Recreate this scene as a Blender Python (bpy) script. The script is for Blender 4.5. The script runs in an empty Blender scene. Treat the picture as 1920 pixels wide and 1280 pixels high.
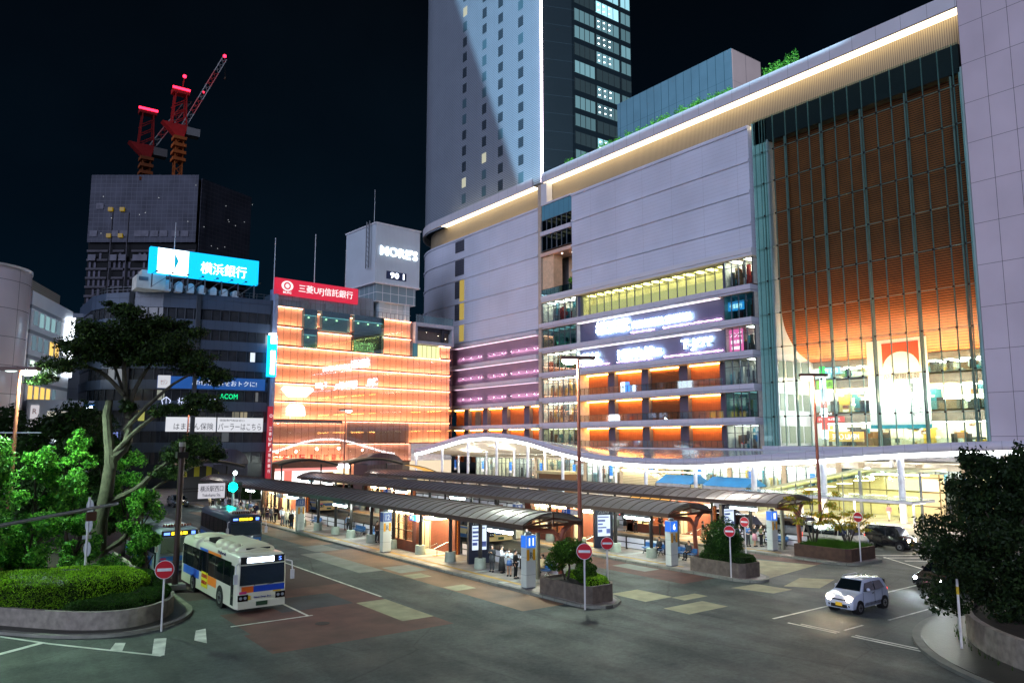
import bpy, math, random
from mathutils import Vector, Matrix
import numpy as np
R=math.radians
sc=bpy.context.scene; COL=sc.collection
# ---------------------------------------------------------------- camera
cam=bpy.data.cameras.new('camera'); camo=bpy.data.objects.new('camera',cam); COL.objects.link(camo)
cam.sensor_width=36; cam.lens=26.81; cam.clip_end=3000; cam.clip_start=.2
camo.location=(0,0,8.4); camo.rotation_euler=(R(97.3714),0,R(-36.7569))
sc.camera=camo
# ---------------------------------------------------------------- night sky
w=bpy.data.worlds.new('World'); sc.world=w; w.use_nodes=True
nt=w.node_tree; bg=nt.nodes['Background']
tc=nt.nodes.new('ShaderNodeTexCoord'); sx=nt.nodes.new('ShaderNodeSeparateXYZ'); rp=nt.nodes.new('ShaderNodeValToRGB')
nt.links.new(tc.outputs['Generated'],sx.inputs[0]); nt.links.new(sx.outputs['Z'],rp.inputs[0]); cn=nt.nodes.new('ShaderNodeTexNoise'); cn.inputs['Scale'].default_value=2.2; cn.inputs['Detail'].default_value=5; nt.links.new(tc.outputs['Generated'],cn.inputs['Vector'])
cr=nt.nodes.new('ShaderNodeValToRGB'); cr.color_ramp.elements[0].position=.45; cr.color_ramp.elements[0].color=(.8,.8,.8,1); cr.color_ramp.elements[1].position=.75; cr.color_ramp.elements[1].color=(1.9,1.6,1.45,1); nt.links.new(cn.outputs['Fac'],cr.inputs[0])
cm_=nt.nodes.new('ShaderNodeMix'); cm_.data_type='RGBA'; cm_.blend_type='MULTIPLY'; cm_.inputs['Factor'].default_value=1; nt.links.new(rp.outputs[0],cm_.inputs['A']); nt.links.new(cr.outputs[0],cm_.inputs['B']); nt.links.new(cm_.outputs['Result'],bg.inputs[0])
rp.color_ramp.elements[0].position=0; rp.color_ramp.elements[0].color=(.0010,.0075,.0160,1)
rp.color_ramp.elements[1].position=.55; rp.color_ramp.elements[1].color=(.0007,.0016,.0030,1)
e=rp.color_ramp.elements.new(.25); e.color=(.0008,.0034,.0072,1)
bg.inputs[1].default_value=1.0
# soft glow of the city, coming over the viewer's shoulder
sl=bpy.data.lights.new('city_glow','SUN'); sl.energy=1.5; sl.angle=R(45); sl.color=(.66,.73,1.0)
slo=bpy.data.objects.new('city_glow',sl); COL.objects.link(slo)
slo.rotation_euler=Vector((.80,.42,-.36)).to_track_quat('-Z','Y').to_euler()
sc.view_settings.view_transform='Standard'; sc.view_settings.look='None'
sc.view_settings.exposure=.45; sc.view_settings.gamma=1
try:
    sc.cycles.use_denoising=True; sc.cycles.denoiser='OPENIMAGEDENOISE'
    sc.cycles.max_bounces=6; sc.cycles.diffuse_bounces=3; sc.cycles.glossy_bounces=3; sc.cycles.transparent_max_bounces=10
    sc.cycles.sample_clamp_indirect=4; sc.cycles.caustics_reflective=False; sc.cycles.caustics_refractive=False
    sc.cycles.use_light_tree=True
except Exception: pass
# ---------------------------------------------------------------- materials
def lin(h):
    if isinstance(h,str):
        h=h.lstrip('#'); c=[int(h[i:i+2],16)/255 for i in (0,2,4)]
        return tuple(x/12.92 if x<=.04045 else ((x+.055)/1.055)**2.4 for x in c)
    return tuple(h)
MATS={}
def _new(name):
    m=bpy.data.materials.new(name); m.use_nodes=True; return m,m.node_tree,m.node_tree.nodes['Principled BSDF']
def mat(name,col,rough=.6,metal=0,var=.12,scale=2.0,bump=0,spec=.5,coat=0,bscale=None,detail=4):
    if name in MATS: return MATS[name]
    m,nt,p=_new(name); col=lin(col)
    p.inputs['Roughness'].default_value=rough; p.inputs['Metallic'].default_value=metal
    p.inputs['Specular IOR Level'].default_value=spec; p.inputs['Coat Weight'].default_value=coat
    tc=nt.nodes.new('ShaderNodeTexCoord'); n=nt.nodes.new('ShaderNodeTexNoise'); n.inputs['Scale'].default_value=scale; n.inputs['Detail'].default_value=detail
    nt.links.new(tc.outputs['Object'],n.inputs['Vector'])
    r=nt.nodes.new('ShaderNodeValToRGB'); r.color_ramp.elements[0].position=.3; r.color_ramp.elements[1].position=.7
    r.color_ramp.elements[0].color=(*[c*(1-var) for c in col],1); r.color_ramp.elements[1].color=(*[min(1,c*(1+var)) for c in col],1)
    nt.links.new(n.outputs['Fac'],r.inputs[0]); nt.links.new(r.outputs[0],p.inputs['Base Color'])
    if bump:
        n2=nt.nodes.new('ShaderNodeTexNoise'); n2.inputs['Scale'].default_value=bscale or scale*8; n2.inputs['Detail'].default_value=6
        nt.links.new(tc.outputs['Object'],n2.inputs['Vector'])
        b=nt.nodes.new('ShaderNodeBump'); b.inputs['Strength'].default_value=bump; b.inputs['Distance'].default_value=.05
        nt.links.new(n2.outputs['Fac'],b.inputs['Height']); nt.links.new(b.outputs[0],p.inputs['Normal'])
    MATS[name]=m; return m
def em(name,col,s):
    if name in MATS: return MATS[name]
    m,nt,p=_new(name); p.inputs['Base Color'].default_value=(.02,.02,.02,1)
    p.inputs['Emission Color'].default_value=(*lin(col),1); p.inputs['Emission Strength'].default_value=s
    MATS[name]=m; return m
def _posline(nt,axis,period,width,off=0.,obj=True):
    """1 on a thin line every `period` metres along an axis of the object's own space"""
    tc=nt.nodes.new('ShaderNodeTexCoord'); s=nt.nodes.new('ShaderNodeSeparateXYZ'); nt.links.new(tc.outputs['Object'],s.inputs[0])
    a=nt.nodes.new('ShaderNodeMath'); a.operation='ADD'; a.inputs[1].default_value=off+1000*period; nt.links.new(s.outputs['XYZ'.index(axis)],a.inputs[0])
    d=nt.nodes.new('ShaderNodeMath'); d.operation='DIVIDE'; d.inputs[1].default_value=period; nt.links.new(a.outputs[0],d.inputs[0])
    f=nt.nodes.new('ShaderNodeMath'); f.operation='FRACT'; nt.links.new(d.outputs[0],f.inputs[0])
    l=nt.nodes.new('ShaderNodeMath'); l.operation='LESS_THAN'; l.inputs[1].default_value=width/period; nt.links.new(f.outputs[0],l.inputs[0])
    return l.outputs[0]
def lined(name,col,lines,linecol,rough=.5,var=.06,scale=.6,metal=0,bump=0):
    """a surface with fine joints: lines = [(axis, period, width, offset)]"""
    if name in MATS: return MATS[name]
    m=mat(name,col,rough,metal,var,scale,bump); nt=m.node_tree; p=nt.nodes['Principled BSDF']
    src=p.inputs['Base Color'].links[0].from_socket
    for ax,per,wd,off in lines:
        mx=nt.nodes.new('ShaderNodeMix'); mx.data_type='RGBA'; nt.links.new(_posline(nt,ax,per,wd,off),mx.inputs['Factor'])
        nt.links.new(src,mx.inputs['A']); mx.inputs['B'].default_value=(*lin(linecol),1); src=mx.outputs['Result']
    nt.links.new(src,p.inputs['Base Color']); return m
def glass(name,tint=(.85,.95,.95),refl=.12,rough=.03,tr=1.0):
    if name in MATS: return MATS[name]
    m=bpy.data.materials.new(name); m.use_nodes=True; nt=m.node_tree; nt.nodes.clear()
    o=nt.nodes.new('ShaderNodeOutputMaterial'); mx=nt.nodes.new('ShaderNodeMixShader'); t=nt.nodes.new('ShaderNodeBsdfTransparent'); g=nt.nodes.new('ShaderNodeBsdfGlossy')
    t.inputs[0].default_value=(*tint,1); g.inputs['Roughness'].default_value=rough; g.inputs['Color'].default_value=(.9,.95,1,1)
    lw=nt.nodes.new('ShaderNodeLayerWeight'); lw.inputs[0].default_value=.25
    ma=nt.nodes.new('ShaderNodeMath'); ma.operation='MULTIPLY_ADD'; ma.inputs[1].default_value=.5; ma.inputs[2].default_value=refl
    nt.links.new(lw.outputs['Fresnel'],ma.inputs[0]); nt.links.new(ma.outputs[0],mx.inputs[0]); nt.links.new(t.outputs[0],mx.inputs[1]); nt.links.new(g.outputs[0],mx.inputs[2]); nt.links.new(mx.outputs[0],o.inputs[0])
    MATS[name]=m; return m
def leafmat(name,col,var=.35):
    if name in MATS: return MATS[name]
    m=mat(name,col,.5,0,var,.9,0,spec=.12); nt=m.node_tree; p=nt.nodes['Principled BSDF']
    out=[n for n in nt.nodes if n.type=='OUTPUT_MATERIAL'][0]
    t=nt.nodes.new('ShaderNodeBsdfTranslucent'); mx=nt.nodes.new('ShaderNodeMixShader'); mx.inputs[0].default_value=.3
    nt.links.new(p.inputs['Base Color'].links[0].from_socket,t.inputs[0]); nt.links.new(p.outputs[0],mx.inputs[1]); nt.links.new(t.outputs[0],mx.inputs[2]); nt.links.new(mx.outputs[0],out.inputs[0])
    return m
# ---------------------------------------------------------------- mesh helper
class MB:
    def __init__(s): s.v=[]; s.f=[]; s.m=[]; s.g=[]
    def add(s,vs,fs,mi=0):
        b=len(s.v); s.g.append((b,len(s.f))); s.v+= [tuple(map(float,p)) for p in vs]; s.f+=[tuple(b+i for i in f) for f in fs]; s.m+=[mi]*len(fs); return s
    def box(s,x0,x1,y0,y1,z0,z1,mi=0):
        vs=[(x,y,z) for z in (z0,z1) for y in (y0,y1) for x in (x0,x1)]
        return s.add(vs,[(0,2,3,1),(4,5,7,6),(0,1,5,4),(2,6,7,3),(0,4,6,2),(1,3,7,5)],mi)
    def obox(s,c,ax,ay,az,mi=0):
        c,ax,ay,az=map(Vector,(c,ax,ay,az)); vs=[c+i*ax+j*ay+k*az for k in (-1,1) for j in (-1,1) for i in (-1,1)]
        return s.add(vs,[(0,2,3,1),(4,5,7,6),(0,1,5,4),(2,6,7,3),(0,4,6,2),(1,3,7,5)],mi)
    def bar(s,a,b,w,h=None,mi=0):
        a,b=Vector(a),Vector(b); d=(b-a); L=d.length; d.normalize(); up=Vector((0,0,1)) if abs(d.z)<.95 else Vector((0,1,0))
        x=d.cross(up).normalized(); z=x.cross(d); h=h or w
        return s.obox((a+b)/2,x*w/2,d*L/2,z*h/2,mi)
    def ext(s,poly,vec,mi=0):
        n=len(poly); p=[Vector(q) for q in poly]; vec=Vector(vec); q=[a+vec for a in p]
        return s.add(p+q,[tuple(range(n-1,-1,-1)),tuple(range(n,2*n))]+[(i,(i+1)%n,n+(i+1)%n,n+i) for i in range(n)],mi)
    def prism(s,pts,z0,z1,mi=0): return s.ext([(x,y,z0) for x,y in pts],(0,0,z1-z0),mi)
    def quad(s,a,b,c,d,mi=0): return s.add([a,b,c,d],[(0,1,2,3)],mi)
    def tube(s,pts,rad,n=8,mi=0,caps=True):
        pts=[Vector(p) for p in pts]; 
        if not hasattr(rad,'__len__'): rad=[rad]*len(pts)
        vs=[];fs=[]; px=None
        for i,p in enumerate(pts):
            d=(pts[min(i+1,len(pts)-1)]-pts[max(i-1,0)]).normalized()
            if px is None: px=d.cross(Vector((0,0,1)) if abs(d.z)<.9 else Vector((1,0,0))).normalized()
            px=(px-d*px.dot(d)).normalized(); py=d.cross(px)
            for k in range(n):
                a=2*math.pi*k/n; vs.append(p+(px*math.cos(a)+py*math.sin(a))*rad[i])
        for i in range(len(pts)-1):
            for k in range(n): fs.append((i*n+k,i*n+(k+1)%n,(i+1)*n+(k+1)%n,(i+1)*n+k))
        if caps: fs.append(tuple(range(n-1,-1,-1))); fs.append(tuple((len(pts)-1)*n+k for k in range(n)))
        return s.add(vs,fs,mi)
    def cyl(s,c,r,z0,z1,n=12,mi=0,r2=None): return s.tube([(c[0],c[1],z0),(c[0],c[1],z1)],[r,r if r2 is None else r2],n,mi)
    def disc(s,c,axis,r,th=.02,n=20,mi=0):
        c=Vector(c); a=Vector(axis).normalized(); return s.tube([c-a*th/2,c+a*th/2],[r,r],n,mi)
    def sph(s,c,r,nu=12,nv=8,mi=0,M=None):
        if not hasattr(r,'__len__'): r=(r,r,r)
        vs=[];fs=[]
        for j in range(nv+1):
            t=math.pi*j/nv
            for i in range(nu):
                a=2*math.pi*i/nu; p=Vector((r[0]*math.sin(t)*math.cos(a),r[1]*math.sin(t)*math.sin(a),r[2]*math.cos(t)))
                if M: p=M@p
                vs.append(p+Vector(c))
        for j in range(nv):
            for i in range(nu): fs.append((j*nu+i,(j+1)*nu+i,(j+1)*nu+(i+1)%nu,j*nu+(i+1)%nu))
        return s.add(vs,fs,mi)
    def text(s,body,o,xd,w,h,zd=(0,0,1),depth=.02,mi=0,bold=0.):
        """flat lettering fitted in a w x h field whose lower left corner is o"""
        vs,fs=text_mesh(body,bold); xd=Vector(xd).normalized(); zd=Vector(zd).normalized(); nd=xd.cross(zd); o=Vector(o)
        V=[o+xd*(x*w)+zd*(y*h)+nd*(depth if z>0 else 0) for x,y,z in vs]
        return s.add(V,fs,mi)
    def each(s,name,mats,parent=None,k=1,**kw):
        """every k shapes become one part of their own"""
        G=s.g+[(len(s.v),len(s.f))]; out=[]
        for i in range(0,len(s.g),k):
            (v0,f0),(v1,f1)=G[i],G[min(i+k,len(s.g))]; b=MB(); b.v=s.v[v0:v1]; b.f=[tuple(q-v0 for q in f) for f in s.f[f0:f1]]; b.m=s.m[f0:f1]
            out.append(b.build(name,mats,parent,**kw))
        return out
    def build(s,name,mats,parent=None,smooth=False,world=False,kind=None):
        me=bpy.data.meshes.new(name); vs=s.v
        if world and parent is not None:
            ol=base_of(parent); vs=[(x-ol[0],y-ol[1],z-ol[2]) for x,y,z in vs]
        me.from_pydata(vs,[],s.f)
        if not isinstance(mats,(list,tuple)): mats=[mats]
        for m in mats: me.materials.append(m)
        if len(mats)>1: me.polygons.foreach_set('material_index',s.m)
        if smooth: me.polygons.foreach_set('use_smooth',[True]*len(me.polygons))
        me.update()
        if smooth and smooth!='all':
            try: me.set_sharp_from_angle(angle=R(38))
            except Exception: pass
        o=bpy.data.objects.new(name,me); COL.objects.link(o)
        if parent is not None: o.parent=parent
        if kind: o['kind']=kind
        return o
def base_of(o):
    v=Vector((0,0,0))
    while o is not None: v+=o.location; o=o.parent
    return v
_tc={}
def text_mesh(body,bold=0.):
    k=(body,bold)
    if k in _tc: return _tc[k]
    c=bpy.data.curves.new('lettering','FONT'); c.body=body; c.size=1; c.extrude=.05; c.offset=bold; c.resolution_u=2
    o=bpy.data.objects.new('lettering',c)
    m=bpy.data.meshes.new_from_object(o)
    vs=[tuple(v.co) for v in m.vertices]; fs=[tuple(p.vertices) for p in m.polygons]
    xs=[v[0] for v in vs]; ys=[v[1] for v in vs]; x0,x1,y0,y1=min(xs),max(xs),min(ys),max(ys)
    vs=[((x-x0)/(x1-x0 or 1),(y-y0)/(y1-y0 or 1),z) for x,y,z in vs]
    bpy.data.objects.remove(o); bpy.data.meshes.remove(m); bpy.data.curves.remove(c)
    _tc[k]=(vs,fs); return _tc[k]
def tag(o,label,cat,group=None):
    o['label']=label; o['category']=cat
    if group: o['group']=group
    return o
def thing(name,label,cat,loc=(0,0,0),rz=0,group=None):
    o=bpy.data.objects.new(name,None); o.empty_display_size=.3; COL.objects.link(o); o.location=loc; o.rotation_euler=(0,0,rz)
    return tag(o,label,cat,group)
def struct(mb,name,m,smooth=False): return mb.build(name,m,None,smooth,kind='structure')
KIDS={}
def dup(o,loc=None,rz=None,label=None,parent=None):
    """a copy of a thing and of each of its parts"""
    kids=KIDS[o] if o in KIDS else list(o.children)
    KIDS[o]=kids
    c=o.copy(); COL.objects.link(c)
    if parent is not None: c.parent=parent
    if loc is not None: c.location=loc
    if rz is not None: c.rotation_euler=(0,0,rz)
    if label: c['label']=label
    for k in kids: dup(k,parent=c)
    return c
def lamp(kind,name,parent,loc,energy,col,size=.3,spot=None,rot=None):
    l=bpy.data.lights.new(name,kind); l.energy=energy; l.color=lin(col)
    if kind in('POINT','SPOT'): l.shadow_soft_size=size
    if kind=='SPOT': l.spot_size=R(spot); l.spot_blend=.6
    o=bpy.data.objects.new(name,l); COL.objects.link(o); o.location=loc
    if parent is not None: o.parent=parent
    if rot is not None: o.rotation_euler=rot
    return o
rnd=random.Random(7)
# shared materials
WHITE=mat('white_paint','#d8d8dc',.45); GREYM=mat('grey_metal','#7c8086',.4,.6); DARKM=mat('dark_metal','#2a2624',.45,.4)
BROWNM=mat('brown_metal','#5a3a2c',.5,.3); CONC=mat('concrete','#8f8c84',.85,0,.2,1.2,.25); BLACK=mat('black_rubber','#111111',.7)
STEEL=mat('stainless_steel','#b0b2b4',.25,.9); REDP=mat('red_sign_face','#b8202c',.4); BLUEP=mat('blue_sign_face','#1c57b4',.4)
TEXTW=mat('white_lettering','#e8e8ea',.5); TEXTB=mat('navy_lettering','#1c2038',.5)
G1=glass('clear_glass'); G2=glass('green_glass',(.55,.80,.78),.10); G3=glass('dark_glass',(.25,.33,.36),.22)
TUBE=em('tube_light','#e8fff2',14); 
# ================================================================ SETTING: ground, road, markings, platforms
def asphalt():
    m,nt,p=_new('asphalt'); tc=nt.nodes.new('ShaderNodeTexCoord')
    def noise(s,d=6,r=.6):
        n=nt.nodes.new('ShaderNodeTexNoise'); n.inputs['Scale'].default_value=s; n.inputs['Detail'].default_value=d; n.inputs['Roughness'].default_value=r; nt.links.new(tc.outputs['Object'],n.inputs['Vector']); return n.outputs['Fac']
    def ramp(f,a,b,ca,cb):
        r=nt.nodes.new('ShaderNodeValToRGB'); r.color_ramp.elements[0].position=a; r.color_ramp.elements[1].position=b; r.color_ramp.elements[0].color=(*ca,1); r.color_ramp.elements[1].color=(*cb,1); nt.links.new(f,r.inputs[0]); return r.outputs[0]
    def mul(a,b,f=1):
        x=nt.nodes.new('ShaderNodeMix'); x.data_type='RGBA'; x.blend_type='MULTIPLY'; x.inputs['Factor'].default_value=f; nt.links.new(a,x.inputs['A']); nt.links.new(b,x.inputs['B']); return x.outputs['Result']
    base=ramp(noise(.12),.3,.7,(.049,.061,.060),(.074,.086,.083))
    c=mul(base,ramp(noise(4.5,6,.85),.36,.66,(.62,.62,.62),(1.4,1.4,1.4)))
    c=mul(c,ramp(noise(.55,8,.7),.32,.5,(.72,.72,.74),(1,1,1)))
    mp=nt.nodes.new('ShaderNodeMapping'); mp.inputs['Scale'].default_value=(.25,.03,1); nt.links.new(tc.outputs['Object'],mp.inputs[0])
    n=nt.nodes.new('ShaderNodeTexNoise'); n.inputs['Scale'].default_value=3; n.inputs['Detail'].default_value=6; nt.links.new(mp.outputs[0],n.inputs['Vector'])
    c=mul(c,ramp(n.outputs['Fac'],.40,.54,(.66,.66,.66),(1,1,1)))
    v=nt.nodes.new('ShaderNodeTexVoronoi'); v.feature='DISTANCE_TO_EDGE'; v.inputs['Scale'].default_value=.11; v.inputs['Randomness'].default_value=1
    wn=nt.nodes.new('ShaderNodeTexNoise'); wn.inputs['Scale'].default_value=1.1; wn.inputs['Detail'].default_value=5; nt.links.new(tc.outputs['Object'],wn.inputs['Vector'])
    mxv=nt.nodes.new('ShaderNodeMix'); mxv.data_type='RGBA'; mxv.inputs['Factor'].default_value=.12; nt.links.new(tc.outputs['Object'],mxv.inputs['A']); nt.links.new(wn.outputs['Color'],mxv.inputs['B'])
    nt.links.new(mxv.outputs['Result'],v.inputs['Vector']); c=mul(c,ramp(v.outputs['Distance'],.0,.0035,(.45,.45,.45),(1,1,1)),.8)
    nt.links.new(c,p.inputs['Base Color']); nt.links.new(ramp(noise(.3),.35,.65,(.60,)*3,(.88,)*3),p.inputs['Roughness'])
    b=nt.nodes.new('ShaderNodeBump'); b.inputs['Strength'].default_value=.5; b.inputs['Distance'].default_value=.02; nt.links.new(noise(60,2),b.inputs['Height']); nt.links.new(b.outputs[0],p.inputs['Normal'])
    MATS['asphalt']=m; return m
ASPH=asphalt()
g=MB()
n=24
xs=np.linspace(-600,900,n); ys=np.linspace(-300,1300,n)
g.add([(x,y,0) for y in ys for x in xs],[(j*n+i,j*n+i+1,(j+1)*n+i+1,(j+1)*n+i) for j in range(n-1) for i in range(n-1)])
struct(g,'road',ASPH)
PAINT=mat('road_paint','#cfd0c8',.7,0,.35,1.5,.2); REDASPH=mat('red_asphalt','#5c3b35',.75,0,.3,.7,.3,bscale=30); REDASPH2=mat('worn_red_asphalt','#7d5e48',.75,0,.3,.5,.3,bscale=30)
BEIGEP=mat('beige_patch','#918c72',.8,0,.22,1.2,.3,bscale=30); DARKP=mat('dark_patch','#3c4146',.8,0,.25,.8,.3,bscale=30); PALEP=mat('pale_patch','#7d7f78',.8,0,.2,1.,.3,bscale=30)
def sheet(name,polys,m,z):
    b=MB()
    for p in polys: b.add([(x,y,z) for x,y in p],[tuple(range(len(p)))])
    # upward normals
    o=struct(b,name,m); 
    for f in o.data.polygons:
        if f.normal.z<0: f.flip()
    return o
def rect(x0,x1,y0,y1): return [(x0,y0),(x1,y0),(x1,y1),(x0,y1)]
def stripe(a,b,w):
    a,b=Vector((*a,0)),Vector((*b,0)); d=(b-a).normalized(); n=Vector((-d.y,d.x,0))*w/2
    return [tuple((q)[:2]) for q in (a-n,b-n,b+n,a+n)]
sheet('road_surface_red',[rect(11.3,19.8,31.0,34.6),rect(11.6,19.8,34.6,39.2),rect(14.9,19.8,39.2,43.5)],REDASPH,.004)
sheet('road_surface_dark_red',[rect(11.2,19.8,43.5,95)],mat('dark_red_asphalt','#3f2a29',.75,0,.3,.5,.3,bscale=30),.005)
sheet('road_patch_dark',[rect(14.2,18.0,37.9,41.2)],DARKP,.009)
sheet('road_surface_worn_red',[rect(23.9,26.6,31.1,56.5),rect(24.2,26.6,60,96)],REDASPH2,.004)
sheet('road_surface_worn_red',[rect(35.9,38.9,31.2,46)],REDASPH,.004)
sheet('road_surface_worn_red',[[(47.6,35.1),(49.8,36.8),(49.9,30.6),(48.4,30.3)]],REDASPH,.004)
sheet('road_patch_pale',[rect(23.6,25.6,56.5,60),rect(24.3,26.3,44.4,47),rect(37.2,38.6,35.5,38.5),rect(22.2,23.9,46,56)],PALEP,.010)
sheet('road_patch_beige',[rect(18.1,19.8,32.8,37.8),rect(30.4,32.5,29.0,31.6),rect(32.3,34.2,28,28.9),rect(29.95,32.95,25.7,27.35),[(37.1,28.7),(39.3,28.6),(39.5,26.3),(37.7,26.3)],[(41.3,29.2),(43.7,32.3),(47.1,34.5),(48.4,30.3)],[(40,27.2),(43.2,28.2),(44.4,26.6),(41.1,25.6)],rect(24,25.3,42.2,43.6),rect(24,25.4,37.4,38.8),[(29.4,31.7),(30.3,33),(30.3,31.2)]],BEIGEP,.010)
sheet('road_marking',[rect(19.83,19.97,38.5,92)],PAINT,.014)
sheet('road_marking',[rect(11.3,15.2,36.4,36.54),rect(14.9,15.04,36.54,44.5)],PAINT,.0145)
sheet('road_marking',[rect(32.2,32.36,14.9,18.7),rect(32.5,32.66,14.9,18.7),rect(32.2,32.34,19.4,21.8),rect(32.46,32.6,19.4,21.3)],PAINT,.014)
sheet('road_marking',[rect(32.4,60,22.62,22.76)],PAINT,.0142)
sheet('road_marking',[rect(33,34.6,19.4,19.52),rect(36.5,44,19.2,19.32)],PAINT,.0143)
sheet('road_marking',[stripe((2.0,42.0),(4.42,37.96),.16),stripe((4.42,37.96),(7.7,33.3),.16),stripe((2.0,37.0),(4.1,38.35),.3)],PAINT,.0144)
sheet('road_marking',[[(6.6,36.55),(6.95,36.3),(6.55,34.85),(6.2,35.4)],[(8.05,36.3),(8.5,36.1),(7.8,33.3),(7.45,33.8)],[(9.85,36.7),(10.3,36.8),(9.65,34.2),(9.35,35)]],PAINT,.0146)
sheet('road_marking',[stripe((55.2,30.6),(60.5,27),.2),stripe((55.2,29.2),(59,26.4),.2),stripe((55,27.6),(57.5,25.7),.2),stripe((55.6,29.4),(51.8,24.2),.15)],PAINT,.0147)
sheet('road_marking',[rect(54.9,55.05,33,105),rect(58.2,58.35,38,105)],PAINT,.0141)
b=MB(); b.tube([(14.9,34.6,.012),(14.9,34.6,.02)],.33,18); struct(b,'manhole_cover',mat('cast_iron','#2b2a29',.6,.6))
# ---- paving
def pave(name,c1,c2,mo,sx=.6,sy=.3):
    m,nt,p=_new(name); tc=nt.nodes.new('ShaderNodeTexCoord'); br=nt.nodes.new('ShaderNodeTexBrick'); br.inputs['Scale'].default_value=1; br.inputs['Brick Width'].default_value=sx; br.inputs['Row Height'].default_value=sy; br.inputs['Mortar Size'].default_value=.012
    br.inputs['Color1'].default_value=(*lin(c1),1); br.inputs['Color2'].default_value=(*lin(c2),1); br.inputs['Mortar'].default_value=(*lin(mo),1); nt.links.new(tc.outputs['Object'],br.inputs['Vector'])
    n=nt.nodes.new('ShaderNodeTexNoise'); n.inputs['Scale'].default_value=.8; n.inputs['Detail'].default_value=8; nt.links.new(tc.outputs['Object'],n.inputs['Vector'])
    r=nt.nodes.new('ShaderNodeValToRGB'); r.color_ramp.elements[0].position=.35; r.color_ramp.elements[0].color=(.55,.55,.55,1); r.color_ramp.elements[1].position=.65; r.color_ramp.elements[1].color=(1.2,1.2,1.2,1); nt.links.new(n.outputs['Fac'],r.inputs[0])
    x=nt.nodes.new('ShaderNodeMix'); x.data_type='RGBA'; x.blend_type='MULTIPLY'; x.inputs['Factor'].default_value=1; nt.links.new(br.outputs['Color'],x.inputs['A']); nt.links.new(r.outputs[0],x.inputs['B']); nt.links.new(x.outputs['Result'],p.inputs['Base Color'])
    p.inputs['Roughness'].default_value=.5; return m
PAVE=pave('platform_tiles','#9a8c80','#8a8280','#5c5652'); PAVE2=pave('plaza_tiles','#a89684','#9a8c7e','#6e645a')
YELT=mat('tactile_tiles','#b08a3c',.7,0,.25,1.5,.3); GREYT=mat('pale_tiles','#a3a4a0',.55,0,.2,1.5,.15)
KERB=lined('kerb_stone','#7d7d74',[('Y',1.0,.03,0)],'#4a4a46',.8,.25,1.2,0,.3)
def rounded_end(x0,x1,y0,y1,r=1.2,near=True):
    p=[(x0,y1)]
    for a in np.linspace(180,270,7): p.append((x0+r+r*math.cos(R(a)),y0+r+r*math.sin(R(a))))
    for a in np.linspace(270,360,7): p.append((x1-r+r*math.cos(R(a)),y0+r+r*math.sin(R(a))))
    p.append((x1,y1)); return p
def smooth_poly(p,it=2):
    for _ in range(it):
        q=[]
        for i in range(len(p)):
            a,b=p[i],p[(i+1)%len(p)]; q+=[(a[0]*.75+b[0]*.25,a[1]*.75+b[1]*.25),(a[0]*.25+b[0]*.75,a[1]*.25+b[1]*.75)]
        p=q
    return p
def offset_poly(p,d):
    out=[]; n=len(p); ar=sum(p[i][0]*p[(i+1)%n][1]-p[(i+1)%n][0]*p[i][1] for i in range(n)); sg=1 if ar>0 else -1
    for i in range(n):
        a,b,c=Vector(p[i-1]),Vector(p[i]),Vector(p[(i+1)%n]); t=(c-a); t=t.normalized() if t.length>1e-6 else Vector((1,0)); nn=Vector((-t.y,t.x))*sg; q=b+nn*d; out.append((q.x,q.y))
    return out
PLAT=[(26.7,31.6,29.0,108),(39.0,43.4,28.6,108),(49.6,54.6,28.4,106)]
for x0,x1,y0,y1 in PLAT:
    pl_=rounded_end(x0,x1,y0,y1,1.5) if x0>45 else [(x0,y1),(x0,y0+1.2)]+[(x0+.35,y0+.35),(x0+.9,y0),(x0+1.7,y0+.05),(x0+2.5,y0+.6),(x0+3.1,y0+1.7),(x1,y0+8),(x1,y1)]
    k=MB(); k.prism(pl_,0,.14); struct(k,'kerb',KERB)
    k=MB(); k.prism(offset_poly(pl_,.2),.10,.15); struct(k,'pavement',PAVE)
    sheet('tactile_paving',[rect(x0+.75,x0+1.05,y0+6,y1-2)],YELT,.156)
    sheet('pavement_band',[rect(x0+.25,x1-.3,y,y+.45) for y in np.arange(y0+8,y1-2,3.95)],GREYT,.154)
k=MB(); k.prism([(66,22),(94,22),(94,152),(46,152),(46,137),(66,112)],0,.15); struct(k,'pavement',PAVE2)
k=MB(); k.prism([(20,108.5),(64,108.5),(64,136),(46,136.5),(20,150)],0,.15); struct(k,'pavement',PAVE)
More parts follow.
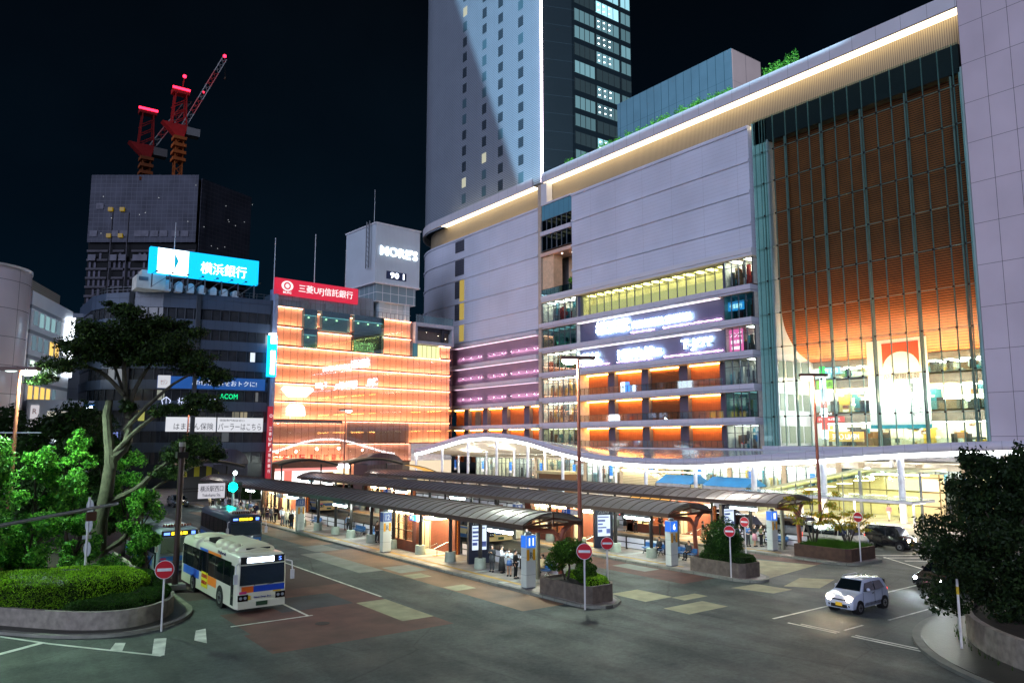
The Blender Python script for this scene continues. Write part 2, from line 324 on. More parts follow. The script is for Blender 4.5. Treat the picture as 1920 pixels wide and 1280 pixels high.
# ---- left planted island
isl=[(-8,58),(-3,49),(0.2,44.6),(2.83,41),(4.94,38.5),(7.2,37.35),(9.4,38.3),(10.6,40.1),(11.1,42.5),(11.1,118),(-8,118)]
isl=smooth_poly(isl,2)
k=MB(); k.prism(isl,0,.13); struct(k,'kerb',mat('kerb_concrete','#86837a',.85,0,.25,1.5,.3))
k=MB(); k.prism(offset_poly(isl,.3),.1,.145); struct(k,'pavement',mat('wet_concrete','#30302c',.45,0,.3,1.2,.2))
SOIL=mat('soil','#241c12',.95,0,.3,2,.4)
def planter_wall(name,poly,z0,z1,th,m,label,soil=.15,seg=None):
    n=len(poly); inn=offset_poly(poly,th); b=MB()
    b.add([(x,y,z) for z in (z0,z1) for x,y in poly]+[(x,y,z) for z in (z0,z1) for x,y in inn],
      [(i,(i+1)%n,n+(i+1)%n,n+i) for i in range(n)]+[(n+i,n+(i+1)%n,3*n+(i+1)%n,3*n+i) for i in range(n)]+[(2*n+(i+1)%n,2*n+i,3*n+i,3*n+(i+1)%n) for i in range(n)])
    t=thing('planter',label,'planter',(sum(x for x,y in poly)/n,sum(y for x,y in poly)/n,z0))
    b.build('wall',m,t,world=True)
    s=MB(); s.prism(offset_poly(poly,th+.004),z0,z1-soil); s.build('soil',SOIL,t,world=True)
    return t
GRAN=mat('granite','#8d837a',.8,0,.3,3,.35,bscale=40); GRANB=mat('brown_granite','#60554c',.8,0,.35,3,.35,bscale=40)
planter_wall('p',offset_poly(isl,.85),.13,.92,.2,GRAN,'long curved granite planter wall under the clipped hedges beside the white bus')
# ---- right planted island
ci=[(39+10.6*math.cos(a),7.6+10.6*math.sin(a)) for a in np.linspace(0,2*math.pi,64,endpoint=False)]
k=MB(); k.prism(ci,0,.13); struct(k,'kerb',mat('white_kerb','#6a6c66',.7,0,.2,1.5,.3))
k=MB(); k.prism([(39+10.25*math.cos(a),7.6+10.25*math.sin(a)) for a in np.linspace(0,2*math.pi,64,endpoint=False)],.1,.145); struct(k,'pavement',MATS['wet_concrete'])
planter_wall('p',[(39.6+8.7*math.cos(a),7.7+8.7*math.sin(a)) for a in np.linspace(0,2*math.pi,56,endpoint=False)],.14,1.2,.25,GRAN,'round granite planter wall under the big dark tree')
b=MB()
for q in range(70):
    a=rnd.uniform(R(95),R(175)); rr=9.0+rnd.uniform(0,.25); c=Vector((39.6+rr*math.cos(a)*.99,7.7+rr*math.sin(a)*.99,.14))
    for j in range(5):
        d=Vector((rnd.uniform(-.08,.08),rnd.uniform(-.08,.08),rnd.uniform(.08,.28))); s=Vector((-d.y,d.x,0)).normalized()*.012
        b.add([c-s,c+s,c+d],[(0,1,2)])
struct(b,'weeds',leafmat('weed_leaf','#3c5a1c')); 
o=bpy.data.objects['weeds']; o['kind']='stuff'
# ================================================================ STATION BUILDING (faces -X), office tower, wave canopy
PANEL=lined('white_panel','#ccd0de',[('Z',.61,.02,0),('Y',6.6,.03,.5)],'#9c9da8',.42,.09,.12)  # white cladding; faint blue of the sign light mixed into its base colour
PANELP=lined('plain_white_panel','#d2d2d8',[],'#aaaaaa',.4,.03,.3)
BIGP=lined('large_white_panel','#cbbdc6',[('Z',4.88,.05,.95),('Y',2.6,.05,.2)],'#4c464c',.45,.10,.12)
FASC=lined('cornice_panel','#cfcdd4',[('Y',3.25,.04,0)],'#77767c',.42,.04,.3)
RIB=lined('ribbed_panel','#a8977a',[('Y',.28,.10,0)],'#6d604c',.5,.05,.3)
SLAB=lined('slab_edge','#c9c7d2',[('Y',3.3,.03,0)],'#8b8a94',.4,.05,.4)
SOFF=mat('beige_soffit','#d8c8a8',.6,0,.05,.3); BRICK=lined('orange_brick','#a55a34',[('Z',.22,.03,0),('Y',.45,.02,0)],'#5e2c18',.7,.15,1.3)
PIER=mat('grey_pier','#55556a',.6,0,.06,.4); DARKPAN=lined('dark_facade_panel','#5a5a74',[('Y',3.3,.05,0),('Y',.1,.02,0)],'#484860',.5,.06,.3)
WOODL=mat('louver_wood','#8a5a3a',.6,0,.25,3); GREYL=mat('grey_louver','#6e6660',.5,.2)
E_WARM=em('cornice_light',(1,.82,.55),3.2); E_WARM2=em('cornice_uplight',(1,.72,.30),6); E_ORG=em('orange_light',(1,.50,.12),26)
E_PINK=em('pink_led',(1,.60,.80),26); E_PINKS=em('faint_pink_led',(1,.55,.75),22); E_INW=em('shop_ceiling_light',(1,.95,.85),8); E_INY=em('shop_yellow_light',(1,.90,.50),9); E_IND=em('dim_ceiling_light',(.75,.95,1),.7); E_INR=em('restaurant_light',(1,.6,.3),1.0)
IN_W=mat('interior_wall','#d9d4c8',.7); IN_D=mat('interior_dark','#3b3a3a',.7); IN_B=mat('interior_brown','#7c5a3c',.6); IN_T=mat('interior_teal','#3a7f8c',.6); IN_R=mat('interior_red','#a83a34',.6); IN_Y=mat('interior_yellow','#c9a64a',.6)
MULL=mat('mullion_metal','#6b7076',.35,.6)
def lit_bay(par,x,y0,y1,z0,z1,nm=6,depth=3.,light=None,seed=0,gl=None,frame=True,tr=True,cov=1.0,clutter=9,back=None):
    r=random.Random(seed); light=light or E_INW
    b=MB(); b.box(x+depth,x+depth+.1,y0,y1,z0,z1,0); b.box(x+.1,x+depth,y0,y1,z0-.05,z0+.02,1); b.box(x+.1,x+depth,y0,y0+.06,z0,z1,0); b.box(x+.1,x+depth,y1-.06,y1,z0,z1,0)
    b.box(x+.1,x+depth,y0+.06,y1-.06,z1-.02,z1+.05,0)
    nl=max(1,int((y1-y0)/2.2)); 
    for i in range(nl):
        if r.random()<cov:
            c=y0+(i+.5)*(y1-y0)/nl; b.box(x+.5,x+depth-.4,c-.55,c+.55,z1-.09,z1-.03,2)
    for i in range(clutter*3):
        c=r.uniform(y0+.4,y1-.4); wd=r.uniform(.12,.8); h=r.uniform(.6,(z1-z0)*.72); xx=x+r.uniform(.8,depth-.5); zb=z0+.02 if r.random()<.7 else z0+r.uniform(.5,1.4)
        b.box(xx,xx+.4,max(y0+.1,c-wd/2),min(y1-.1,c+wd/2),zb,min(z1-.3,zb+h),3+r.randrange(5))
    b.build('interior',[back or IN_W,IN_B,light,IN_W,IN_D,IN_B,IN_T,r.choice([IN_Y,IN_R,IN_W])],par,world=True)
    g=MB(); g.box(x,x+.03,y0,y1,z0,z1); w_=g.build('window',gl or (G2 if light is E_IND else G1),par,world=True)
    if frame:
        f=MB()
        for i in range(nm+1):
            c=y0+(y1-y0)*i/nm; f.box(x-.08,x+.1,c-.05,c+.05,z0,z1)
        f.box(x-.05,x+.08,y0,y1,z0-.03,z0+.06); f.box(x-.05,x+.08,y0,y1,z1-.06,z1+.03)
        if tr: f.box(x-.04,x+.07,y0,y1,z1-1.15,z1-1.08)
        fo=f.build('frame',MULL,w_); ol=base_of(par)
        for v in fo.data.vertices: v.co-=ol
    return w_
st=thing('station_building','huge white station department store with glowing cornice, glass atrium and orange brick balconies','building',(95,37,0))
def part(fn,name,m,par=st,smooth=False):
    b=MB(); fn(b); return b.build(name,m,par,smooth,world=True)
def parts(fn,name,m,par=st,k=1):
    b=MB(); fn(b); return b.each(name,m,par,k,world=True)
LV=[11.72,16.60,21.52,26.40,31.30,36.15,41.0,45.9,50.75,55.9]
# upper white cladding, one band per storey
for i,(z0,z1,ya) in enumerate([(36.9,41.0,107.9),(41.0,45.9,107.9),(45.9,50.75,107.9),(50.75,55.9,107.9)]):
    part(lambda b:(b.box(95,97.4,67.4,ya,z0,z1-.62),b.box(94.78,97.4,67.4,ya,z1-.62,z1-.16),b.box(95.0,97.4,67.4,ya,z1-.16,z1)),'wall_panel',PANEL)
part(lambda b:(b.box(94.7,97.4,67.4,117.2,36.15,36.9),b.box(94.85,97.4,67.4,117.2,35.75,36.15)),'ledge',PANELP)
# cornice with its glowing soffit
def cornice(y0,y1,nm):
    c=part(lambda b:b.box(94.4,94.75,y0,y1,60.27,62.2),'cornice',FASC)
    b=MB(); b.box(94.75,96.6,y0,y1,60.30,60.42); b.build('soffit_light',E_WARM,c,world=True)
    return c
cornice(36.86,116.3,0)
part(lambda b:b.box(96.55,96.9,36.86,117.0,55.0,60.3),'ribbed_wall',RIB)
part(lambda b:b.box(96.1,96.4,38,116.9,55.72,55.86),'uplight',E_WARM2)
part(lambda b:(b.box(94.9,96.4,115.4,117.2,55.9,60.27),),'end_wall',PANELP)
part(lambda b:b.box(94.8,150,20,117,60.45,61.9),'roof',mat('roof_deck','#3a3a3c',.8))
part(lambda b:b.box(99.8,150,67.5,117,9,60.3),'core_wall',mat('core_wall_grey','#6a6a70',.7))
# right wall of large panels
part(lambda b:b.box(94.42,150,-25,36.84,7.0,62.18),'side_wall',BIGP)
part(lambda b:b.box(94.42,99,-25,36.84,62.18,72),'side_wall',BIGP)
# ---- upper left glass corner: two restaurant storeys and an open terrace
def row(y0,y1,z0,z1,**k): return lit_bay(st,95.05,y0,y1,z0,z1,**k)
part(lambda b:b.box(95.02,95.2,107.95,117.1,52.5,55.6),'spandrel_glass',lined('blue_spandrel','#5d93a6',[('Y',1.5,.06,.3)],'#38505c',.2,.05,.3))
part(lambda b:b.box(94.8,96,107.95,117.2,55.6,55.95),'ledge',PANELP)
row(107.95,117.1,50.2,52.5,nm=6,depth=4,light=E_INR,seed=3,back=IN_D,gl=G3,tr=False)
part(lambda b:b.box(94.7,96,107.95,117.3,49.3,50.15),'slab_edge',SLAB)
row(107.95,117.1,46.2,49.3,nm=6,depth=4,light=E_INR,seed=4,back=IN_D,gl=G3,tr=False)
part(lambda b:b.box(94.7,99,107.9,117.3,45.0,45.7),'terrace_ceiling',mat('terrace_ceiling_pink','#d8b6a4',.6))
parts(lambda b:[b.tube([(x,y,44.97),(x,y,45.02)],.14,10) for x,y in((96,112),(97,110),(96.5,108.8))],'downlight',em('downlight',(1,.9,.8),25))
part(lambda b:(b.box(95.2,97.5,113.7,117.1,36.9,45.0),b.box(99.2,99.4,107.9,113.7,36.9,45.0),b.box(95.1,99.2,107.9,108.0,36.9,45)),'terrace_wall',mat('terrace_wall_beige','#d9b894',.6))
part(lambda b:b.box(98.9,99.15,108.1,109.7,37,43.5),'terrace_window',IN_D)
b=MB(); b.box(94.85,94.88,108,117.1,36.95,38.2); gb=b.build('terrace_railing',G2,st,world=True)
b=MB()
for i in range(8): b.box(94.88,94.94,108.3+i*1.2,108.36+i*1.2,36.95,38.2)
b.box(94.84,94.92,108,117.1,38.18,38.24); b.build('posts',DARKM,st,world=True).name='railing_posts'
# ---- yellow glazed storey under the white cladding
part(lambda b:b.box(94.9,96.6,67.4,117.2,35.55,35.75),'glazing_soffit',SOFF)
lit_bay(st,96.2,73.4,106.3,31.5,35.55,nm=17,depth=2.6,light=E_INY,seed=11,clutter=0,cov=1,gl=glass('yellowish_glass',(.9,.95,.75)))
part(lambda b:b.box(95.6,97,72.6,73.4,31.4,35.6),'pier',PIER); part(lambda b:b.box(95.6,97,106.3,107.0,31.4,35.6),'pier',PIER)
lit_bay(st,95.1,67.6,72.6,31.5,35.6,nm=4,depth=3,light=em('shop_strong_light',(1,.93,.78),17),seed=5,clutter=14)
lit_bay(st,95.1,107.0,117,31.5,35.6,nm=6,depth=3,light=MATS['shop_strong_light'],seed=6,clutter=16)
part(lambda b:b.box(96.4,96.6,73.5,106.2,31.53,31.60),'floor_light',E_INY); part(lambda b:b.box(98.2,98.3,73.5,106.2,31.5,33.9),'frosted_screen',em('frosted_screen_light',(.95,.92,.62),.55))
# ---- slab edges (storey bands) of the main front
for z in (31.3,26.4,21.52,16.6,11.72):
    o=part(lambda b:(b.box(94.2,99,67.5,117.2,z-.72,z),b.box(94.45,99,67.6,116.6,z-1.05,z-.72)),'slab_edge',SLAB)
    s=MB(); s.box(94.5,98.6,67.6,117,z-1.09,z-1.055); s.build('soffit',SOFF,o,world=True)
# ---- dark sign storeys
for k,(z0,z1) in enumerate([(26.45,30.2),(21.57,25.3)]):
    part(lambda b:b.box(96.0,96.4,73.1,106.9,z0,z1),'sign_wall',DARKPAN)
    part(lambda b:b.box(94.7,95.7,74,106.5,z1-.06,z1-.02),'ceiling_led',em('ceiling_led',(.95,.85,1),1.6))
    for (a,c) in ([(74,86),(88,93.5)] if k==0 else [(74,86),(88.5,97),(99,106.5)]):
        part(lambda b:b.box(95.72,95.76,a,c,z0+.55,z0+.60),'led_strip',E_PINKS); parts(lambda b:[b.sph((95.82,y,z0+.6),(.09,.22,.09),8,6) for y in np.arange(a+1,c,2.7+(a%1.7))],'led_lamp',E_PINK)
    lit_bay(st,95.1,67.6,72.9,z0,z1,nm=4,depth=3.2,light=E_IND if k==0 else E_INW,seed=20+k,clutter=8,cov=.6)
    lit_bay(st,95.1,107.0,117,z0,z1,nm=6,depth=3.2,light=E_IND if k==0 else MATS['shop_strong_light'],seed=30+k,clutter=9)
# ---- orange brick balcony storeys
for k,(z0,z1) in enumerate([(16.65,20.42),(11.77,15.5),(7.2,10.6)]):
    w_=part(lambda b:b.box(97.6,97.9,73.6,106.4,z0,z1),'brick_wall',BRICK)
    edges=[107.66,107.07,100.34,98.7,92.07,90.46,83.65,81.87,75.45,74.6]
    for a,c in zip(edges[1::2],edges[2::2]):
        y1,y0=a,c
        part(lambda b:b.box(97.05,97.35,y0+.15,y1-.15,z1-.16,z1-.04),'cove_light',E_ORG)
    for a,c in [(107.4,106.8),(100.34,98.7),(92.07,90.46),(83.65,81.87),(75.45,74.4)]:
        part(lambda b:b.box(96.7,97.6,c,a,z0,z1),'pier',PIER)
    if k<2: part(lambda b:[b.box(97.3,97.5,83.8,90.3,z0+.25*i,z0+.25*i+.1) for i in range(14)],'louver_screen',WOODL)
    b=MB(); b.box(94.6,94.63,73.4,106.2,z0,z0+1.15); b.build('balcony_glass',G1,st,world=True)
    part(lambda b:([b.box(94.63,94.7,y,y+.07,z0,z0+1.1) for y in np.arange(73.6,106,1.1)],b.box(94.6,94.72,73.4,106.2,z0+1.12,z0+1.17)),'balcony_railing',BROWNM)
    lit_bay(st,95.1,67.6,73.2,z0,z1,nm=4,depth=3.2,light=E_INW if k!=1 else E_IND,seed=40+k,clutter=10,cov=.7)
    lit_bay(st,95.1,106.4,117,z0,z1,nm=7,depth=3.2,light=MATS['shop_strong_light'] if k<2 else E_INY,seed=50+k,clutter=12)
b=MB(); b.text('FC',(98.0,110.5,17.2),(0,-1,0),2.2,1.4,depth=.06); b.build('window_lettering',em('white_sign',(.95,.98,1),7),st,world=True)
# ---- slot between main front and wing
part(lambda b:b.box(94.9,97.5,117.25,118.2,7,60.2),'slot_wall',mat('slot_beige','#b8a897',.5))
# ---- wing with the rounded far corner
def arc(x,y0,ys,r=20,n=12,amax=80):
    """front line at depth x from y0 to ys, then turning the far corner"""
    p=[(x,y0),(x,ys)]
    rr=r-(x-95)
    for i in range(1,n+1):
        a=R(amax)*i/n; p.append((95+r-rr*math.cos(a),ys+rr*math.sin(a)))
    return p
def band(b,x,th,z0,z1,y0=118.3,ys=158.7,mi=0):
    p=arc(x,y0,ys); q=arc(x+th,y0,ys); n=len(p)
    vs=[(*a,z) for z in (z0,z1) for a in p]+[(*a,z) for z in (z0,z1) for a in q]
    f=[]
    for i in range(n-1): f+=[(i+1,i,n+i,n+i+1),(2*n+i,2*n+i+1,3*n+i+1,3*n+i),(n+i,3*n+i,3*n+i+1,n+i+1),(i,i+1,2*n+i+1,2*n+i)]
    f+=[(0,2*n,3*n,n),(n-1,2*n-1,4*n-1,3*n-1)]
    b.add(vs,f,mi)
for z0,z1 in [(30.6,35.3),(35.3,40.4),(40.4,46.0),(46.0,51.0),(51.0,55.7)]:
    part(lambda b:(band(b,95,1,z0,z1-.55),band(b,94.8,1,z1-.55,z1-.12),band(b,95,1,z1-.12,z1)),'wing_panel',PANEL,smooth=True)
c=part(lambda b:band(b,94.4,.35,60.27,62.1,y0=119.5),'cornice',FASC,smooth=True)
b=MB(); b.box(94.76,96.56,119.5,156,60.3,60.4); b.build('soffit_light',E_WARM,c,world=True)
part(lambda b:band(b,96.55,.3,55.5,60.3,y0=117.2),'ribbed_wall',RIB,smooth=True)
part(lambda b:b.box(96.1,96.4,118.5,158,55.55,55.7),'uplight',E_WARM2)
part(lambda b:b.box(97.2,150,117,158,61.2,61.9),'roof',MATS['roof_deck'])
for z0,z1 in [(52.2,54.9),(46.6,50.3),(41.2,45.3),(36,39.8)]:
    w_=part(lambda b:b.box(94.93,95.02,145.8 if z0>46 else 147.6,149.6,z0,z1),'dark_window',lined('grey_window_grid','#4a4c56',[('Z',.6,.04,0),('Y',.7,.05,0)],'#6a6c76',.25,.05,.4))
part(lambda b:(b.box(94.9,95.02,145.7,147.5,36,45.3),b.box(94.9,95.02,145.7,147.5,31,35.2)),'yellow_panel',em('yellow_lit_panel',(.75,.55,.12),.42))
for z0,z1 in [(25.5,30.4),(20.9,25.5),(16.2,20.9)]:
    part(lambda b:band(b,95.6,.4,z0,z1-.8),'dark_wall',lined('purple_facade_panel','#7c6a7c',[('Y',2.2,.05,0),('Y',.1,.02,0)],'#66586a',.5,.06,.3),smooth=True)
    part(lambda b:(band(b,94.3,1.4,z1-.8,z1-.1),band(b,94.5,1.2,z1-1.05,z1-.8)),'slab_edge',SLAB,smooth=True)
    part(lambda b:b.box(94.72,95.5,119,149,z1-1.1,z1-1.06),'ceiling_led',em('ceiling_led_pink',(1,.7,.85),1.2))
    for a,c in [(119,128),(130,137),(139,149)]:
        part(lambda b:b.box(95.33,95.40,a,c,z0+1.28,z0+1.33),'led_strip',E_PINKS); part(lambda b:b.box(95.27,95.30,a,c,z0+1.24,z0+1.36),'led_cover',mat('led_cover_purple','#6a5a6a',.5)); parts(lambda b:[b.sph((95.42,y,z0+1.35),(.07,.16,.07),8,6) for y in np.arange(a+1.2,c,1.9+(a%1.3))],'led_lamp',E_PINK)
for z0,z1 in [(11.45,15.3),(6.9,10.7),(3.5,6.2)]:
    part(lambda b:b.box(97.2,97.5,118.3,152,z0,z1),'brick_wall',BRICK)
    part(lambda b:(band(b,94.3,3,z1+.3,z1+.9),band(b,94.5,2.8,z1,z1+.3)),'slab_edge',SLAB,smooth=True)
    ed=[152,147.25,145.5,139.7,138,132.45,130.7,124.8,123,118.4]
    for a,c in zip(ed[0::2],ed[1::2]): part(lambda b:b.box(96.7,97.0,c+.15,a-.15,z1-.16,z1-.04),'cove_light',E_ORG)
    for a,c in zip(ed[1::2],ed[2::2]): part(lambda b:b.box(96.3,97.2,c,a,z0,z1),'pier',PIER)
    part(lambda b:b.box(96.9,97.15,141.5,143.6,z0,z1-.3),'louver_screen',GREYL)
# ---- glass atrium
GA=glass('atrium_glass',(.82,.92,.90),.05)
b=MB(); b.box(94.98,95.01,37.3,66.7,7.6,56.1); at=b.build('atrium_glass',GA,st,world=True)
MY=[65.0,63.15,61.07,59.25,57.38,55.44,53.46,51.54,49.6,47.68,45.72,43.76,41.76,39.8,38.1]

parts(lambda b:[b.box(95.4,95.8,y-.10,y+.10,7.6,52.3) for y in (61.5,55.9,50.1,44.2,38.6)],'atrium_column',mat('atrium_column_grey','#8c9690',.5))
ZR=[11.72,16.6,21.55,26.45,31.35,36.25,41.1,46.0,50.8]
parts(lambda b:[b.box(95.02,95.10,37.4,66.6,z-.035,z+.035) for z in ZR],'cable_rail',mat('cable_steel','#a8b4ac',.4,.2))
for y in MY: part(lambda b:(b.box(95.05,95.22,y-.045,y+.045,7.6,56,0),[b.box(94.9,95.12,y-.11,y+.11,z-.11,z+.11,1) for z in ZR]),'atrium_mullion',[mat('atrium_steel','#86a09c',.4,.2),DARKM])
part(lambda b:b.box(95.3,97,37.4,66.6,52.4,56.0),'atrium_header',mat('dark_blind','#20262a',.6))
WOOD=lined('slatted_wood','#b4602f',[('Z',.30,.10,0)],'#3a1a0c',.6,.18,.5)
prof=[(96.7,52.6),(96.6,41),(96.35,32.5),(96.9,25.9),(98.5,22.9),(101,20.9),(105,19.6),(112,19.2),(128,19.4)]
pr=[]
for i in range(len(prof)-1):
    for t in (0,.25,.5,.75): 
        p0,p1,p2,p3=prof[max(i-1,0)],prof[i],prof[i+1],prof[min(i+2,len(prof)-1)]
        pr.append(tuple(.5*((2*p1[k])+(-p0[k]+p2[k])*t+(2*p0[k]-5*p1[k]+4*p2[k]-p3[k])*t*t+(-p0[k]+3*p1[k]-3*p2[k]+p3[k])*t**3) for k in (0,1)))
pr.append(prof[-1])
def wood(b):
    n=len(pr); b.add([(x+.02,y,z) for y in (37.9,64.1) for x,z in pr]+[(x+.3,y,z+.25) for y in (37.9,64.1) for x,z in pr],[(i+1,i,n+i,n+i+1) for i in range(n-1)]+[(2*n+i,2*n+i+1,3*n+i+1,3*n+i) for i in range(n-1)])
part(wood,'wood_ceiling',WOOD,smooth=True)
def sidewall(b):
    n=len(pr); out=[(x,z) for x,z in pr]
    poly=[(95.1,7.6),(95.1,pr[0][1])]+out+[(128,7.6)]
    b.ext([(x,64.12,z) for x,z in poly],(0,.25,0))
part(sidewall,'atrium_side_wall',PANELP)
parts(lambda b:(b.box(95.3,95.6,64.4,66.9,7.6,55.9),b.box(95.3,95.6,37.0,37.6,7.6,53)),'teal_panel',mat('teal_glass_panel','#c4e2de',.3,0,.1,.2))
parts(lambda b:[b.box(95.18,95.28,y,y+.06,7.6,55.9) for y in (64.6,65.5,66.3)],'atrium_mullion',MATS['atrium_steel'])
# shop storeys inside the atrium
for k,(z0,z1) in enumerate([(7.6,10.9),(12.4,15.8),(17.2,19.0)]):
    part(lambda b:b.box(104,106,38,64,z1,z1+1.5),'gallery_edge',mat('gallery_stone','#9a8a78',.6))
    b=MB(); r=random.Random(60+k); b.box(110,110.2,38,64,z0,z1); y=38.3
    mi=0
    while y<63:
        wd=r.uniform(.3,1.8); h=r.uniform(.8,z1-z0-.3); b.box(107.5+r.uniform(0,2.2),109.9,y,min(64,y+wd),z0,z0+h,r.randrange(6)); y+=wd*r.uniform(.6,1.2)
    for q in range(40): y=r.uniform(38.3,63.5); zz=z0+r.uniform(.3,z1-z0-.6); b.box(106+r.uniform(0,1.2),107.2,y,y+r.uniform(.15,.6),zz,zz+r.uniform(.15,.7),r.randrange(6))
    for q in range(9): y=r.uniform(39,63); b.box(105+r.uniform(0,1),106.2,y,y+.4,z0,z0+1.65,1)
    for y in np.arange(39,63.5,2.0): b.box(105.2,109.5,y,y+.9,z1-.12,z1-.05,6)
    b.box(104,110,38,64,z0-.2,z0,5)
    b.build('shop_interior',[IN_W,IN_D,IN_B,IN_T,IN_W,IN_Y,em('atrium_light',(1,.95,.85),14)],st,world=True)
    b=MB(); b.box(104.0,104.04,38,64,z0,z0+1.1); b.build('gallery_glass',G1,st,world=True)
parts(lambda b:[b.box(103,103.25,y,y+.5,18.55,18.62) for y in np.arange(39,64,1.6)],'ceiling_spot',em('atrium_spot',(1,.85,.6),22))
part(lambda b:b.box(104.5,104.7,38.3,46,13.7,14.2),'bright_sign_strip',em('bright_warm_sign',(1,.9,.6),14))
# side-wall windows inside
parts(lambda b:[b.box(95.4+i*1.9,96.9+i*1.9,64.02,64.1,z,z+2.4) for i in range(4) for z in (12.6,17.3,8.0)],'inner_window',em('inner_window_light',(.75,.75,.55),.5))
# uplights that throw the orange glow on the slats
for y in (41,47,53,59,63): lamp('SPOT','uplight_bulb',st,Vector((104.2,y,13.4))-Vector((95,37,0)),8000,(1,.50,.19),.3,140,(R(180),R(14),0))
for y in (40.5,45,50,55,61): lamp('POINT','hall_fill',st,Vector((98.8,y,14))-Vector((95,37,0)),1100,(1,.96,.9),.4)  # fill lamps added between glass and banner to brighten the cloth
for y in (40,45,50,55,60.5): lamp('SPOT','floor_uplight',st,Vector((95.95,y,13.0))-Vector((95,37,0)),5200,(1,.50,.18),.2,110,(R(180),R(6),0))
# ---- street level under the wave canopy
part(lambda b:(b.box(93.5,94.4,22,66,5.9,7.6),b.box(93.2,94,66,150,6.1,7.2)),'lower_fascia',SLAB)
part(lambda b:b.box(88.5,100,20,150,5.75,5.9),'street_ceiling',mat('street_ceiling_white','#d8d2c4',.6))
parts(lambda b:[b.tube([(x,y,5.70),(x,y,5.74)],.16,8) for x in (90,92) for y in np.arange(28,148,5)],'downlight',em('street_downlight',(1,.92,.78),30))
yy=24
for i,(wd,kind) in enumerate([(9,'y'),(6,'y'),(5,'w'),(7,'y'),(3,'d'),(8,'w'),(9,'w'),(6,'w'),(9,'y'),(7,'y'),(9,'w'),(6,'d'),(8,'y'),(7,'w'),(6,'y'),(8,'w')]):
    lit_bay(st,92.5,yy+.35,yy+wd-.35,.2,4.9,nm=max(2,int(wd/1.4)),depth=4,light={'y':em('street_yellow',(1,.87,.52),15),'w':em('street_white',(1,.97,.90),20),'d':E_IND}[kind],seed=80+i,clutter=12,gl=G1)
    part(lambda b:b.box(92.3,93.2,yy-.35,yy+.35,.15,5.75),'pier',mat('street_pier','#b9a890',.6)); yy+=wd
part(lambda b:b.box(92.4,92.8,24,150,4.9,5.75),'shop_fascia',mat('shop_fascia_white','#d6cfc2',.5))
# ================================================================ signs on the station
SIGNW=em('blue_white_sign',(.55,.80,1),24)
def letter_sign(label,parts,cat='sign'):
    y,z=parts[0][1],parts[0][2]
    t=thing('building_sign',label,cat,(95.6,y,z),0)
    for body,y,z,w_,h in parts:
        b=MB(); b.text(body,(95.55,y,z),(0,-1,0),w_,h,depth=-.14,bold=.012); b.build('lettering',SIGNW,t,world=True)
    b=MB()
    for body,y,z,w_,h in parts: b.box(95.72,95.98,y-w_,y,z+h*.45,z+h*.5)
    b.build('mounting_rail',DARKM,t,world=True)
letter_sign('glowing station name sign in large kanji and small roman letters, upper dark storey',[('横浜駅',102.2,27.5,8.4,2.3),('YOKOHAMA STATION',93.2,27.65,13.2,1.25)])
letter_sign('glowing CIAL sign, lower dark storey behind the tall lamp',[('CIAL',106.6,22.5,5.6,1.9)])
letter_sign('glowing NEWoMan sign in the middle of the lower dark storey',[('NEWoMan',96.6,22.5,10.2,1.7)])
letter_sign('glowing T-JOY sign at the right of the lower dark storey',[('T-JOY',82.0,22.6,6.2,1.9)])
t=thing('window_poster','pink backlit poster behind the glass beside the T-JOY sign','poster',(96,72.9,21.8))
b=MB(); b.box(95.9,95.97,70.3,72.8,21.7,25.1); b.build('panel',em('pink_poster',(1,.16,.45),1.0),t,world=True)
b=MB(); b.text('メンズ',(95.86,72.6,23.9),(0,-1,0),2.1,.8); b.text('脱毛専門',(95.86,72.5,22.9),(0,-1,0),2.0,.55); b.text('新規開院',(95.86,72.4,22.0),(0,-1,0),1.7,.5); b.build('lettering',em('poster_white',(1,.95,.97),2),t,world=True)
t=thing('window_poster','blue backlit poster behind the glass above the pink poster','poster',(96,72.9,27))
b=MB(); b.box(95.9,95.97,69.9,72.8,28.0,29.4); b.build('panel',em('blue_poster',(.05,.35,.9),1.0),t,world=True)
b=MB(); b.text('千葉銀行',(95.86,72.5,28.3),(0,-1,0),2.3,.7); b.build('lettering',MATS['poster_white'],t,world=True)
t=thing('balcony_sign','small blue and white lit signboard standing on the top brick balcony','sign',(94.9,95.3,16.6))
b=MB(); b.box(94.75,94.9,94.2,95.2,16.7,18.4); b.build('white_face',em('white_board',(.8,.9,1),2),t,world=True)
b=MB(); b.box(94.75,94.9,93.2,94.15,16.7,18.4); b.build('blue_face',em('blue_board',(.08,.25,.9),1.6),t,world=True)
b=MB(); b.text('OPEN',(94.73,95.1,17.3),(0,-1,0),.8,.4); b.build('lettering',BLUEP,t,world=True)
# banner and boards inside the atrium (seen from behind, so the writing is reversed)
t=thing('hanging_banner','tall white banner with a red arch top hanging inside the glass atrium','banner',(99.9,49.4,9.9))
b=MB(); b.box(99.9,99.95,45.6,53.5,10.4,22.2); b.build('cloth',mat('banner_cloth','#f0ece4',.8,0,.02,.3),t,world=True)
b=MB(); pts=[(99.86,51.4,21.1),(99.86,46.6,21.1),(99.86,46.6,17.6)]+[(99.86,49.0-2.4*math.cos(a),17.6+2.2*math.sin(a)) for a in np.linspace(R(180-170),R(170),14)][::1]+[(99.86,51.4,17.6)]
b.add([(99.86,49+2.4*math.cos(a),17.6+2.3*math.sin(a)) for a in np.linspace(0,math.pi,17)]+[(99.86,49+2.4*math.cos(a),21.1) for a in np.linspace(0,math.pi,17)],[(i,i+1,18+i,17+i) for i in range(16)]); b.build('red_arch',mat('banner_red','#e2553a',.8,0,.03,.3),t,world=True)
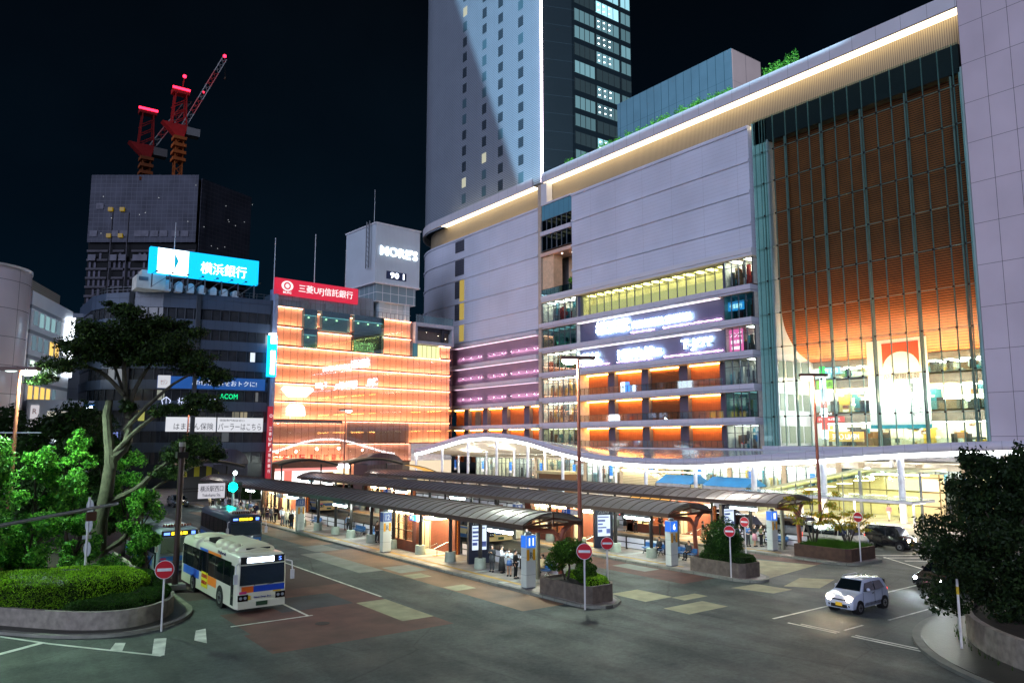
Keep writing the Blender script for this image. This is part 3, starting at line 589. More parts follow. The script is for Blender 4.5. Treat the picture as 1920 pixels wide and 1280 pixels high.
b=MB(); b.text('鉄道開業150',(99.86,46.7,16.2),(0,1,0),4.6,.85,depth=-.02); b.text('よこはまの鉄道',(99.86,47.6,11.5),(0,0,1),4.2,.5,zd=(0,1,0),depth=-.02); b.text('これまでもこれからも',(99.86,46.6,11.5),(0,0,1),3.8,.45,zd=(0,1,0),depth=-.02); b.build('lettering',mat('banner_ink','#7b7468',.8),t,world=True)
b=MB(); b.box(99.88,99.97,45.6,53.5,9.9,10.4); b.build('hem',mat('banner_teal','#3fa0b0',.7),t,world=True)
def board(label,y0,y1,z0,z1,x,m,body,tm,rev=True):
    t=thing('shop_sign',label,'sign',(x,y1,z0)); b=MB(); b.box(x,x+.2,y0,y1,z0,z1); b.build('panel',m,t,world=True)
    b=MB(); h=(z1-z0)
    if rev: b.text(body,(x-.03,y0+.12*(y1-y0),z0+.22*h),(0,1,0),(y1-y0)*.76,h*.56,depth=-.02)
    else: b.text(body,(x-.03,y1-.12*(y1-y0),z0+.22*h),(0,-1,0),(y1-y0)*.76,h*.56)
    b.build('lettering',tm,t,world=True)
PW=MATS['poster_white']
board('lime green board hanging inside the atrium left of the banner',60.6,63.4,15.9,17.1,103.6,em('lime_board',(.45,.85,.10),1.1),'南改札',TEXTB)
board('red lit bank sign on the lower gallery edge inside the atrium',59.5,64.0,11.0,11.8,103.8,em('red_board',(1,.10,.08),1.2),'三菱UFJ銀行',PW)
board('white BAGLES sign above the red bank sign inside the atrium',61.0,63.6,11.95,12.5,103.8,IN_B,'BAGLES',PW)
board('blue neon shop sign at the top gallery inside the atrium',59.6,62.0,18.0,18.9,103.6,em('blue_neon_board',(.25,.7,1),1.6),'EXIT',PW)
board('orange lit cafe menu board low inside the atrium',57.2,62.5,8.2,9.6,104.6,em('orange_board',(1,.45,.08),1.6),'MENU CAFE',PW)
t=thing('totem_sign','tall totem sign with green cap, white and red fields standing in the atrium','sign',(101,60.9,7.6))
for nm,z0,z1,c,s in [('white_field',8.6,9.8,(.9,.95,1),3),('red_field',9.9,11.6,(1,.12,.10),1.4),('white_field',11.7,12.9,(.9,.95,1),3),('red_field',13,13.9,(1,.12,.10),1.4),('blue_field',14.0,15.6,(.4,.7,1),2),('white_field',15.7,17.6,(.9,.95,1),3),('green_field',17.7,18.9,(.05,.75,.15),1.4)]:
    b=MB(); b.box(101,101.3,60.5,61.3,z0,z1); b.build(nm,em(nm,c,s),t,world=True)
b=MB(); b.box(101.1,101.2,60.8,61,7.6,8.6); b.build('pole',STEEL,t,world=True)
# ================================================================ things on the station roof
t=thing('roof_lantern','long ribbed glass roof box with a pinkish end standing on the station roof','building',(101,74.2,62))
b=MB(); b.box(101,109,74.2,101.0,61.9,73.2); b.build('glass_wall',lined('lantern_glass','#43525c',[('Y',1.75,.12,.3),('Z',6.0,.05,0)],'#2a3a42',.25,.08,.3),t,world=True)
b=MB(); b.box(101.1,108.9,74.05,74.18,61.9,73.1); b.build('end_wall',lined('lantern_end','#8a6864',[('X',4.2,.12,.6),('Z',5.5,.06,0)],'#5c4444',.5,.05,.3),t,world=True)  # pink light on this end is put into the wall colour
# ================================================================ office tower
tw=thing('office_tower','tall louvred white tower with rounded edge and dark lit office side, behind the cornice','building',(98,120.3,61.5))
LOUV=lined('tower_louver','#8e99a6',[('Z',.42,.17,0),('Y',3.6,.03,0)],'#59616b',.45,.05,.2)
def tband(b,z0,z1,th=1.0,x=98,y0=120.3,ys=165.5,r=14,n=14):
    p=[(x,y0),(x,ys)]+[(x+r-r*math.cos(R(120)*i/n),ys+r*math.sin(R(120)*i/n)) for i in range(1,n+1)]
    m=len(p); b.add([(*a,z) for z in (z0,z1) for a in p],[(i,i+1,m+i+1,m+i)[::-1] for i in range(m-1)])
o=part(lambda b:tband(b,61.5,150),'louvred_wall',LOUV,tw,smooth=True)
wl=em('tower_window_light',(.70,.90,1),1.4); wly=em('tower_window_warm',(.85,.85,.65),.45); wd=lined('tower_window','#22303a',[('Z',.42,.17,0)],'#4c5660',.3,.1,.3); wdl=lined('tower_window_teal','#3f6672',[('Z',.42,.17,0)],'#5a6670',.3,.1,.3)
def pxcol(): return [(127.9,1.5),(135.6,1.5),(142.2,1.4),(150.8,1.4)]
for ci_,(y,hw) in enumerate(pxcol()):
    for fl in range(20):
        z=64.2+fl*4.05+ci_*.4
        r=random.Random(fl*7+ci_*31).random()
        if (ci_,fl) in((0,12),(0,11),(3,14)): m=wl
        elif (ci_,fl) in ((3,1),(2,2),(3,12)): m=wly
        else: m=wd if r<.65 else wdl
        b=MB(); b.box(97.93,98.02,y-hw*.6,y+hw*.6,z,z+2.3)
        o=b.build('window',m,tw,world=True)
part(lambda b:b.box(97.6,97.9,120.1,120.5,62,150),'edge_light',em('tower_edge_light',(1,.80,.95),9),tw)
DKT=lined('tower_dark_panel','#13171b',[('Z',4.05,.08,0)],'#262c31',.4,.05,.2)
# chamfer and the glazed office side facing the viewer
ch=[(98.0,120.25),(101.3,118.9)]
part(lambda b:b.add([(98.05,120.2,61.9),(104.2,117.7,61.9),(104.2,117.7,150),(98.05,120.2,150)],[(0,1,2,3)]),'dark_wall',DKT,tw)
part(lambda b:b.box(104.2,122.5,117.75,121,61.9,150),'dark_wall',DKT,tw)
OFF=[]
for fl in range(20):
    z=63.6+fl*4.05; r=random.Random(fl+500)
    for (a,c,k) in [(104.9,110.9,0),(111.4,118.6,1),(119.2,122.3,2)]:
        lit={0:[0,1,4,3,6,8,9,11,12],1:[0,2,4,5,7,8,9,10,11,12],2:[2,4,5,7,8,9,10,11,12]}[k]
        s=(.9 if fl in (11,2) else [.30,.18,.40,.24][(fl*3+k)%4]) if fl in lit else .02
        if k==1 and fl==10: s=1.3
        b=MB(); b.box(a,c,117.66,117.72,z,z+2.7); 
        nn=max(2,int((c-a)/1.5))
        wn=b.build('window',em('office_window_%02d'%int(s*100),(.30,.62,.72),s),tw,world=True)
        b=MB()
        for i in range(nn+1): b.box(a+(c-a)*i/nn-.06,a+(c-a)*i/nn+.06,117.58,117.66,z,z+2.7)
        fo=b.build('mullion',BLACK,wn)
        for v in fo.data.vertices: v.co-=Vector((98,120.3,61.5))
        if s>.1 and k==1:
            b=MB()
            for i in range(3):
                for q in (.6,1.9): b.box(a+.6+i*1.7,a+.95+i*1.7,117.57,117.65,z+q+.1*i,z+q+.14+.1*i)
            fo=b.build('ceiling_lamp',em('office_lamp',(.9,1,1),9),wn)
            for v in fo.data.vertices: v.co-=Vector((98,120.3,61.5))
# unseen flood light added out of view to throw the slanting beam on the tower
ft=thing('flood_light','unseen floodlight added out of view to light the tower','flood light',(-40,-30,26))
b=MB(); b.box(-.9,-.3,-.8,-.2,-.4,.4); b.box(-.7,-.5,-.6,-.4,-26,-.4); b.build('housing',DARKM,ft)
src=Vector((-40,-30,26)); P1,P2=Vector((98,155.2,120.5)),Vector((98,130.2,67.7))
def blade(a,c,off):
    e=[(q-src).normalized()*1.5 for q in (a,c)]; b=MB(); o=Vector(off); b.ext([e[0],e[1],e[1]+o,e[0]+o],(e[0]+e[1]).normalized()*.02); b.build('beam_mask',DARKM,ft)  # unseen plate added to cut the beam to a straight edge
blade(P1+(P1-P2)*1.2,P2-(P1-P2)*.8,(-1.3,1.3,-.25)); blade(Vector((98,320,63.2)),Vector((98,-10,63.2)),(.2,.1,-1.5))
l=lamp('SPOT','bulb',ft,(0,0,0),3200000,(.45,.78,1),.006,36); l.data.spot_blend=.1; l.rotation_euler=(Vector((98,124,97))-src).to_track_quat('-Z','Y').to_euler()
# ================================================================ WAVE CANOPY
YS=[137.0,127.0,118,109,100.2,91.4,82.9,73.9,65.3,56.5,47.5,39.0,30.2,21]
ZS=[5.95,7.4,8.75,8.95,8.2,6.6,5.6,5.3,5.4,5.95,6.5,7.2,7.6,7.7]
def zf(y):
    for i in range(len(YS)-1):
        if YS[i]>=y>=YS[i+1]:
            t=(YS[i]-y)/(YS[i]-YS[i+1]); g=lambda k:ZS[min(max(k,0),len(ZS)-1)]
            p0,p1,p2,p3=g(i-1),g(i),g(i+1),g(i+2); return .5*(2*p1+(-p0+p2)*t+(2*p0-5*p1+4*p2-p3)*t*t+(-p0+3*p1-3*p2+p3)*t**3)
    return ZS[-1]
cv=thing('wave_canopy','long white wave shaped station canopy on round columns with bright edge lights','canopy',(78,80,0))
yl=np.linspace(137,21,88)
def zb(y):
    t=min(1,max(0,(y-97)/17)); return 6.75-1.6*t*t*(3-2*t)
def sheetc(b,x0,x1,dz0,dz1,fa,fb,nx=6):
    vs=[];f=[]; n=len(yl)
    for y in yl:
        for i in range(nx+1):
            t=i/nx; z=fa(y)*(1-t)+fb(y)*t; vs.append((x0+(x1-x0)*t,y,z+dz0*(1-t)+dz1*t))
    for j in range(n-1):
        for i in range(nx): f.append((j*(nx+1)+i,(j+1)*(nx+1)+i,(j+1)*(nx+1)+i+1,j*(nx+1)+i+1))
    b.add(vs,f)
part(lambda b:sheetc(b,77.9,93.2,.55,.3,zf,zb),'roof_glass',lined('canopy_roof_glass','#a3b6c2',[('Y',1.32,.06,0),('X',1.5,.06,0)],'#cfd4d8',.12,.12,.4),cv,smooth='all')
part(lambda b:sheetc(b,78.2,93,-.05,-.15,zf,zb),'ceiling',lined('canopy_ceiling','#ddd6c8',[('X',.9,.03,0)],'#b5ac9c',.6,.04,.4),cv,smooth='all')
def fasc(b,x0,x1,a,c):
    n=len(yl); b.add([(x,y,zf(y)+d) for y in yl for x,d in((x0,a),(x0,c),(x1,c),(x1,a))],[(4*j+k,4*j+(k+1)%4,4*j+4+(k+1)%4,4*j+4+k)[::-1] for j in range(n-1) for k in range(4)]+[(0,1,2,3),(4*n-1,4*n-2,4*n-3,4*n-4)])
part(lambda b:fasc(b,77.6,77.9,-.12,.72),'fascia',lined('canopy_fascia','#cbc8d6',[('Y',2.2,.03,0)],'#8a8894',.4,.04,.4),cv,smooth='all')
part(lambda b:fasc(b,77.7,78.15,-.58,-.16),'edge_light',em('canopy_edge_light',(.90,.97,1),9),cv,smooth='all')
for i,y in enumerate(YS[:-1]):
    b=MB(); b.cyl((78.1,y),.24 if i<9 else .33,.15,zf(y)-.5,14); b.build('column',WHITE,cv,True,world=True)
    b=MB(); b.cyl((86,y-3.6),.22,.15,.5*(zf(y-3.6)+zb(y-3.6))-.35,14); b.build('column',WHITE,cv,True,world=True)
for y in np.arange(26,136,10): lamp('POINT','canopy_fill',cv,Vector((84.5,y,.5*(zf(y)+zb(y))-.9))-Vector((78,80,0)),1000,(1,.93,.80),.25)  # fill lamps added under the roof to brighten its ceiling, without fittings
BANBL=lined('blue_banner','#1f6fd0',[('Z',.55,.03,0)],'#7fb4ea',.6,.1,1)
for i,y in enumerate(YS[:-2]):
    yy=y-3.6
    t=thing('column_banner','blue vertical banner with white foot on the %s inner canopy column counted from the left'%['first','second','third','fourth','fifth','sixth','seventh','eighth','ninth','tenth','eleventh','twelfth'][i],'banner',(85.6,yy,2.4),0,'blue banners on the canopy columns')
    b=MB(); b.box(-.06,0,.28,.95,.45,2.0); b.build('panel',BANBL,t); b=MB(); b.box(-.065,.005,.26,.97,0,.45); b.build('white_foot',WHITE,t); b=MB(); b.box(-.03,.4,-.05,.3,1.85,1.9); b.box(-.03,.4,-.05,.3,.2,.25); b.build('bracket',STEEL,t)
# ================================================================ ORANGE GLASS SHOPPING BUILDING (local frame: x along the front, -x to the left, y into the building)
ms=thing('shopping_building','eight storey shopping building whose glass front glows orange, left of the station','building',(89.6,142,0),math.atan2(.078,.997))
def mp(fn,name,m,par=ms,smooth=False):
    b=MB(); fn(b); return b.build(name,m,par,smooth)
SALM=mat('salmon_back_wall','#f2c4a8',.7,0,.08,.25); SALD=mat('grey_salmon_wall','#b89a8c',.7,0,.08,.25)
GO=glass('orange_front_glass',(.97,.90,.86),.05,.02)
E_SAL=em('orange_floor_light',(1,.52,.31),34.0); E_SAL2=em('orange_top_light',(1,.54,.36),16)
FR=mat('front_joint','#7a4a3a',.5,.3)
def glow(x0,x1,z0,z1,nm,s=1,wall=None,strip=E_SAL,hz=True):
    mp(lambda b:b.box(x0,x1,.95,1.05,z0,z1),'back_wall',wall or SALM)
    mp(lambda b:b.box(x0+.05,x1-.05,.22,.42,z0+.07,z0+.12),'floor_light',strip); mp(lambda b:b.box(x0,x1,.04,.08,z0-.06,z0+.20),'floor_lip',FR)
    mp(lambda b:b.box(x0+.05,x1-.05,.55,.75,z1-.10,z1-.07),'top_light',E_SAL2)
    mp(lambda b:b.box(x0,x1,.05,.95,z0-.06,z0+.06),'floor_edge',FR)
    g=MB(); g.box(x0,x1,0,.02,z0,z1); w_=g.build('glass_front',GO,ms)
    f=MB()
    for i in range(nm+1):
        c=x0+(x1-x0)*i/nm; f.box(c-.014,c+.014,-.03,.03,z0,z1)
    if hz:
        for zz in (z0+(z1-z0)*.33,z0+(z1-z0)*.67):
            for i in range(nm+1):
                c=x0+(x1-x0)*i/nm; f.box(c-.06,c+.06,-.05,.02,zz-.06,zz+.06)
    f.build('joint',FR,w_)
for z0,z1 in [(12.1,15.55),(15.55,19.0),(19.0,22.45),(22.45,25.9)]: glow(-40.7,0,z0,z1,28)
glow(-40.7,-26.6,4.3,7.75,10); glow(-26.6,-25,4.3,12.1,1); glow(-40.7,-26.6,7.75,11.7,10,wall=SALD,strip=E_SAL2)
mp(lambda b:b.box(-41,-26.6,-.15,.1,11.6,12.05),'band',mat('grey_band','#6a5f60',.5,.3))
glow(-25,-10.5,7.75,12.1,10,wall=mat('grey_mauve_wall','#8b7f82',.7),strip=em('faint_orange_light',(1,.5,.25),2.0)); glow(-10.5,0,7.75,12.1,7)
glow(-25,-10.5,4.1,7.75,10,wall=SALD,strip=E_SAL2); glow(-24.8,-16,.3,4.1,6); 
mp(lambda b:b.box(-10.5,0,.0,1,4.2,7.75),'white_wall',WHITE)
# two upper storeys: glowing bays between teal glass
TEAL=lined('teal_facade_glass','#5fa6aa',[('X',1.47,.06,0)],'#22444c',.12,.08,.3)
for x0,x1,z0,z1 in [(-40.7,-35.3,29.65,33.4),(-40.7,-35.3,25.95,29.6),(-32.4,-24.6,25.95,29.2),(-17.6,-10.5,29.65,33.4),(-17.6,-10.5,25.95,29.6),(-32.6,-31.6,29.8,32.8),(-25.5,-24.5,29.8,32.8)]:
    glow(x0,x1,z0,z1,max(1,int((x1-x0)/1.35)),hz=False)
for x0,x1,z0,z1 in [(-35.3,-32.6,29.65,33.4),(-31.6,-25.5,29.65,33.4),(-24.5,-17.6,29.65,33.4),(-35.3,-32.4,25.95,29.6)]:
    mp(lambda b:b.box(x0,x1,1.0,1.09,z0,z1),'dim_room',mat('dim_room','#6f8c8a',.6)); mp(lambda b:b.box(x0,x1,.05,.12,z1-1.1,z1),'teal_spandrel',TEAL); mp(lambda b:b.box(x0+.1,x1-.1,.3,.5,z1-1.2,z1-1.14),'ceiling_lamp',em('dim_teal_lamp',(.75,1,.95),1.6))
    g=MB(); g.box(x0,x1,0,.02,z0,z1); w_=g.build('teal_window',glass('teal_window_glass',(.35,.60,.62),.12),ms)
    mp(lambda b:[b.sph((x,.6,z1-1.55),(.22,.15,.16),8,6) for x in np.arange(x0+1.2,x1-.4,2.3)],'pendant_lamp',em('pendant_lamp_light',(1,.75,.35),6))
mp(lambda b:b.box(-24.6,-17.6,.9,1,25.95,29.6),'dark_room',IN_D)
mp(lambda b:[b.sph((rnd.uniform(-24.3,-19),.7,rnd.uniform(26.1,28.2)),.06,6,4) for i in range(90)],'fairy_lights',em('fairy_light',(1,.75,.25),5))
mp(lambda b:b.box(-24.4,-19.5,.82,.86,26.1,28.0),'bar_back',em('bar_glow',(.9,.65,.2),.55))
g=MB(); g.box(-24.6,-17.6,0,.02,25.95,29.6); g.build('teal_window',MATS['teal_window_glass'],ms)
mp(lambda b:b.box(-10.5,-9.2,.0,.1,25.95,28.9),'teal_spandrel',TEAL)
lw=em('lime_window',(.75,.8,.35),1.1); mp(lambda b:b.box(-9.2,-3.2,.6,.7,25.95,28.6),'lit_room',lw)
mp(lambda b:[b.box(-9.2+i*1.2-.04,-9.2+i*1.2+.04,-.02,.05,25.95,28.6) for i in range(6)],'frame',FR); glow(-3.2,0,25.95,28.8,2,hz=False)
# terrace box on the right
mp(lambda b:(b.box(-9.9,.2,-.2,4,32.6,33.4),b.box(-9.9,.2,-.2,4,28.8,29.5),b.box(-9.9,-9.4,-.2,4,29.5,32.6),b.box(-.3,.2,-.2,4,29.5,32.6)),'terrace_frame',mat('terrace_frame_grey','#a5a7ae',.5))
mp(lambda b:(b.box(-9.4,-.3,3.6,3.9,29.5,32.6),b.box(-9.3,-.35,.6,.7,31.7,32.6),b.box(-2.6,-2.1,.2,.8,29.5,32.6)),'terrace_back',mat('terrace_dark','#2a2c34',.6))
mp(lambda b:[b.sph((x,1.2+(i%2),30.6+.5*(i%3)),.13,8,6) for i,x in enumerate((-9,-7.4,-6.2,-4.5,-3.1,-1.6,-1.1))],'bulb_lamp',em('terrace_bulb',(1,.8,.5),14))
mp(lambda b:[b.box(x,x+.3,1.5,1.8,29.5,29.5+h) for x,h in [(-8.8+i*.62,.5+.5*((i*7)%5)/5) for i in range(13)]],'terrace_table',IN_B)
b=MB(); b.box(-9.8,.1,-.1,-.07,33.4,35.0); b.build('terrace_railing',G2,ms)
mp(lambda b:([b.box(x,x+.06,-.06,0,33.4,35+.7*(1-abs((x+5)/5)**2)) for x in np.arange(-9.6,.1,.8)],b.box(-9.8,.1,-.1,0,34.98,35.04)),'railing_posts',GREYM)
# mass, roof, street level
mp(lambda b:b.box(-40.7,0,1.1,30,.2,33.3),'core',mat('shopping_core','#6b6058',.7)); mp(lambda b:(b.box(-41.4,-40.75,-.3,2,.2,36.5),),'corner_mast',mat('pale_blue_mast','#8f9cb8',.4))
mp(lambda b:(b.box(-40.7,-23,.3,6,33.4,35.9),b.box(-23,-19,2,9,33.4,37.5)),'roof_plant_wall',lined('roof_plant_grey','#8a929c',[('X',1.1,.05,0)],'#5e656e',.5,.08,.4))
mp(lambda b:(b.box(-36,-34.5,-.05,.3,33.5,35),b.box(-31,-29.2,-.05,.3,33.6,34.9),b.box(-27,-26,-.05,.3,33.5,35.2),[b.box(x,x+.08,.1,.18,33.4,34.6) for x in np.arange(-40,-11,1.0)],b.box(-40,-11,.1,.18,34.55,34.63)),'roof_clutter',GREYM)
mp(lambda b:(b.box(-40.7,-25,.0,.5,3.3,4.3),b.box(-40.7,-40,0,.5,.2,3.3),b.box(-25,-24.8,0,.5,.2,4.3)),'brick_trim',lined('shopfront_brick','#6e4636',[('Z',.2,.03,0)],'#4a2e24',.7,.15,1))
b=MB(); b.box(-40,-25.6,.5,.6,.2,3.2,0); b.box(-38,-36.5,.3,.5,.3,2.8,1); b.box(-33.5,-32,.35,.5,.5,2.2,2); b.box(-30,-28,.3,.5,.4,2.4,3); b.box(-40,-26,-.05,.1,2.75,3.25,4); b.build('shop_front',[em('shopfront_light',(1,.97,.92),1.7),em('shopfront_red',(1,.2,.15),.8),IN_T,IN_Y,em('shopfront_red_band',(1,.25,.22),.9)],ms)
b=MB(); b.box(-27.3,-25.1,-.5,.4,.2,3.0,0); b.box(-27.4,-25,-.6,.4,3.0,3.9,1); b.build('atm_corner',[em('atm_light',(1,.75,.35),1.8),em('atm_header',(.85,.9,1),2.2)],ms)
mp(lambda b:b.box(-10.4,0,.0,.5,.2,4.2),'shop_front',em('beige_shopfront',(1,.8,.55),.7))
# white sign tower on the roof
mp(lambda b:b.box(-19.7,-8.7,.5,13,41.0,53.3),'sign_tower',lined('sign_tower_panel','#c2ccd4',[('X',.33,.03,0),('Y',.33,.03,0)],'#9ba8b2',.4,.05,.3))
mp(lambda b:b.box(-19.9,-8.5,.3,13.2,53.3,53.6),'tower_trim',WHITE); mp(lambda b:b.box(-19.85,-8.55,.35,13.1,40.7,41.0),'tower_trim',WHITE)
mp(lambda b:b.box(-19.1,-9.3,1,12.5,37,40.7),'glass_band',lined('tower_band_glass','#7f959c',[('X',1.95,.12,0),('Y',1.9,.12,0),('Z',1.85,.12,0)],'#d5dadc',.25,.05,.3))
mp(lambda b:(b.box(-18,-16.7,1.5,4,33.3,37),b.box(-11.8,-10.4,1.5,4,33.3,37),b.box(-16.7,-11.8,2,5,33.3,36.9)),'tower_base',lined('tower_base_panel','#a9bcc4',[('X',1.65,.1,0),('Z',1.9,.08,.4)],'#dfe3e4',.4,.05,.3))
mp(lambda b:(b.tube([(-20.4,2,44),(-20.4,2,54)],.12,6),b.tube([(-20.4,3.2,44),(-20.4,3.2,54)],.12,6),[b.bar((-20.4,2,44+i),(-20.4,3.2,45+i),.08) for i in range(10)]),'lattice_mast',GREYM)
def mthing(name,label,cat,loc): 
    M=Matrix.Translation(ms.location)@Matrix.Rotation(ms.rotation_euler.z,4,'Z'); t=thing(name,label,cat,M@Vector(loc),ms.rotation_euler.z); return t
t=mthing('building_sign','glowing white MORES letters on the white roof tower','sign',(-18.6,.5,46.6)); E_MW=em('mores_letters',(.80,.92,1),3.5)
b=MB(); b.text("MORE'S",(0,-.05,.2),(1,0,0),9.3,2.0,depth=.15,bold=.012); b.build('lettering',E_MW,t)
t=mthing('digital_clock','dark digital display with glowing white digits under the MORES letters','clock',(-17,.5,41.9)); b=MB(); b.box(0,4.9,-.1,0,0,1.7); b.build('panel',mat('display_blue','#1d2c50',.3),t); b=MB(); b.text('90 1',(.9,-.13,.25),(1,0,0),3.4,1.25,depth=.1,bold=.01); b.build('digits',em('digit_light',(.80,.88,1),3),t)
t=mthing('rooftop_sign','red bank sign with white ring logo on the orange building roof','sign',(-41.5,-.3,35.5))
b=MB(); b.box(0,17.5,0,.5,0,3.1); b.build('panel',em('red_rooftop_panel',(.62,.012,.045),.85),t)
b=MB(); b.text('三菱UFJ信託銀行',(4.7,-.05,.65),(1,0,0),11.6,1.75,depth=.04,bold=.008); b.text('MUFG',(1.6,-.05,.25),(1,0,0),1.6,.45,depth=.04,bold=.01)
for rr0,rr1,sx_ in [(.72,.95,1.25),(0,.42,1)]:
    pts=[(2.4+sx_*rr1*math.cos(a)*1,-.05,1.75+rr1*math.sin(a)) for a in np.linspace(0,2*math.pi,25)[:-1]]
    if rr0==0: b.ext(pts[::-1],(0,-.02,0))
    else:
        inn=[(2.4+.70*math.cos(a),-.05,1.75+.70*math.sin(a)) for a in np.linspace(0,2*math.pi,25)[:-1]]; n=24; b.add(pts+inn,[(i,(i+1)%n,n+(i+1)%n,n+i) for i in range(n)])
b.build('lettering',em('red_sign_white',(1,.95,.95),.85),t)
t=mthing('rooftop_frame','steel frame of the red rooftop sign','sign frame',(-41,.2,33.4)) if 0 else None
mp(lambda b:[b.box(x,x+.15,.25,.5,33.4,37.8) for x in np.arange(-41,-24.5,3.2)],'sign_post',GREYM)
for lab,s,z1 in [('tall white flagpole at the left end of the red rooftop sign',-41.2,46.3),('tall white flagpole behind the middle of the red rooftop sign',-33,48.5),('tall white flagpole at the right end of the red rooftop sign',-26.2,46.4),('thin antenna mast on top of the white sign tower',-19.6,60.8)]:
    t=mthing('flagpole' if 'flag' in lab else 'antenna',lab,'flagpole' if 'flag' in lab else 'antenna',(s,1.0 if s<-20 else 1.5,33.4 if s<-20 else 53.6)); h=z1-(33.4 if s<-20 else 53.6)
    b=MB(); b.tube([(0,0,0),(0,0,h)],[.11,.07] if s<-20 else [.06,.03],8); b.build('pole',mat('white_pole','#c9ccd0',.4),t); b=MB(); b.sph((0,0,h),.14 if s<-20 else .06,8,6); b.build('finial',MATS['white_pole'],t)
t=mthing('building_sign','row of red bank characters above the shopfront of the orange building','sign',(-41,-.1,4.5))
b=MB()
for i,c in enumerate('三菱UFJ信託銀行'): b.text(c,(.6+i*1.65,-.1,.1),(1,0,0),1.1,1.15,depth=.08,bold=.012)
b.build('lettering',em('red_characters',(.8,.05,.03),.6),t)
b=MB(); b.box(.3,15.2,-.04,0,.0,.06); b.build('rail',FR,t)
for lab,x0,z0,w_,h in [('glowing white lamp shaped shop sign behind the orange glass, upper of two',-39.4,16.3,6.4,2.0),('glowing white shop sign with two rods behind the orange glass, lower of two',-38.6,12.8,4.4,2.2)]:
    t=mthing('window_sign',lab,'sign',(x0,-.25,z0)); b=MB()
    if h==2.0: b.ext([(0,0,1.6),(.5,0,2),(w_-.5,0,2),(w_,0,1.6),(w_-1.5,0,.2),(1.3,0,.2)],(0,.15,0))
    else: b.ext([(.4,0,.2),(w_-.4,0,.2),(w_-.5,0,1.5),(w_-1,0,2.2),(.9,0,2.2),(.4,0,1.5)],(0,.15,0))
    b.build('light_panel',em('white_shop_sign',(1,.93,.95),6),t)
    b=MB(); b.box(-.4,w_+.4,.1,.16,h*.25,h*.25+.06); b.box(-.4,w_+.4,.1,.16,h*.8,h*.8+.06); b.build('rod',FR,t)
t=mthing('vertical_sign','cyan and white lit vertical sign on the left edge of the orange building','sign',(-41.9,-1.0,19.9))
b=MB(); b.box(-.75,.75,-.5,.5,0,7.6); b.build('case',em('cyan_sign_face',(.0,.42,.95),2.0),t); b=MB(); b.box(-.5,.5,-.55,.55,6.0,8.0); b.build('white_cap',em('cyan_sign_white',(.85,.95,1),6),t); b=MB(); b.text('岡田屋',(.35,-.56,.6),(0,0,1),4.2,.8,zd=(-1,0,0),depth=.03); b.box(-.42,.42,-.53,-.51,.4,4.6); b.build('lettering',MATS['cyan_sign_white'],t)
t=mthing('vertical_sign','red vertical bank sign with white characters low on the left edge of the orange building','sign',(-41.7,-.9,.9))
b=MB(); b.box(-.4,.4,-.3,.3,0,13.6); b.build('panel',em('red_vertical_face',(.5,.01,.03),.6),t); b=MB()
for i,c in enumerate('三菱UFJ信託銀行'): b.text(c,(-.25,-.32,9.3-i*.95),(1,0,0),.5,.6,depth=.02)
b.text('O',(-.27,-.32,11.6),(1,0,0),.55,.6); b.build('lettering',MATS['red_sign_white'],t)
# ================================================================ DARK BANK BUILDING (curved front)
bk=thing('bank_building','dark curved office building with rows of dim windows under a cyan rooftop billboard','building',(34,141,0))
fp=[(48.2,139.5),(41.5,140.0),(35.5,141.0),(30,143.0),(25.5,146.0),(22.0,150.0),(20.5,155)]
SPAN=lined('bank_spandrel','#4a5668',[('X',1.45,.05,0)],'#363f4e',.35,.1,.3); BW=mat('bank_window','#3a3c40',.12,0,.25,.6,spec=.6); PILB=mat('bank_pilaster','#3a4048',.4)
def wallrun(b,off,z0,z1):
    p=offset_poly(fp+[(20.5,170),(48.2,170)],-off if True else off)[:len(fp)]
    n=len(p); b.add([(x,y,z0) for x,y in p]+[(x,y,z1) for x,y in p],[(i,i+1,n+i+1,n+i) for i in range(n-1)])
def inner(off): return offset_poly(fp+[(20.5,170),(48.2,170)],off)
b=MB(); b.prism(inner(.5)[::-1],0,33.0); b.build('core',mat('bank_core','#2a2f36',.6),bk,world=True)
ar=1
for k in range(8):
    z0=4.4+k*3.62
    b=MB(); b.prism(inner(.06)[::-1],z0+1.95,z0+3.62); b.build('spandrel',SPAN,bk,world=True)
    b=MB(); b.prism(inner(.32)[::-1],z0,z0+1.95); P=inner(.2)
    for i in range(len(fp)-1):
        a,c=Vector(P[i]),Vector(P[i+1]); L=(c-a).length; m=int(L/1.45)
        for j in range(m): 
            q=a+(c-a)*(j+.5)/m; b.obox((q.x,q.y,z0+.97),((c-a).normalized().x*.05,(c-a).normalized().y*.05,0),(0,.1,0),(0,0,.97),1)
    b.build('window_row',[BW,PILB],bk,world=True)
b=MB(); b.prism(inner(.1)[::-1],33.4,34.3); b.build('parapet',SPAN,bk,world=True)
b=MB(); 
for i in (0,2,4):
    q=Vector(inner(-.15)[i]); b.box(q.x-.35,q.x+.35,q.y-.25,q.y+.4,.2,34.3)
b.build('pilaster',PILB,bk,world=True)
b=MB(); b.prism(inner(.3)[::-1],.2,4.3); b.build('ground_floor',mat('bank_ground_glass','#2c333a',.15),bk,world=True)
r=random.Random(5)
def front_y(x):
    for (x1,y1),(x0,y0) in zip(fp,fp[1:]):
        if x0<=x<=x1: return y0+(y1-y0)*(x-x0)/(x1-x0)
    return 140
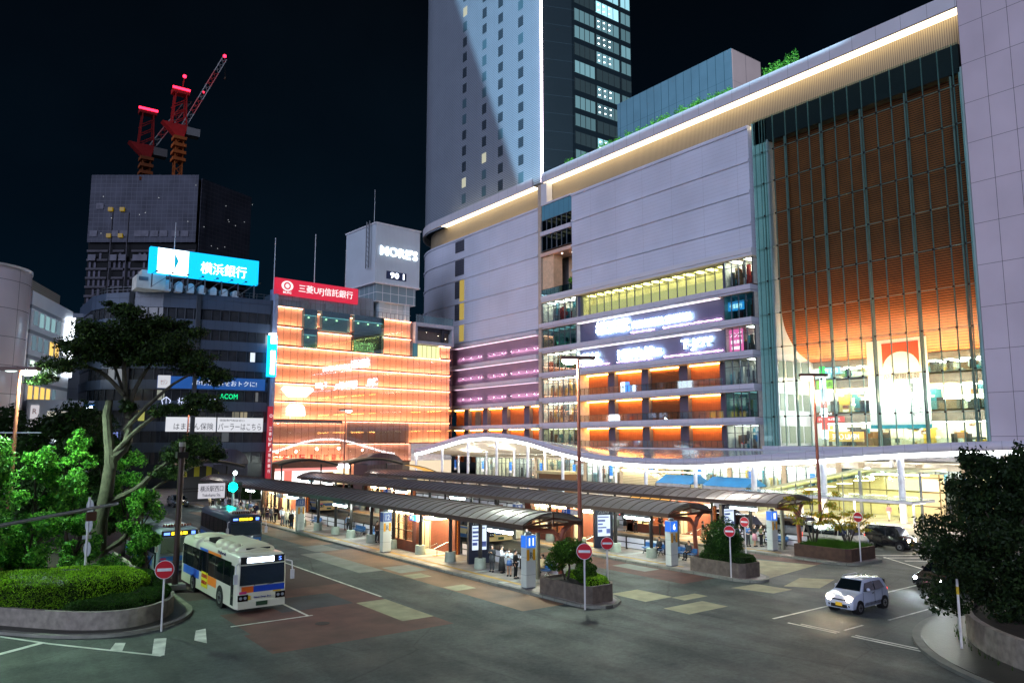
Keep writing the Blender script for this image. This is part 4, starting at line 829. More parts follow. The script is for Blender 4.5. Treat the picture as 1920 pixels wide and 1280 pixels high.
for x,k,c,s in [(45.3,5,(.7,.8,.9),.9),(44,2,(1,.85,.55),.22),(42.6,2,(.9,.85,.6),.12),(32,5,(.9,.7,.85),.25),(28,2,(.8,.8,.2),.35),(26.5,1,(.3,.75,.8),.4),(24.6,1,(.3,.4,1),.5),(30.5,3,(.8,.85,.7),.25),(46.5,3,(.8,.85,.9),.10),(37.5,4,(.8,.85,.9),.08),(41,1,(.7,.8,.9),.06)]:
    y=front_y(x); b=MB(); b.box(x-.6,x+.6,y+.12,y+.25,4.5+k*3.62,6.2+k*3.62); b.build('lit_window',em('bank_lit_%d'%int(s*100+x),c,s),bk,world=True)
# things on the bank
t=thing('billboard','long cyan lit rooftop billboard with a white square logo and bank characters','billboard',(26.6,138.6,34.3))
BC=em('cyan_billboard_face',(.0,.42,.93),1.35)
b=MB(); b.box(0,18.5,0,1.2,2.4,6.9); b.build('face',BC,t); b=MB(); b.box(1.2,6.2,-.06,0,2.45,6.85); b.build('white_field',em('billboard_white',(.9,.98,1),3),t)
b=MB(); b.ext([(3.9,-.12,3.1),(4.6,-.12,4.9),(3.9,-.12,6.2)],(0,.05,0)); b.build('logo',em('billboard_logo',(.0,.5,.75),.7),t)
b=MB(); b.text('横浜銀行',(8.3,-.07,3.3),(1,0,0),8.0,2.1,depth=.04,bold=.006); b.build('lettering',em('billboard_letters',(.8,1,1),3),t)
b=MB(); [b.bar((1.0+i*2.5,-.9,2.5),(.6+i*2.5,0,2.3),.06) for i in range(8)]; [b.box(.8+i*2.5,1.2+i*2.5,-1.1,-.8,2.45,2.65) for i in range(8)]; b.build('spot_arm',DARKM,t)
b=MB(); [b.box(x,x+.2,.5,.7,0,2.4) for x in np.arange(.5,18.5,2.9)]; [b.bar((x,.5,0),(x+2.9,.5,2.4),.1) for x in np.arange(.5,17,2.9)]; b.build('frame',GREYM,t)
t=thing('roof_hut','white rooftop plant hut left under the cyan billboard','plant room',(25.2,141,34.3))
b=MB(); b.box(0,4.6,0,4,0,2.3); b.build('hut_wall',mat('hut_white','#c9c9c2',.6,0,.15,.7),t); b=MB(); b.box(.8,4.7,.5,3.5,2.3,3.3); b.build('upper_wall',MATS['hut_white'],t); b=MB(); b.box(.3,1.8,-.03,0,1.3,2.0); b.build('louver',GREYM,t)
for i in range(7):
    t=thing('roof_duct','white round topped rooftop duct, %s from the left along the dark bank roof'%['first','second','third','fourth','fifth','sixth','seventh'][i],'duct',(30.2+i*1.9,141.2-.16*i,34.3),0,'white ducts on the bank roof')
    b=MB(); h=1.9-.13*i; b.ext([(-.55,0,0),(.55,0,0),(.55,0,h-.4)]+[(.55*math.cos(a),0,h-.4+.5*math.sin(a)) for a in np.linspace(.3,2.84,8)]+[(-.55,0,h-.4)],(0,1.6,0)); b.build('hood',WHITE,t); b=MB(); b.bar((.6,0,h*.8),(1.3,.2,0),.07); b.bar((.6,1.2,h*.8),(1.3,1.4,0),.07); b.build('stay',GREYM,t)
t=thing('roof_railing','pale pipe railing along the dark bank building roof','railing',(34,140.6,34.3)); b=MB()
P=[Vector((*q,34.3)) for q in inner(.25)[:len(fp)]]
for a,c in zip(P,P[1:]):
    for hh in (.5,1.0): b.bar(a+Vector((0,0,hh)),c+Vector((0,0,hh)),.05)
    for j in range(5): q=a+(c-a)*j/5; b.box(q.x-.03,q.x+.03,q.y-.03,q.y+.03,34.3,35.3)
b.build('rails',GREYM,t,world=True)
t=thing('lightning_rod','white lightning rod rising above the cyan billboard','rod',(30.6,139.6,41)); b=MB(); b.tube([(0,0,0),(0,0,5.3)],[.09,.05],8); b.build('pole',MATS['white_pole'],t); b=MB(); b.tube([(0,0,-6.7),(0,0,0)],.05,6); b.build('stay',GREYM,t)
def ban(label,x0,x1,z0,z1,m,txts,tm):
    y=139.25; t=thing('wall_banner',label,'banner',((x0+x1)/2,y,z0)); b=MB()
    ys=[front_y(x0)-.35,front_y((x0+x1)/2)-.35,front_y(x1)-.35]; xm=(x0+x1)/2
    for (xa,ya),(xb,yb) in [((x0,ys[0]),(xm-.12,ys[1])),((xm+.12,ys[1]),(x1,ys[2]))]: b.ext([(xa,ya,z0),(xb,yb,z0),(xb,yb,z1),(xa,ya,z1)],(0,.1,0))
    b.build('panel',m,t,world=True); b=MB()
    for s,xa,xb,f0,f1 in txts:
        ya,yb=front_y(xa)-.37,front_y(xb)-.37; b.text(s,(xa,ya-.04,z0+(z1-z0)*f0),(xb-xa,yb-ya,0),xb-xa,(z1-z0)*(f1-f0),depth=.02)
    b.build('lettering',tm,t,world=True)
ban('blue banner with white ATM writing across the dark bank building',29.8,47.4,17.4,19.5,em('blue_wall_banner',(.01,.10,.42),.55),[('ATM手数',35.0,38.4,.28,.75),('料をおトクに!',39.2,45.9,.28,.75)],em('banner_letters',(.8,.88,1),.75))
t=thing('wall_banner','small white square with red mark at the left end of the blue ATM banner','banner',(30.6,141.8,17.3)); b=MB(); b.ext([(29.8,142.55,17.4),(31.7,141.9,17.4),(31.7,141.9,19.6),(29.8,142.55,19.6)],(0,-.06,0)); b.build('panel',em('white_square_banner',(.9,.92,1),.5),t,world=True); b=MB(); b.text('セゾン',(30.2,142.3,18.0),(1.9,-.65,0),1.1,.9,depth=.03); b.build('lettering',REDP,t,world=True)
ban('white banner with navy insurance writing across the lower dark bank building',31.4,47.3,9.9,12.4,em('white_wall_banner',(.86,.88,.95),.62),[('はまぎん保険',32.6,39.0,.12,.6),('パーラーはこちら',39.6,47.0,.12,.6),('保険専門相談窓口',39.8,44.0,.72,.88)],TEXTB)
t=thing('building_sign','white outlined bank characters with a pentagon mark on the dark bank building','sign',(36,140.4,14.3)); b=MB(); b.text('横浜銀行',(32.9,141.4,14.3),(8.0,-1.35,0),6.6,1.45,depth=.1,bold=-.008); 
pc=[(31.2+.75*math.cos(R(90+72*i)),141.95,15.0+.85*math.sin(R(90+72*i))) for i in range(5)]
for i in range(5): b.bar(pc[i],pc[(i+1)%5],.09)
b.bar((31.2,141.95,14.7),(31.2,141.95,15.7),.07); b.build('lettering',em('bank_outline_letters',(.62,.70,1),1.2),t,world=True)
b=MB(); b.box(32.9,39.4,141.3,141.35,14.28,14.32); b.build('rail',GREYM,t,world=True)
t=thing('window_sign','green neon letters behind a dark bank window','sign',(40.6,139.9,15.9)); b=MB(); b.text('ACOM',(39.6,139.72,15.7),(1,-.07,0),3.0,.9,depth=.05); b.build('lettering',em('green_neon',(.0,.75,.25),1.3),t,world=True)
# ================================================================ far left buildings
t=thing('round_building','pale round cornered building with horizontal joints at the far left edge','building',(2,118,0))
LP=lined('round_panel','#e0d4da',[('Z',3.75,.06,.6),('X',2.6,.04,0)],'#4a464c',.22,.06,.2)
b=MB(); pts=[(-30,118),(2.4,118)]+[(2.4+6.5*math.sin(a),118+6.5-6.5*math.cos(a)) for a in np.linspace(.1,math.pi/2,12)]+[(8.9,150),(-30,150)]; b.prism(pts,0,31.2); b.build('wall',LP,t,'all',world=True); 
for p in t.children[0].data.polygons: p.use_smooth=abs(p.normal.z)<.5
b=MB(); b.prism(offset_poly(pts,-.12),31.2,31.5); b.build('parapet',WHITE,t,world=True)
wo=thing('office_building','white office building with window rows between the round building and the big tree','building',(12,140,0))
# its front runs away from the viewer between two image edges
a0,a1=Vector((9.6,131)),Vector((17.0,149)); d=(a1-a0).normalized(); nn=Vector((d.y,-d.x)); 
def wp(s,off,z): q=a0+d*s+nn*off; return (q.x,q.y,z)
L=(a1-a0).length
b=MB(); b.ext([wp(0,0,0),wp(L,0,0),(5,160,0),(2,140,0)],(0,0,30.3)); b.build('wall',lined('office_white_wall','#dde4ee',[('Z',3.7,.55,1.9)],'#8e98a6',.5,.05,.3),wo,world=True)
b=MB(); b.ext([wp(0,-.2,30.3),wp(L*.66,-.2,30.3),(7,150,30.3),(5,140,30.3)],(0,0,1.6)); b.build('roof_screen',lined('louvre_screen','#8a8276',[('Z',.3,.1,0)],'#5c564e',.6),wo,world=True)
r=random.Random(9)
for k in range(6):
    for i in range(5):
        s0=L*(.06+.135*i*1.0); z=6.9+k*3.7
        m=em('office_pane_%d'%((k*5+i)%4),[(.45,.75,.75),(.35,.5,.55),(.8,.95,.8),(1,.65,.15)][[[0,1,0,0,1],[2,2,2,3,2],[3,3,3,3,1],[2,2,2,2,2],[1,1,1,3,3],[1,0,0,0,1]][k][i]],1)
        kind=[[0,1,0,0,1],[2,2,2,2,2],[3,3,3,3,1],[2,2,2,2,2],[1,1,1,3,3],[1,0,0,0,1]][k][i]
        m=em('office_pane_kind_%d'%kind,[(.35,.62,.66),(.16,.26,.32),(.75,.95,.78),(1,.62,.14)][kind],[.5,.5,1.0,.9][kind])
        b=MB(); b.ext([wp(s0,.06,z),wp(s0+L*.085,.06,z),wp(s0+L*.085,.06,z+2.1),wp(s0,.06,z+2.1)],(-.05,0.02,0)); b.build('window',m,wo,world=True)
t=thing('light_sign','bright white lit corner sign on the white office building','sign',(16.6,148,18)); b=MB(); b.ext([wp(L*.80,.1,19),wp(L+.2,.1,19),wp(L+.2,.1,29.3),wp(L*.80,.1,28.6)],(.3,-.1,0)); b.build('panel',em('white_corner_sign',(.85,.92,1),3.2),t,world=True); b=MB(); [b.bar(wp(L*.8,.45,z),wp(L+.2,.45,z),.12) for z in (22.6,25.8)]; b.build('bar',GREYM,t,world=True)
t=thing('grey_building','plain grey block behind the big tree with a flat parapet','building',(20,165,0)); b=MB(); b.box(18.5,24.8,165,185,0,31.6); b.box(18.2,25,164.8,185,31.6,32.4); b.build('wall',lined('grey_block_wall','#8d95a2',[('Z',3.6,.06,0)],'#5f6672',.6,.08,.3),t,world=True); b=MB(); b.box(20.8,23.6,164.95,165.02,24,25.5); b.build('window',IN_D,t,world=True)
t=thing('low_building','low white shop building with three lit windows behind the dark trees','building',(14,124,0)); b=MB(); b.box(9.5,17.6,124,140,0,14.0); b.build('wall',mat('low_white_wall','#b4bcc8',.6,0,.06,.3),t,world=True)
for i in range(3): b=MB(); b.box(11.9+i*1.55,12.95+i*1.55,123.93,124.02,10.6,12.4); b.build('window',em('low_window_%d'%i,(.95,.9,.75) if i<2 else (.9,1,1),.5+.6*(i==2)),t,world=True)
for i in range(5): b=MB(); b.box(9.7+i*1.0,10.4+i*1.0,123.9,123.99,8.2,9.6); b.build('window',em('low_window_lit',(.8,.95,1),1.4),t,world=True)
t=thing('shop_sign','blue vertical sign board on the corner of the low white building','sign',(17.3,123.8,8)); b=MB(); b.box(16.5,17.6,123.6,123.85,8.2,13.6); b.build('panel',em('blue_corner_board',(.03,.2,.7),.7),t,world=True); b=MB(); b.sph((17.05,123.55,12.9),(.42,.08,.42),12,8); b.build('logo',MATS['blue_white_sign'],t,world=True)
t=thing('shop_sign','white sign board with pink writing on the low white building','sign',(10.6,123.8,9.6)); b=MB(); b.box(9.9,10.9,123.7,123.85,9.8,13.2); b.build('panel',em('white_pink_board',(.85,.8,.85),.5),t,world=True); b=MB(); b.text('R',(10.15,123.68,12),(1,0,0),.5,.7); b.text('ん家',(10.1,123.68,10.3),(1,0,0),.6,.9); b.build('lettering',IN_R,t,world=True)
# ================================================================ tower block under construction with two cranes
ct=thing('unfinished_tower','dark concrete tower block under construction wrapped in netting','building',(82,336,0))
A,B_,C_=Vector((45.2,363.3)),Vector((82.2,335.6)),Vector((108,349)); d1=(B_-A).normalized(); d2=(C_-B_).normalized(); n1=Vector((d1.y,-d1.x)); n2=Vector((d2.y,-d2.x))
NETM=mat('tower_netting','#3c3c46',.8,0,.3,.15); CONM=mat('tower_concrete','#4c4a52',.8,0,.25,.2); HOLE=mat('tower_void','#0b0d12',.9)
b=MB(); b.prism([tuple(A),tuple(B_),tuple(C_),(C_.x-30,C_.y+30),(A.x+20,A.y+30)],0,120); b.build('core',HOLE,ct,world=True)
b=MB(); L1=(B_-A).length; L2=(C_-B_).length
def slabseg(b,o,d,n,s0,s1,z0,z1,off,th=.5,mi=0):
    a=o+d*s0+n*off; c=o+d*s1+n*off; b.ext([(a.x,a.y,z0),(c.x,c.y,z0),(c.x,c.y,z1),(a.x,a.y,z1)],tuple(-n*th)+(0,),mi)
for k in range(22):
    z=6+k*3.9
    for s0,s1 in [(0,9),(11,16),(19,L1)]: slabseg(b,A,d1,n1,s0,s1,z,z+.9,.8)
    slabseg(b,B_,d2,n2,5,L2,z,z+1.2,.8)
b.each('floor_slab',CONM,ct,world=True)
b=MB(); r=random.Random(3)
for k in range(21):
    z=6.9+k*3.9
    for s in np.arange(1,L1,2.1):
        if r.random()<.55: slabseg(b,A,d1,n1,s,s+.9,z,z+2.6,.35,.3)
b.each('wall_panel',mat('tower_panel','#5a5866',.8,0,.25,.3),ct,world=True)
b=MB(); slabseg(b,A,d1,n1,0,L1,92,121.7,1.2,.2); slabseg(b,B_,d2,n2,.2,L2,84,120.5,1.2,.2); slabseg(b,B_,d2,n2,0,3,60,120,1.3,.2); b.build('netting',lined('scaffold_net','#4a4c58',[('Z',1.9,.18,0),('X',1.8,.12,0)],'#62646f',.9,.35,.12),ct,world=True)
b=MB()
for z in (106.5,94.5,84): 
    for s in ([3] if z>100 else [1,10,14,20,23,27,31,36,40]): slabseg(b,A,d1,n1,s,s+3.2,z,z+2.6,1.5,.1)
b.each('sheeting',mat('pale_sheeting','#686874',.8,0,.25,.4),ct,world=True)
b=MB()
for s in (8.5,13.5):
    for z in (105.5,94): slabseg(b,A,d1,n1,s,s+1.8,z,z+1.6,2.2,1.0)
b.each('hoist_cage',em('hoist_yellow',(.5,.33,.0),.28),ct,world=True)
b=MB()
for s in (10,17): slabseg(b,A,d1,n1,s,s+.35,6,105,1.6,.3)
b.each('hoist_mast',CONM,ct,world=True)
b=MB(); r=random.Random(11)
for i in range(9): q=A+d1*r.uniform(2,L1)+n1*1.9; b.sph((q.x,q.y,r.uniform(86,118)),.16,6,4)
for i in range(12): q=B_+d2*r.uniform(1,L2)+n2*1.9; b.sph((q.x,q.y,r.uniform(84,117)),.14,6,4)
b.each('work_lamp',em('work_lamp_light',(.9,.95,1),.5),ct,world=True)
def crane(label,x,y,z0,hm,dim):
    t=thing('tower_crane',label,'crane',(x,y,z0)); OR=mat('crane_orange_%d'%dim,(.55*dim/10,.13*dim/10,.02*dim/10),.6,0,.2,.3); RD=mat('crane_red_%d'%dim,(.75*dim/10,.03*dim/10,.03*dim/10),.5,0,.2,.3); WH=mat('crane_white_%d'%dim,(.35*dim/10,)*3,.5)
    def lattice(b,p0,p1,w0,n,t_=.35,colors=1):
        p0,p1=Vector(p0),Vector(p1); dd=(p1-p0).normalized(); sx=dd.cross(Vector((0,1,0))).normalized() if abs(dd.y)<.9 else Vector((1,0,0)); sy=dd.cross(sx); cs=[(sx*i+sy*j)*w0/2 for i,j in((-1,-1),(1,-1),(1,1),(-1,1))]
        for i in range(n):
            a=p0+(p1-p0)*i/n; c=p0+(p1-p0)*(i+1)/n; mi=(i*5//n)%2 if colors==2 else 0
            for q in range(4): b.bar(a+cs[q],c+cs[q],t_,mi=mi); b.bar(a+cs[q],c+cs[(q+1)%4],t_*.7,mi=mi)
    b=MB(); lattice(b,(0,0,-25),(0,0,hm),3.0,14,.45); b.build('mast',OR,t)
    b=MB(); [b.box(-2.6,2.6,-2.6,2.6,hm-11+i*3.2,hm-9.6+i*3.2) for i in range(4)]; b.build('collar',OR,t)
    b=MB(); b.ext([(-7.5,-2,hm+5.5),(3,-2,hm+5.5),(1.5,-2,hm),(-1.5,-2,hm)],(0,4,0)); b.build('turntable',RD,t)
    b=MB(); b.box(2.5,8,-2.2,2.2,hm+1.5,hm+5); b.build('cab',WH,t)
    b=MB(); [b.bar((i,j*2,hm+5.5),(i*.75,j*1.6,hm+20),.5) for i in (-3.5,2.2) for j in (-1,1)]; [b.bar((-3.5,j*2,hm+5.5+k*4),(2.0,j*1.8,hm+9.5+k*4),.35) for j in (-1,1) for k in range(3)]; b.box(-4,3,-2,2,hm+19.5,hm+21.5); b.build('head_frame',RD,t)
    return t,RD,WH,lattice
t,RD,WH,lat=crane('nearer tower crane with raised striped jib and orange mast on the unfinished tower',74.5,343,121,18.5,6)
b=MB(); lat(b,(1.5,0,24),(15,-9,56),1.9,15,.26,2); b.build('jib',[WH,RD],t)
RL=em('red_aviation_lamp',(1,.015,.05),5)
b=MB(); b.sph((15,-9,57.2),.75,10,8); b.sph((8,-4.5,40),.4,8,6); b.box(-4.2,3,-2.2,-1.9,39.6,40.6); b.sph((.8,0,47),.8,10,8); b.build('warning_lamp',RL,t); b=MB(); b.bar((0,0,40),(.8,0,47),.3); b.build('lamp_stem',RD,t)
b=MB(); b.bar((15,-9,55),(15.6,-9.3,47.5),.1); b.sph((15.6,-9.3,46.8),(.5,.5,.8),8,6); b.build('hook',mat('hook_dark','#3a2a18',.6),t)
t,RD,WH,lat=crane('farther dim tower crane with brown mast half hidden behind the nearer crane',63.5,352,121,9.5,3)
b=MB(); lat(b,(2,0,15),(15,-6,38),2.2,10,.4,2); b.build('jib',[WH,RD],t); b=MB(); b.box(-4.5,3.2,-2.2,-1.9,30.4,31.4); b.build('warning_lamp',RL,t)
# ================================================================ BUS SHELTER CANOPIES
RIBR=mat('canopy_sheet','#7c7677',.28,.2,.15,.5); RIBD=mat('canopy_rib','#54483f',.4,.2); GUT=mat('canopy_gutter','#5b4b44',.45,.3)
BASEC=mat('post_base_concrete','#9aa394',.8,0,.15,2,.2)
def shelter(name,label,x0,x1,y0,y1,ze,za,postx,posty,lights,seed):
    t=thing('bus_canopy',label,'canopy',((x0+x1)/2,(y0+y1)/2,.15)); b=MB(); nx=9
    def prf(k): 
        u=-1+2*k/nx; return ((x0+x1)/2+u*(x1-x0)/2, ze+(za-ze)*(1-abs(u)**2.2))
    for yy,nm in [(0,0)]:
        p=[prf(k) for k in range(nx+1)]
        b.add([(x,y,z) for y in (y0,y1) for x,z in p]+[(x,y,z-.05) for y in (y0,y1) for x,z in p],[(k,k+1,nx+1+k+1,nx+1+k) for k in range(nx)]+[(2*nx+2+k+1,2*nx+2+k,3*nx+3+k,3*nx+3+k+1) for k in range(nx)]+[(k+1,k,2*nx+2+k,2*nx+3+k) for k in range(nx)])
    b.build('roof',RIBR,t,'all',world=True)
    b=MB()
    for y in np.arange(y0,y1+.1,.98):
        for k in range(nx):
            a,c=prf(k),prf(k+1); b.bar((a[0],y,a[1]+.03),(c[0],y,c[1]+.03),.045,.05)
    b.each('rib',RIBD,t,9,world=True)
    b=MB(); b.box(x0-.08,x0+.1,y0,y1,ze-.28,ze+.02); b.box(x1-.1,x1+.08,y0,y1,ze-.28,ze+.02); b.each('gutter',GUT,t,world=True)
    b=MB()
    for y in np.arange(y0+.2,y1,3.9): b.bar((x0,y,ze-.15),(x1,y,ze-.15),.12,.16)
    for y in (y0+.05,): b.bar((x0,y,ze-.1),((x0+x1)/2,y,za-.3),.1); b.bar((x1,y,ze-.1),((x0+x1)/2,y,za-.3),.1); b.bar(((x0+x1)/2,y,ze-.2),((x0+x1)/2,y,za),.1)
    b.each('beam',BROWNM,t,world=True)
    for y in posty:
        b=MB(); b.cyl((postx,y),.13,.15,ze,10); b.build('post',DARKM,t,True,world=True)
        q=COL.objects[-1] if 0 else None
        b=MB(); b.cyl((postx,y),.40,.15,.80,14,r2=.36); b.build('post_base',BASEC,t,True,world=True)
    b=MB(); L_=MB()
    for y in lights: b.box(x0-.10,x0+.12,y-1.15,y+1.15,ze-.62,ze-.46); L_.box(x0-.12,x0+.14,y-1.2,y+1.2,ze-.46,ze-.29)
    L_.each('lamp_housing',GREYM,t,world=True); b.each('tube_lamp',em('platform_tube',(.80,1,.92),34),t,world=True)
    for y in lights+[y0+14.5,y0+24]: lamp('POINT','platform_fill',t,Vector((x0+.9,y,ze-.75))-t.location,150,(.85,1,.93),.25)  # fill lamps added below the tubes and at spots without a tube
    # brown drain pipes under the near end
    b=MB(); xm=(x0+x1)/2+.8
    b.tube([(x0+.9,y0+.8,ze-.35),(xm-.5,y0+.4,ze-.55),(xm-.1,y0+.35,ze-1.0),(xm,y0+.3,.2)],.16,8); b.tube([(x1-.2,y0+.8,ze-.2),(xm+.3,y0+.4,ze-.55),(xm,y0+.35,ze-1.1)],.16,8); b.each('drain_pipe',mat('rust_pipe','#8a4a36',.5,.1),t,smooth=True,world=True)
    b=MB(); b.cyl((xm-1.3,y0+.9),.15,.15,ze-.3,10); b.build('end_post',mat('olive_post','#6f6b58',.5),t,True,world=True)
    return t
shelter('c','ribbed curved bus canopy of the nearest platform, ending over stop 11',27.7,32.3,36.0,104.5,3.48,4.05,28.9,[42.15,45.8,49.9,54.0,57.9,61.7,64.9,68.8,72.6,76.5,80.4,84.3,88.2,92.1,96,100],[38.3,61.4,72.2,84.8,98.8],1)
shelter('c','ribbed curved bus canopy of the middle platform, ending over stop 6',41.0,45.6,36.7,105.5,3.35,3.95,41.3,[38.7,42.3,46.1,50,53.9,57.8,61.7,65.6,69.5,73.4,77.3,81.2,85.1,89,93,97,101],[39.8,63.8,75.1,94.9,102.7],2)
shelter('c','ribbed curved bus canopy of the far platform, ending over stop 1',50.6,55.2,34.6,104,3.68,4.25,53.4,[39.1,43,46.9,50.8,54.7,58.6,62.5,66.4,70.3,74.2,78.1,82,86,90,94,98],[37.7,60.4,71.0,89.8,101.1],3)
# upturned canopy pieces at the far ends
for lab,x,y in [('short tilted canopy roof at the far left end of the nearest platform',27,106.5),('short tilted canopy roof at the far end of the middle platform',41,107.5),('short tilted canopy roof at the far end of the far platform',51,106)]:
    t=thing('bus_canopy',lab,'canopy',(x+2.5,y+1.5,.15)); b=MB(); n=8
    pf=[(x-2+9*k/n,4.6+1.2*math.sin(math.pi*(.15+.75*k/n))) for k in range(n+1)]
    b.add([(px_,yy,z) for yy in (y,y+3.5) for px_,z in pf]+[(px_,yy,z-.12) for yy in (y,y+3.5) for px_,z in pf],[(k,k+1,n+2+k,n+1+k) for k in range(n)]+[(2*n+3+k,2*n+2+k,3*n+3+k,3*n+4+k) for k in range(n)]+[(k+1,k,2*n+2+k,2*n+3+k) for k in range(n)])
    b.build('roof',mat('tilted_roof','#9a8668',.4,.2,.1,.6),t,'all',world=True); b=MB(); [b.cyl((x+i,y+1.5),.12,.15,4.9,8) for i in (-1,5)]; b.build('post',DARKM,t,world=True)
    b=MB(); [b.bar((pf[k][0],y-.02,pf[k][1]-.25),(pf[k+1][0],y-.02,pf[k+1][1]-.25),.12,.3) for k in range(n)]; b.build('edge_beam',DARKM,t,world=True)
# ---- numbered stop pillars
PIL=lined('pillar_white','#cdd2c8',[('Z',.95,.02,.2)],'#8f948c',.35,.06,.6)
def pillar(num,x,y,label,lit=True):
    t=thing('stop_pillar',label,'bus stop sign',(x,y,.15),0,'numbered bus stop pillars')
    b=MB(); b.box(-.34,.34,-.24,.24,.08,2.95); b.build('body',PIL,t); b=MB(); b.box(-.32,.32,-.22,.22,0,.08); b.build('foot',GREYM,t)
    b=MB(); b.box(-.32,.32,-.27,-.24,2.25,2.9,0); b.box(.34,.37,-.21,.21,2.25,2.9,0); b.box(-.37,-.34,-.21,.21,2.25,2.9,0); b.build('number_panel',em('stop_blue',(.02,.16,.75),.9) if lit else mat('stop_blue_faded','#44588c',.5),t)
    b=MB(); wd=.34 if len(num)>1 else .24; b.text(num,(-wd/2,-.275,2.36),(1,0,0),wd,.42,depth=.01,bold=.02); b.text(num,(.375,-.08,2.4),(0,1,0),.16,.26,depth=.01); b.build('number',em('stop_number',(.9,.95,1),1.4) if lit else mat('stop_number_faded','#9aa4b8',.5),t)
    b=MB(); b.box(-.30,-.13,-.26,-.24,1.55,2.15); b.box(.13,.30,-.26,-.24,1.55,2.15); b.build('orange_panel',mat('stop_orange','#e0a020',.5),t)
    b=MB(); b.text('R',(-.08,-.255,1.65),(1,0,0),.2,.35); b.build('mark',GREYM,t)
    b=MB(); b.box(.34,.38,-.18,.18,1.25,2.12); b.box(.34,.38,-.18,.18,.72,1.18); b.build('timetable',em('timetable_light',(.95,1,.85),2.6 if lit else 1),t)
    b=MB(); b.sph((0,0,3.0),(.22,.18,.14),8,5); b.build('cap_lamp',GREYM,t)
pillar('11',26.95+.35,35.0,'white bus stop pillar numbered 11 at the near end of the nearest platform')
pillar('12',27.3,52.3,'white bus stop pillar numbered 12 in front of the brick stair enclosure',False)
pillar('13',27.3,69.2,'white bus stop pillar at the head of the long queue',False)
pillar('6',39.6,35.3,'white bus stop pillar numbered 6 on the middle platform')
pillar('7',39.8,52.5,'white bus stop pillar in the shade of the middle canopy',False)
pillar('1',51.2,35.6,'white bus stop pillar numbered 1 on the far platform')
# ---- railings at the back of each platform
WPAN=mat('railing_panel','#c8c4cc',.5,0,.08,.5)
for i,(x,y0,y1,lab) in enumerate([(30.9,36.5,104,'white panel railing with dark posts along the back of the nearest platform'),(43.0,37,104,'white panel railing with dark posts along the back of the middle platform'),(54.2,34.5,104,'low white railing with dark posts along the back of the far platform')]):
    t=thing('railing',lab,'railing',(x,(y0+y1)/2,.15)); segs=[(y0,y1)] if i==2 else ([(y0,47.3),(57.5,80),(92,y1)] if i==0 else [(y0,44),(58,y1)])
    b=MB(); b2=MB()
    for a,c in segs:
        b.box(x-.02,x+.02,a,c,.28,.62); b.box(x-.02,x+.02,a,c,.70,1.02)
        for y in np.arange(a,c+.1,1.95): b2.box(x-.06,x+.06,y-.06,y+.06,.15,1.15)
        b2.box(x-.04,x+.04,a,c,1.1,1.16); b2.box(x-.03,x+.03,a,c,.63,.69)
    b.each('panel',WPAN,t,2,world=True); b2.each('post',DARKM,t,world=True)
